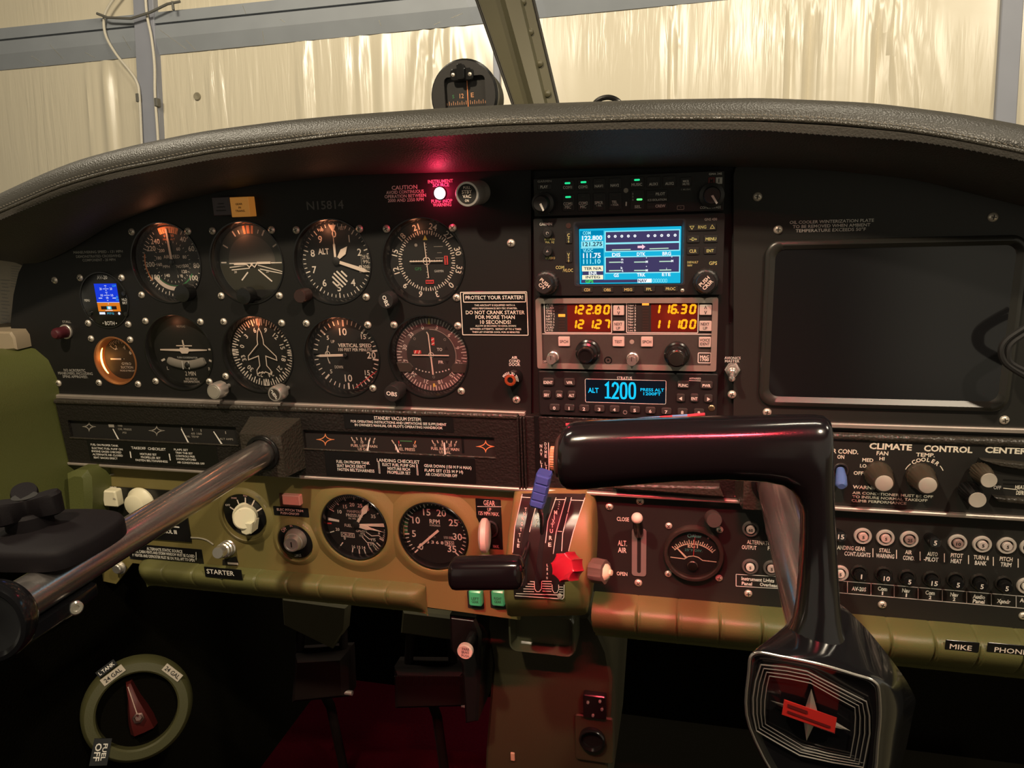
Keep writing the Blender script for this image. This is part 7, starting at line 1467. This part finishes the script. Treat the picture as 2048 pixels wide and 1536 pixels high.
# mixture lever
t = T('mixture_lever', 'mixture lever with a red eight-lobed star knob', 'lever', 1115, 1130, d=45)
a = Vector(t.l3(*e1(972, 852), 84)); b = Vector(t.l3(*e1(892, 858), 98)); ax = (b - a).normalized(); u_ = Vector((0, 1, 0)); u_ = (u_ - ax * u_.dot(ax)).normalized(); v_ = ax.cross(u_); LL = (b - a).length
mb = MB(); rings = []
for k, s_ in ((.86, 0), (.97, .8), (1, 2.2), (1, LL - 2), (.95, LL - .5), (.86, LL)):
    rings.append([tuple(a + ax * s_ + (u_ * cos(q_) + v_ * sin(q_)) * (13.0 * k * (1 - .17 * abs(sin(4 * q_)) ** .55 + .0))) for q_ in [2 * pi * i / 96 + pi / 8 for i in range(96)]])
mb.loft(rings, REDK); t.part('knob', mb, sharp=30)
mb = MB(); q0 = t.l3(*e1(865, 840), 52); mb.tube([(q0[0], q0[1], q0[2] - 5), q0, tuple(a)], 3.2, GLOSSK, 10); t.part('arm', mb)
# friction knob
t = T('friction_knob', 'brownish friction knob with a cream tip on the right side of the quadrant', 'knob', 1184, 1146, d=46)
a = Vector(t.l3(*e1(1080, 872), 44)); b = Vector(t.l3(*e1(1212, 892), 50)); ax = b - a; LL = ax.length
mb = MB(); mb.lathe([(6.5, -4), (6.5, LL * .25), (10.5, LL * .28), (11, LL * .5), (10.5, LL), (8.5, LL + .4), (0, LL + .4)], mat('friction_brown', (0.115, 0.088, 0.072), .4), axis=tuple(ax), org=tuple(a), n=48, flute=(6, .04, LL * .27, LL + .2)); t.part('grip', mb)
mb = MB(); mb.lathe([(8.2, LL), (5.6, LL + 3.2), (3.0, LL + 4.2), (2.6, LL + 6.2), (0, LL + 6.6)], CREAM, axis=tuple(ax), org=tuple(a), n=8); t.part('tip', mb)

# ================================================================== pedestal, footwell, side wall
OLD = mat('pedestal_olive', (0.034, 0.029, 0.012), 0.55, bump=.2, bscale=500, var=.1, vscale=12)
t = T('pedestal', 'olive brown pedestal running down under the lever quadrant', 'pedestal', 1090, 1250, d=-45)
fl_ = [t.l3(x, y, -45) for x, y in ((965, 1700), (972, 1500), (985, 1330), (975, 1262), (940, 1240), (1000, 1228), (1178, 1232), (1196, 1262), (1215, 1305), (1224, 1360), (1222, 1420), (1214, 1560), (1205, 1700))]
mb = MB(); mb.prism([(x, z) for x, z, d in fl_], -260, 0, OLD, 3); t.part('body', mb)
CLR = mat('smoked_tray', (0.075, 0.075, 0.045), 0.15, spec=0.6)
t = T('ashtray', 'glossy dark rounded tray on the pedestal under the quadrant', 'tray', 1083, 1270, d=-44)
cx, cz, w, h = t.rect(F0, 1016, 1228, 1150, 1309, 32); mb = MB()
mb.loft([[(x, z, 0) for x, z in rrect(cx, cz, w, h, 9, 6)], [(x, z, 30) for x, z in rrect(cx, cz, w, h, 9, 6)], [(x, z, 33) for x, z in rrect(cx, cz, w - 3, h - 3, 8, 6)], [(x, z, 32.5) for x, z in rrect(cx, cz, w - 6, h - 6, 7, 6)], [(x, z, 20) for x, z in rrect(cx, cz, w - 12, h - 11, 6, 6)]], CLR); t.part('tray', mb)
mb = MB(); mb.lathe([(1.8, 0), (1.5, .9), (0, 1.2)], SCREWM, cx, cz + h / 2 + 2, 14); t.part('rivet', mb)
t = T('park_brake_button', 'pale round button lettered PARK BRAKE PUSH left of the pedestal', 'button', 929, 1300, d=20)
mb = MB(); mb.lathe([(5, -26), (5, -1)], GLOSSK, n=24, org=(*t.l(929, 1305, 5), 0)); t.part('stem', mb); mb = MB(); mb.lathe([(0, -1), (8.0, -1), (8.2, 0), (8.2, 4), (7.4, 5), (0, 5)], mat('pale_pink', (0.72, 0.55, 0.48), .45), n=40, axis=(0, 0, 1), org=(*t.l(929, 1305, 5), 0)); ko = t.part('knob', mb)
mb = MB(); [t.tx(mb, e8, s_, x, y, 13, 38, 5.3, FACEK) for s_, x, y in (('PARK', 1105, 381), ('BRAKE', 1103, 397), ('PUSH', 1102, 415))]; t.part('lettering', mb, parent=ko)
t = T('park_brake_housing', 'black housing behind the pale park brake knob', 'housing', 930, 1260, d=-10)
mb = MB(); pts = [t.l(x, y) for x, y in ((898, 1232), (950, 1238), (962, 1268), (960, 1350), (955, 1445), (930, 1450), (922, 1330), (900, 1300))]; mb.prism(pts, -60, 0, GLOSSK, 3); t.solo(mb)
t = T('air_outlet', 'black round air outlet low on the right side of the pedestal', 'air outlet', 1184, 1480, d=-44)
mb = MB(); x, z = t.l(1184, 1480, 6); mb.lathe([(14.5, 0), (14.5, 8), (13.6, 9.5), (12.2, 9.5), (11.5, 5), (0, 4)], GLOSSK, x, z, 44); t.part('ring', mb)
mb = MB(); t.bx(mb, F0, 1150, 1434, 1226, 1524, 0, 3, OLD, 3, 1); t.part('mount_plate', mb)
t = T('heater_control', 'small black control box above the round air outlet', 'control', 1186, 1415, d=-44)
mb = MB(); t.bx(mb, F0, 1166, 1392, 1212, 1438, 0, 8, GLOSSK, 2, 1); t.part('box', mb)
for i, (x, y) in enumerate(((1176, 1404), (1200, 1402), (1204, 1418), (1186, 1430))): mb = MB(); a_, b_ = t.l(x, y, 8); mb.lathe([(1.6, 8), (1.4, 10), (0, 10.4)], STEEL, a_, b_, 12); t.part('stud', mb)
t = T('pedestal_latch', 'tiny pale latch low on the pedestal face', 'latch', 1024, 1515, d=-44)
mb = MB(); t.bx(mb, F0, 1021, 1507, 1029, 1522, 0, 2, mat('latch_tan', (0.45, 0.30, 0.2), .5), .8, .5); t.solo(mb)

fl = MB(); fl.box(-760, -150, -20, 0, -440, 900, CARPET); fr2 = MB(); fr2.box(-150, 620, -20, 0, -440, 900, DARKC)  # right half of the carpet has its shade put into a near-black colour
def struct(name, mb, at=(0, 0, 0)):
    o = mb.build(name); o['kind'] = 'structure'; return o
struct('floor', fl); struct('floor_right_shaded', fr2)
w_ = MB(); w_.box(-900, 620, -20, ZC - 140, -470, -440, DARKC); struct('wall_back', w_)
# left side wall: green vinyl sill, dark carpet below
mb = MB(); rings = []
prof = [(-40, 690, 0), (30, 692, 0), (62, 700, 0), (88, 722, 0), (106, 760, 0), (112, 800, 0), (122, 850, 0), (136, 905, 0), (150, 945, 0), (160, 1000, 0), (178, 1060, 0), (194, 1112, 0), (202, 1135, 0)]
base = [P(x, y, 6) for x, y, _ in prof]
for d in (-60, 6, 60, 120, 200, 320, 480):
    bul = 6 * sin(pi * max(0, min(1, d / 320)))
    rings.append([(x + (2.5 * sin(i * 1.1 + d * .02) if 2 < i < 11 and d > 10 else 0) - bul, z, d) for i, (x, z) in enumerate(base)])
mb.loft(rings, GREENV, closed=False); struct('wall_left', mb).data.name = 'wall_left'
mb = MB(); pts = [P(x, y, 30) for x, y in ((132, 948), (150, 940), (172, 941), (181, 955), (183, 1000), (180, 1060), (140, 1060))]; mb.prism(pts, 0, 34, GREENV, 6); t = T('wall_pad', 'small green vinyl pad between the side wall and the lower panel', 'pad', at=(0, 0, 0)); t.solo(mb)
mb = MB(); xw = P(204, 1138, 0)[0]; zw = P(204, 1134, 0)[1]
mb.loft([[(xw, zw, d), (xw - 8, zw - 90, d), (xw + 6, zw - 260, d), (xw + 20, -10, d)] for d in (-440, -200, 0, 200, 500)], DARKC, closed=False); struct('wall_left_lower', mb)
t = T('sill_strip', 'thin bright metal strip along the dark lower side wall', 'strip', at=P(150, 1225, 120) + (120,)); mb = MB()
def on_wall(x, y):
    u = (P(x, y, 0)[0]) / DIST; d = DIST - (xw + 9) / u; return Vector(t.l3(x, y, d))
A = on_wall(152, 1224); B = on_wall(60, 1277); C_ = on_wall(-10, 1322); mb.tube([A, B, C_], 1.5, mat('sill_metal', (0.6, .48, .36), .4, .4), 8, ell=.6); t.solo(mb)
mb = MB(); mb.loft([[(500, -10, d), (560, 300, d), (680, 640, d)] for d in (-60, 200, 500, 900)], mat('unseen_wall_vinyl', (.34, .31, .20), .5, bump=.3, bscale=600), closed=False); struct('wall_right_unseen', mb)  # unseen side wall, added pale and tilted to show as reflections in the hub
# papers and window ledge at the far left
t = T('paper_stack', 'white printed papers tucked behind the left end of the panel', 'papers', 15, 600, d=-30)
PAPER = mat('paper', (0.50, 0.44, 0.36), .7); mb = MB(); mb.prism([t.l3(x, y, -30)[:2] for x, y in ((-60, 505), (4, 514), (50, 533), (30, 580), (26, 672), (-60, 680))], -8, 0, PAPER, .4); t.part('sheet', mb)
mb = MB()
for i in range(14): x0 = 1 + (i % 3) * 1.5; t.ln(mb, F0, [(x0, 560 + i * 7), (20 - (i * 5) % 7, 561.5 + i * 7)], 1.6, .4, DIM)
for i in range(9): t.ln(mb, F0, [(22, 532 + i * 5), (40 - i, 534 + i * 5)], 1.2, .4, DIM)
t.part('print_lines', mb)
t = T('window_ledge', 'beige ledge under the papers at the far left', 'ledge', 5, 680, d=20); mb = MB()
mb.prism([t.l3(x, y, 20)[:2] for x, y in ((-70, 662), (20, 664), (28, 676), (32, 700), (-70, 708))], -60, 0, mat('ledge_beige', (0.36, 0.29, 0.20), .5), 2); t.solo(mb)

# rudder pedals in the dark footwell
for k, (quad, lower, lab) in enumerate((
    ([(562, 1196), (694, 1214), (690, 1262), (664, 1300), (566, 1252)], [(585, 1316), (690, 1310), (694, 1400), (578, 1412)], 'left rudder pedal, dim red, deep in the footwell'),
    ([(804, 1222), (918, 1236), (916, 1284), (800, 1268)], [(784, 1340), (930, 1342), (934, 1420), (786, 1424)], 'right rudder pedal with ribbed top beside the pedestal'))):
    d_ = -150; t = T('rudder_pedal', lab, 'pedal', *lower[0], d=d_); mb = MB()
    mb.prism([t.l(x, y) for x, y in quad], -14, 0, mat('pedal_olive', (0.085, .075, .04), .6) if k == 0 else bpy.data.materials['pedal_olive'], 3); t.part('toe_brake', mb)
    mb = MB(); mb.prism([t.l(x, y, 10) for x, y in lower], -20, 10, PEDAL, 8)
    t.part('foot_pad', mb)
    mb = MB(); xm = (lower[0][0] + lower[1][0]) / 2; q0 = t.l(xm - 40, quad[-1][1] - 6); q1 = t.l(xm - 45, lower[0][1] + 8); q2 = t.l(xm + 42, quad[-1][1] - 4); q3 = t.l(xm + 46, lower[0][1] + 8)
    mb.tube([(*q0, -8), (*q1, -8)], 6, PEDAL, 10); t.part('hanger', mb); mb = MB(); mb.tube([(*q2, -8), (*q3, -8)], 6, PEDAL, 10); t.part('hanger', mb)
    mb = MB(); a0_, b0_ = t.l(xm, lower[2][1] - 10, -12); mb.tube([(a0_, b0_ + 20, -14), (a0_, b0_ - 40, -40), (a0_, -(t.z - 2), -60)], 7, PEDAL, 10); t.part('pedal_arm', mb)
    mb = MB(); a_, b_ = t.l(lower[1][0] + 4, (lower[1][1] + lower[2][1]) / 2 + 26); mb.tube([(a_ - 6, b_, 4), (a_ + 10, b_, 4)], 3.4, STEEL, 12); t.part('hinge_pin', mb)
    if k == 1:
        mb = MB(); 
        for i in range(30): x = lower[0][0] + 6 + i * 4.6; a_, b_ = t.l(x, 1362, 11); mb.box(a_ - .7, a_ + .7, b_ - 7, b_ + 7, 9.5, 11.6, PEDAL)
        t.part('tread', mb, kind='stuff')

# fuel selector on the lower side wall
t = T('fuel_selector', 'olive fuel selector bowl with a dark red pointer handle on the side wall', 'fuel selector', at=P(275, 1420, 40) + (40,))
nrm = Vector((.62, .32, .72)).normalized(); uu = Vector((-.30, .93, -.15)); uu = (uu - nrm * uu.dot(nrm)).normalized(); vv = uu.cross(nrm)
def fs(u, v, w): return tuple(vv * u + uu * v + nrm * w)
mb = MB(); mb.lathe([(60, -14), (58, 0), (54, 4), (45, 5), (43, 3), (43, -14)], mat('selector_olive', (0.062, .060, .022), .5, bump=.2, bscale=600), axis=tuple(nrm), n=64, close=True); t.part('bowl', mb); mb = MB(); mb.lathe([(44, -20), (44, -9), (0, -10)], DARKC, axis=tuple(nrm), n=48); t.part('bowl_floor', mb)
mb = MB(); rg = []
for v, hw, top in ((-26, 15, 6), (-14, 14, 12), (0, 11, 16), (14, 7, 15), (34, 3.5, 10)): rg.append([fs(-hw, v, -10), fs(-hw * .7, v, top - 2), fs(0, v, top), fs(hw * .7, v, top - 2), fs(hw, v, -10)])
rot_ = lambda p: p
mb.loft(rg, mat('selector_red', (0.08, 0.007, 0.006), .5)); ho = t.part('handle', mb)
mb = MB(); mb.tube([fs(0, 0, 16.4), fs(-1, 32, 10.8)], 1.3, mat('pointer_pale', (0.6, .42, .36), .5), 8, ell=.5); t.part('pointer_line', mb, parent=ho)
mb = MB(); mb.lathe([(6.4, 11), (6.4, 16.4), (4.4, 17), (3.6, 15), (0, 14.6)], mat('selector_screw', (.30, .18, .16), .3, 1.0), axis=tuple(nrm), org=fs(0, -5, 0), n=6); t.part('bolt', mb, parent=ho)
def fplate(u, v, w, h, rot, rows, bgm, nm, fg=WHITE):
    c_, s_ = cos(radians(rot)), sin(radians(rot)); f = lambda a_, b_, d_: fs(u + a_ * c_ - b_ * s_, v + a_ * s_ + b_ * c_, d_)
    mb = MB(); mb.loft([[f(-w / 2, -h / 2, 4.6), f(w / 2, -h / 2, 4.6), f(w / 2, h / 2, 4.6), f(-w / 2, h / 2, 4.6)], [f(-w / 2, -h / 2, 6), f(w / 2, -h / 2, 6), f(w / 2, h / 2, 6), f(-w / 2, h / 2, 6)]], bgm); po = t.part(nm, mb)
    mb = MB()
    for s2, y, hh, ww in rows:
        vs, fs_, gw = glyphs(s2, .02); mb.add([f(vx / gw * ww, y + vz / CAP * hh, 6.3) for vx, vz in vs], fs_, fg, True)
    t.part('lettering', mb, parent=po)
fplate(-46, -26, 29, 18, 244, [('FUEL', 3.6, 4.4, 18), ('OFF', -3.2, 6.0, 19)], GLOSSK, 'off_placard')
fplate(-12, 50, 26, 9, 18, [('24 GAL', 0, 4.6, 20)], PAPER, 'gallons_placard', FACEK); fplate(-16, 60, 22, 8, 18, [('L TANK', 0, 4, 18)], GLOSSK, 'tank_placard'); fplate(46, 26, 24, 9, -60, [('24 GAL', 0, 4.6, 20)], PAPER, 'gallons_placard', FACEK)

# ================================================================== left control column with tablet clamp
COLT = mat('column_steel', (0.60, 0.55, 0.52), 0.2, .95, bump=.06, bscale=900)
t = T('control_column', 'long polished steel control column reaching out from the left cover block', 'control column', at=(CXL, CZL, 26))
mb = MB(); mb.lathe([(13.6, 0), (13.6, 300), (12, 302), (0, 302)], COLT, n=48); t.part('tube', mb)
t.o.data if False else None
mb = MB(); x, z, d = t.l3(0, 1242, 352); mb.lathe([(22, -16), (25, -9), (25, -3), (24, 0), (21.5, .6), (19, -2), (0, -2.5)], YOKEK, axis=(.25, .1, 1), org=t.l3(-30, 1250, 352), n=56); t.part('wheel_hub', mb)
t = T('tablet_clamp', 'black plastic clamp with a wing knob gripping the left control column', 'clamp', at=(CXL, CZL, 262))
CLP = mat('clamp_black', (0.007, 0.0055, 0.0065), .62, spec=.12, bump=.1, bscale=900)
mb = MB(); ol = closed([(-66, 0), (-44, -20), (-8, -27), (14, -22), (23, -6), (22, 24), (8, 44), (-60, 46)], 5)
mb.loft([[(x, z, d) for x, d in ol] for z in (13.8,)] + [[(x * k - 1 + k, z, d * k + 8 * (1 - k)) for x, d in ol] for z, k in ((14.6, 1), (23, 1), (26, .96), (27.2, .90))], CLP); t.part('upper_jaw', mb, sharp=50)
mb = MB(); rings = []
for d, k in ((9, .95), (11, 1), (60, 1.02), (72, 1)): rings.append([(x * k, z * k, d) for x, z in ((-58, 4), (-15, 4), (-14.2, -3), (-12.5, -8), (-7, -13), (0, -14.6), (7, -13.4), (11, -14), (11, -22), (5, -27), (-45, -27), (-58, -20))])
mb.loft(rings, YOKEK); t.part('lower_jaw', mb, sharp=50)
mb = MB(); mb.lathe([(5.0, -3), (4.8, 1), (3.8, 2.0), (2.2, 2.0), (1.8, 1), (0, 1)], CHROME, axis=(1, .1, .5), org=(11.4, -20, 30), n=24); t.part('bolt', mb)
base = Vector((-37, 27, 8)); mb = MB(); mb.lathe([(15, 0), (14.5, 9), (12, 11), (0, 11)], CLP, axis=(0, 1, .0), org=tuple(base), n=36); t.part('knob_stem', mb)
mb = MB(); rings = []
for h, k in ((8, .90), (9.5, 1), (21, 1), (23, .92)):
    rings.append([(base.x + r_ * k * cos(q_), base.y + h + 2.0 * cos(3 * q_ + .9) * (h > 15), base.z + r_ * k * sin(q_)) for q_ in [2 * pi * i / 72 for i in range(72)] for r_ in (17.0 + 7.5 * cos(3 * q_ + .9),)])
mb.loft(rings, CLP); wk = t.part('wing_knob', mb, sharp=30)
mb = MB(); mb.lathe([(8, 21.6), (8, 22.0), (0, 22.0)], FACEK, axis=(0, 1, 0), org=tuple(base), n=28); t.part('knob_recess', mb, parent=wk)

# ================================================================== right control column and wheel
t = T('control_wheel', 'glossy black control wheel turned so its grip lies level above the hub', 'control wheel', at=(CXR, CZR, 26))
mb = MB(); mb.lathe([(13.6, 0), (13.6, 262), (16, 264), (16, 268), (0, 268)], COLT, n=48); t.part('shaft', mb)
sgn = lambda v: 1 if v >= 0 else -1
def ringxy(cpx, cpy, upx, upy, d, dep, nn=28, e=.85):
    """cross-section: centre pixel, in-plane half extent (pixels), depth half extent mm"""
    c = Vector(t.l3(cpx, cpy, d)); u = Vector(t.l3(cpx + upx, cpy + upy, d)) - c
    return [tuple(c + u * (abs(cos(q_)) ** e * sgn(cos(q_))) + Vector((0, 0, dep * abs(sin(q_)) ** e * sgn(sin(q_))))) for q_ in [2 * pi * i / nn for i in range(nn)]]
YD = 296
mb = MB(); rg = []
for x, yt, yb, dep in ((1116, 888, 932, 7), (1119, 872, 950, 10), (1126, 858, 966, 13), (1138, 849, 974, 15), (1150, 846, 976, 15.5), (1180, 843, 975, 15.5), (1250, 840, 968, 15.5), (1350, 837, 959, 15.5), (1450, 835, 955, 15.5), (1530, 833, 960, 15)):
    rg.append(ringxy(x, (yt + yb) / 2, 0, -(yb - yt) / 2, YD, dep))
for x0, y0, x1, y1 in ((1590, 832, 1562, 968), (1630, 832, 1580, 980), (1650, 834, 1592, 996), (1661, 842, 1598, 1012), (1665, 860, 1600, 1030), (1666, 930, 1600, 1060), (1668, 1010, 1599, 1090), (1673, 1110, 1597, 1140), (1678, 1200, 1592, 1205), (1684, 1250, 1585, 1245), (1702, 1300, 1565, 1285)):
    rg.append(ringxy((x0 + x1) / 2, (y0 + y1) / 2, (x0 - x1) / 2, (y0 - y1) / 2, YD + (y0 > 1100) * (y0 - 1100) * .08, 14))
mb.loft(rg, YOKEK); t.part('grip', mb, sharp=60)
mb = MB(); mb.loft([ringxy(x, 911, 0, -h, YD, dp) for x, h, dp in ((1112, 20, 5), (1113, 34, 9), (1118, 40, 11.5), (1123, 42, 12))], mat('grip_cap', (0.035, .018, .014), .4)); t.part('grip_cap', mb)
def hring(d, pts): return closed([t.l3(x, y, d) for x, y in pts])
mb = MB()
mb.loft([hring(262, ((1585, 1235), (1615, 1222), (1660, 1205), (1690, 1215), (1730, 1262), (1770, 1330), (1750, 1450), (1690, 1520), (1610, 1500), (1570, 1400), (1572, 1300))),
         hring(296, ((1560, 1262), (1600, 1238), (1660, 1222), (1705, 1232), (1760, 1290), (1822, 1378), (1826, 1430), (1770, 1580), (1600, 1570), (1530, 1450), (1535, 1320))),
         hring(330, ((1514, 1296), (1560, 1288), (1640, 1305), (1710, 1330), (1768, 1356), (1790, 1390), (1788, 1470), (1752, 1600), (1590, 1605), (1500, 1460), (1498, 1340))),
         hring(342, ((1507, 1303), (1560, 1309), (1640, 1325), (1710, 1345), (1752, 1361), (1764, 1390), (1762, 1470), (1734, 1600), (1590, 1600), (1496, 1456), (1494, 1340))),
         hring(344, ((1512, 1312), (1562, 1318), (1640, 1334), (1708, 1353), (1742, 1367), (1752, 1392), (1750, 1470), (1722, 1592), (1592, 1592), (1504, 1452), (1502, 1344))),
         hring(342, ((1518, 1322), (1564, 1328), (1640, 1343), (1704, 1363), (1732, 1376), (1740, 1396), (1738, 1470), (1712, 1580), (1594, 1580), (1512, 1448), (1511, 1348)))], YOKEK); t.part('hub', mb, sharp=50)
fr_ = hring(343.4, ((1509, 1307), (1561, 1313), (1640, 1329), (1709, 1349), (1748, 1363), (1759, 1391), (1757, 1470), (1729, 1597), (1591, 1597), (1500, 1454), (1498, 1342)))
mb = MB(); mb.tube(list(fr_) + [fr_[0]], .7, mat('hub_chrome', (0.56, 0.52, 0.47), .25, .9), 8, cap=False); t.part('face_frame', mb)
OUTR = [(275, 436), (440, 452), (585, 480), (780, 580), (985, 684), (1006, 780), (1008, 900), (965, 1128), (760, 1095), (535, 1046), (390, 965), (245, 880), (224, 770), (222, 660), (240, 545)]
INNR = [(332, 512), (470, 532), (610, 560), (760, 645), (908, 726), (912, 790), (906, 900), (878, 1062), (720, 1030), (555, 985), (430, 910), (306, 836), (300, 760), (302, 680), (314, 590)]
CHL = mat('emblem_chrome', (0.56, 0.52, 0.47), .3, 0.85)
for k in range(4):
    u = k / 3; mb = MB(); pts = [t.l3(*e6(a_[0] + (b_[0] - a_[0]) * u, a_[1] + (b_[1] - a_[1]) * u), 343.6) for a_, b_ in zip(OUTR, INNR)]
    if k in (0, 1, 2, 3): mb.tube(pts + [pts[0]], .26 if k else .36, CHL, 8, cap=False); t.part('emblem_line', mb)
ex = lambda x, y, d=344.5: Vector(t.l3(*e6(x, y), d))
cc = ex(600, 775, 348)
mb = MB(); tips = [ex(615, 598), ex(655, 745), ex(880, 882), ex(640, 830), ex(583, 948), ex(560, 800), ex(338, 676), ex(570, 735)]
mb.add([tuple(p) for p in tips] + [tuple(cc)], [(i, (i + 1) % 8, 8) for i in range(8)], CHL, False); t.part('emblem_star', mb, sharp=5)
rb_ = [(432, 668), (788, 792), (772, 902), (416, 772)]
mb = MB(); mb.loft([[tuple(ex(x, y, 344)) for x, y in rb_], [tuple(ex(x, y, 349.2)) for x, y in rb_], [tuple(ex(600 + (x - 600) * .97, 782 + (y - 782) * .93, 350)) for x, y in rb_]], mat('emblem_red', (0.42, 0.020, 0.016), .3)); eb = t.part('emblem_bar', mb, sharp=20)
mb = MB(); dk = mat('emblem_dark_red', (0.10, .008, .008), .4)
for pts in ([(455, 700), (590, 748), (590, 770), (455, 722)], [(455, 745), (745, 850), (743, 866), (453, 760)]): mb.add([tuple(ex(x, y, 350.3)) for x, y in pts], [(0, 1, 2, 3)], dk, True)
t.part('emblem_relief', mb, parent=eb)
t = T('microphone_cord', 'thin blue and red cord lying along the top of the control wheel grip', 'cord', 1270, 843, d=285)
mb = MB(); CB = mat('cord_blue', (0.10, .22, .42), .4); CR = mat('cord_red', (0.35, .03, .05), .4); pts = [(1132, 850), (1180, 846), (1230, 843), (1290, 838), (1320, 836), (1345, 834), (1375, 832), (1410, 829)]
for i, (p0, p1) in enumerate(zip(pts, pts[1:])): mb.tube([t.l3(*p0, 283), t.l3(*p1, 283)], 1.0, CR if i in (0, 1, 4, 6) else CB, 8)
t.solo(mb)
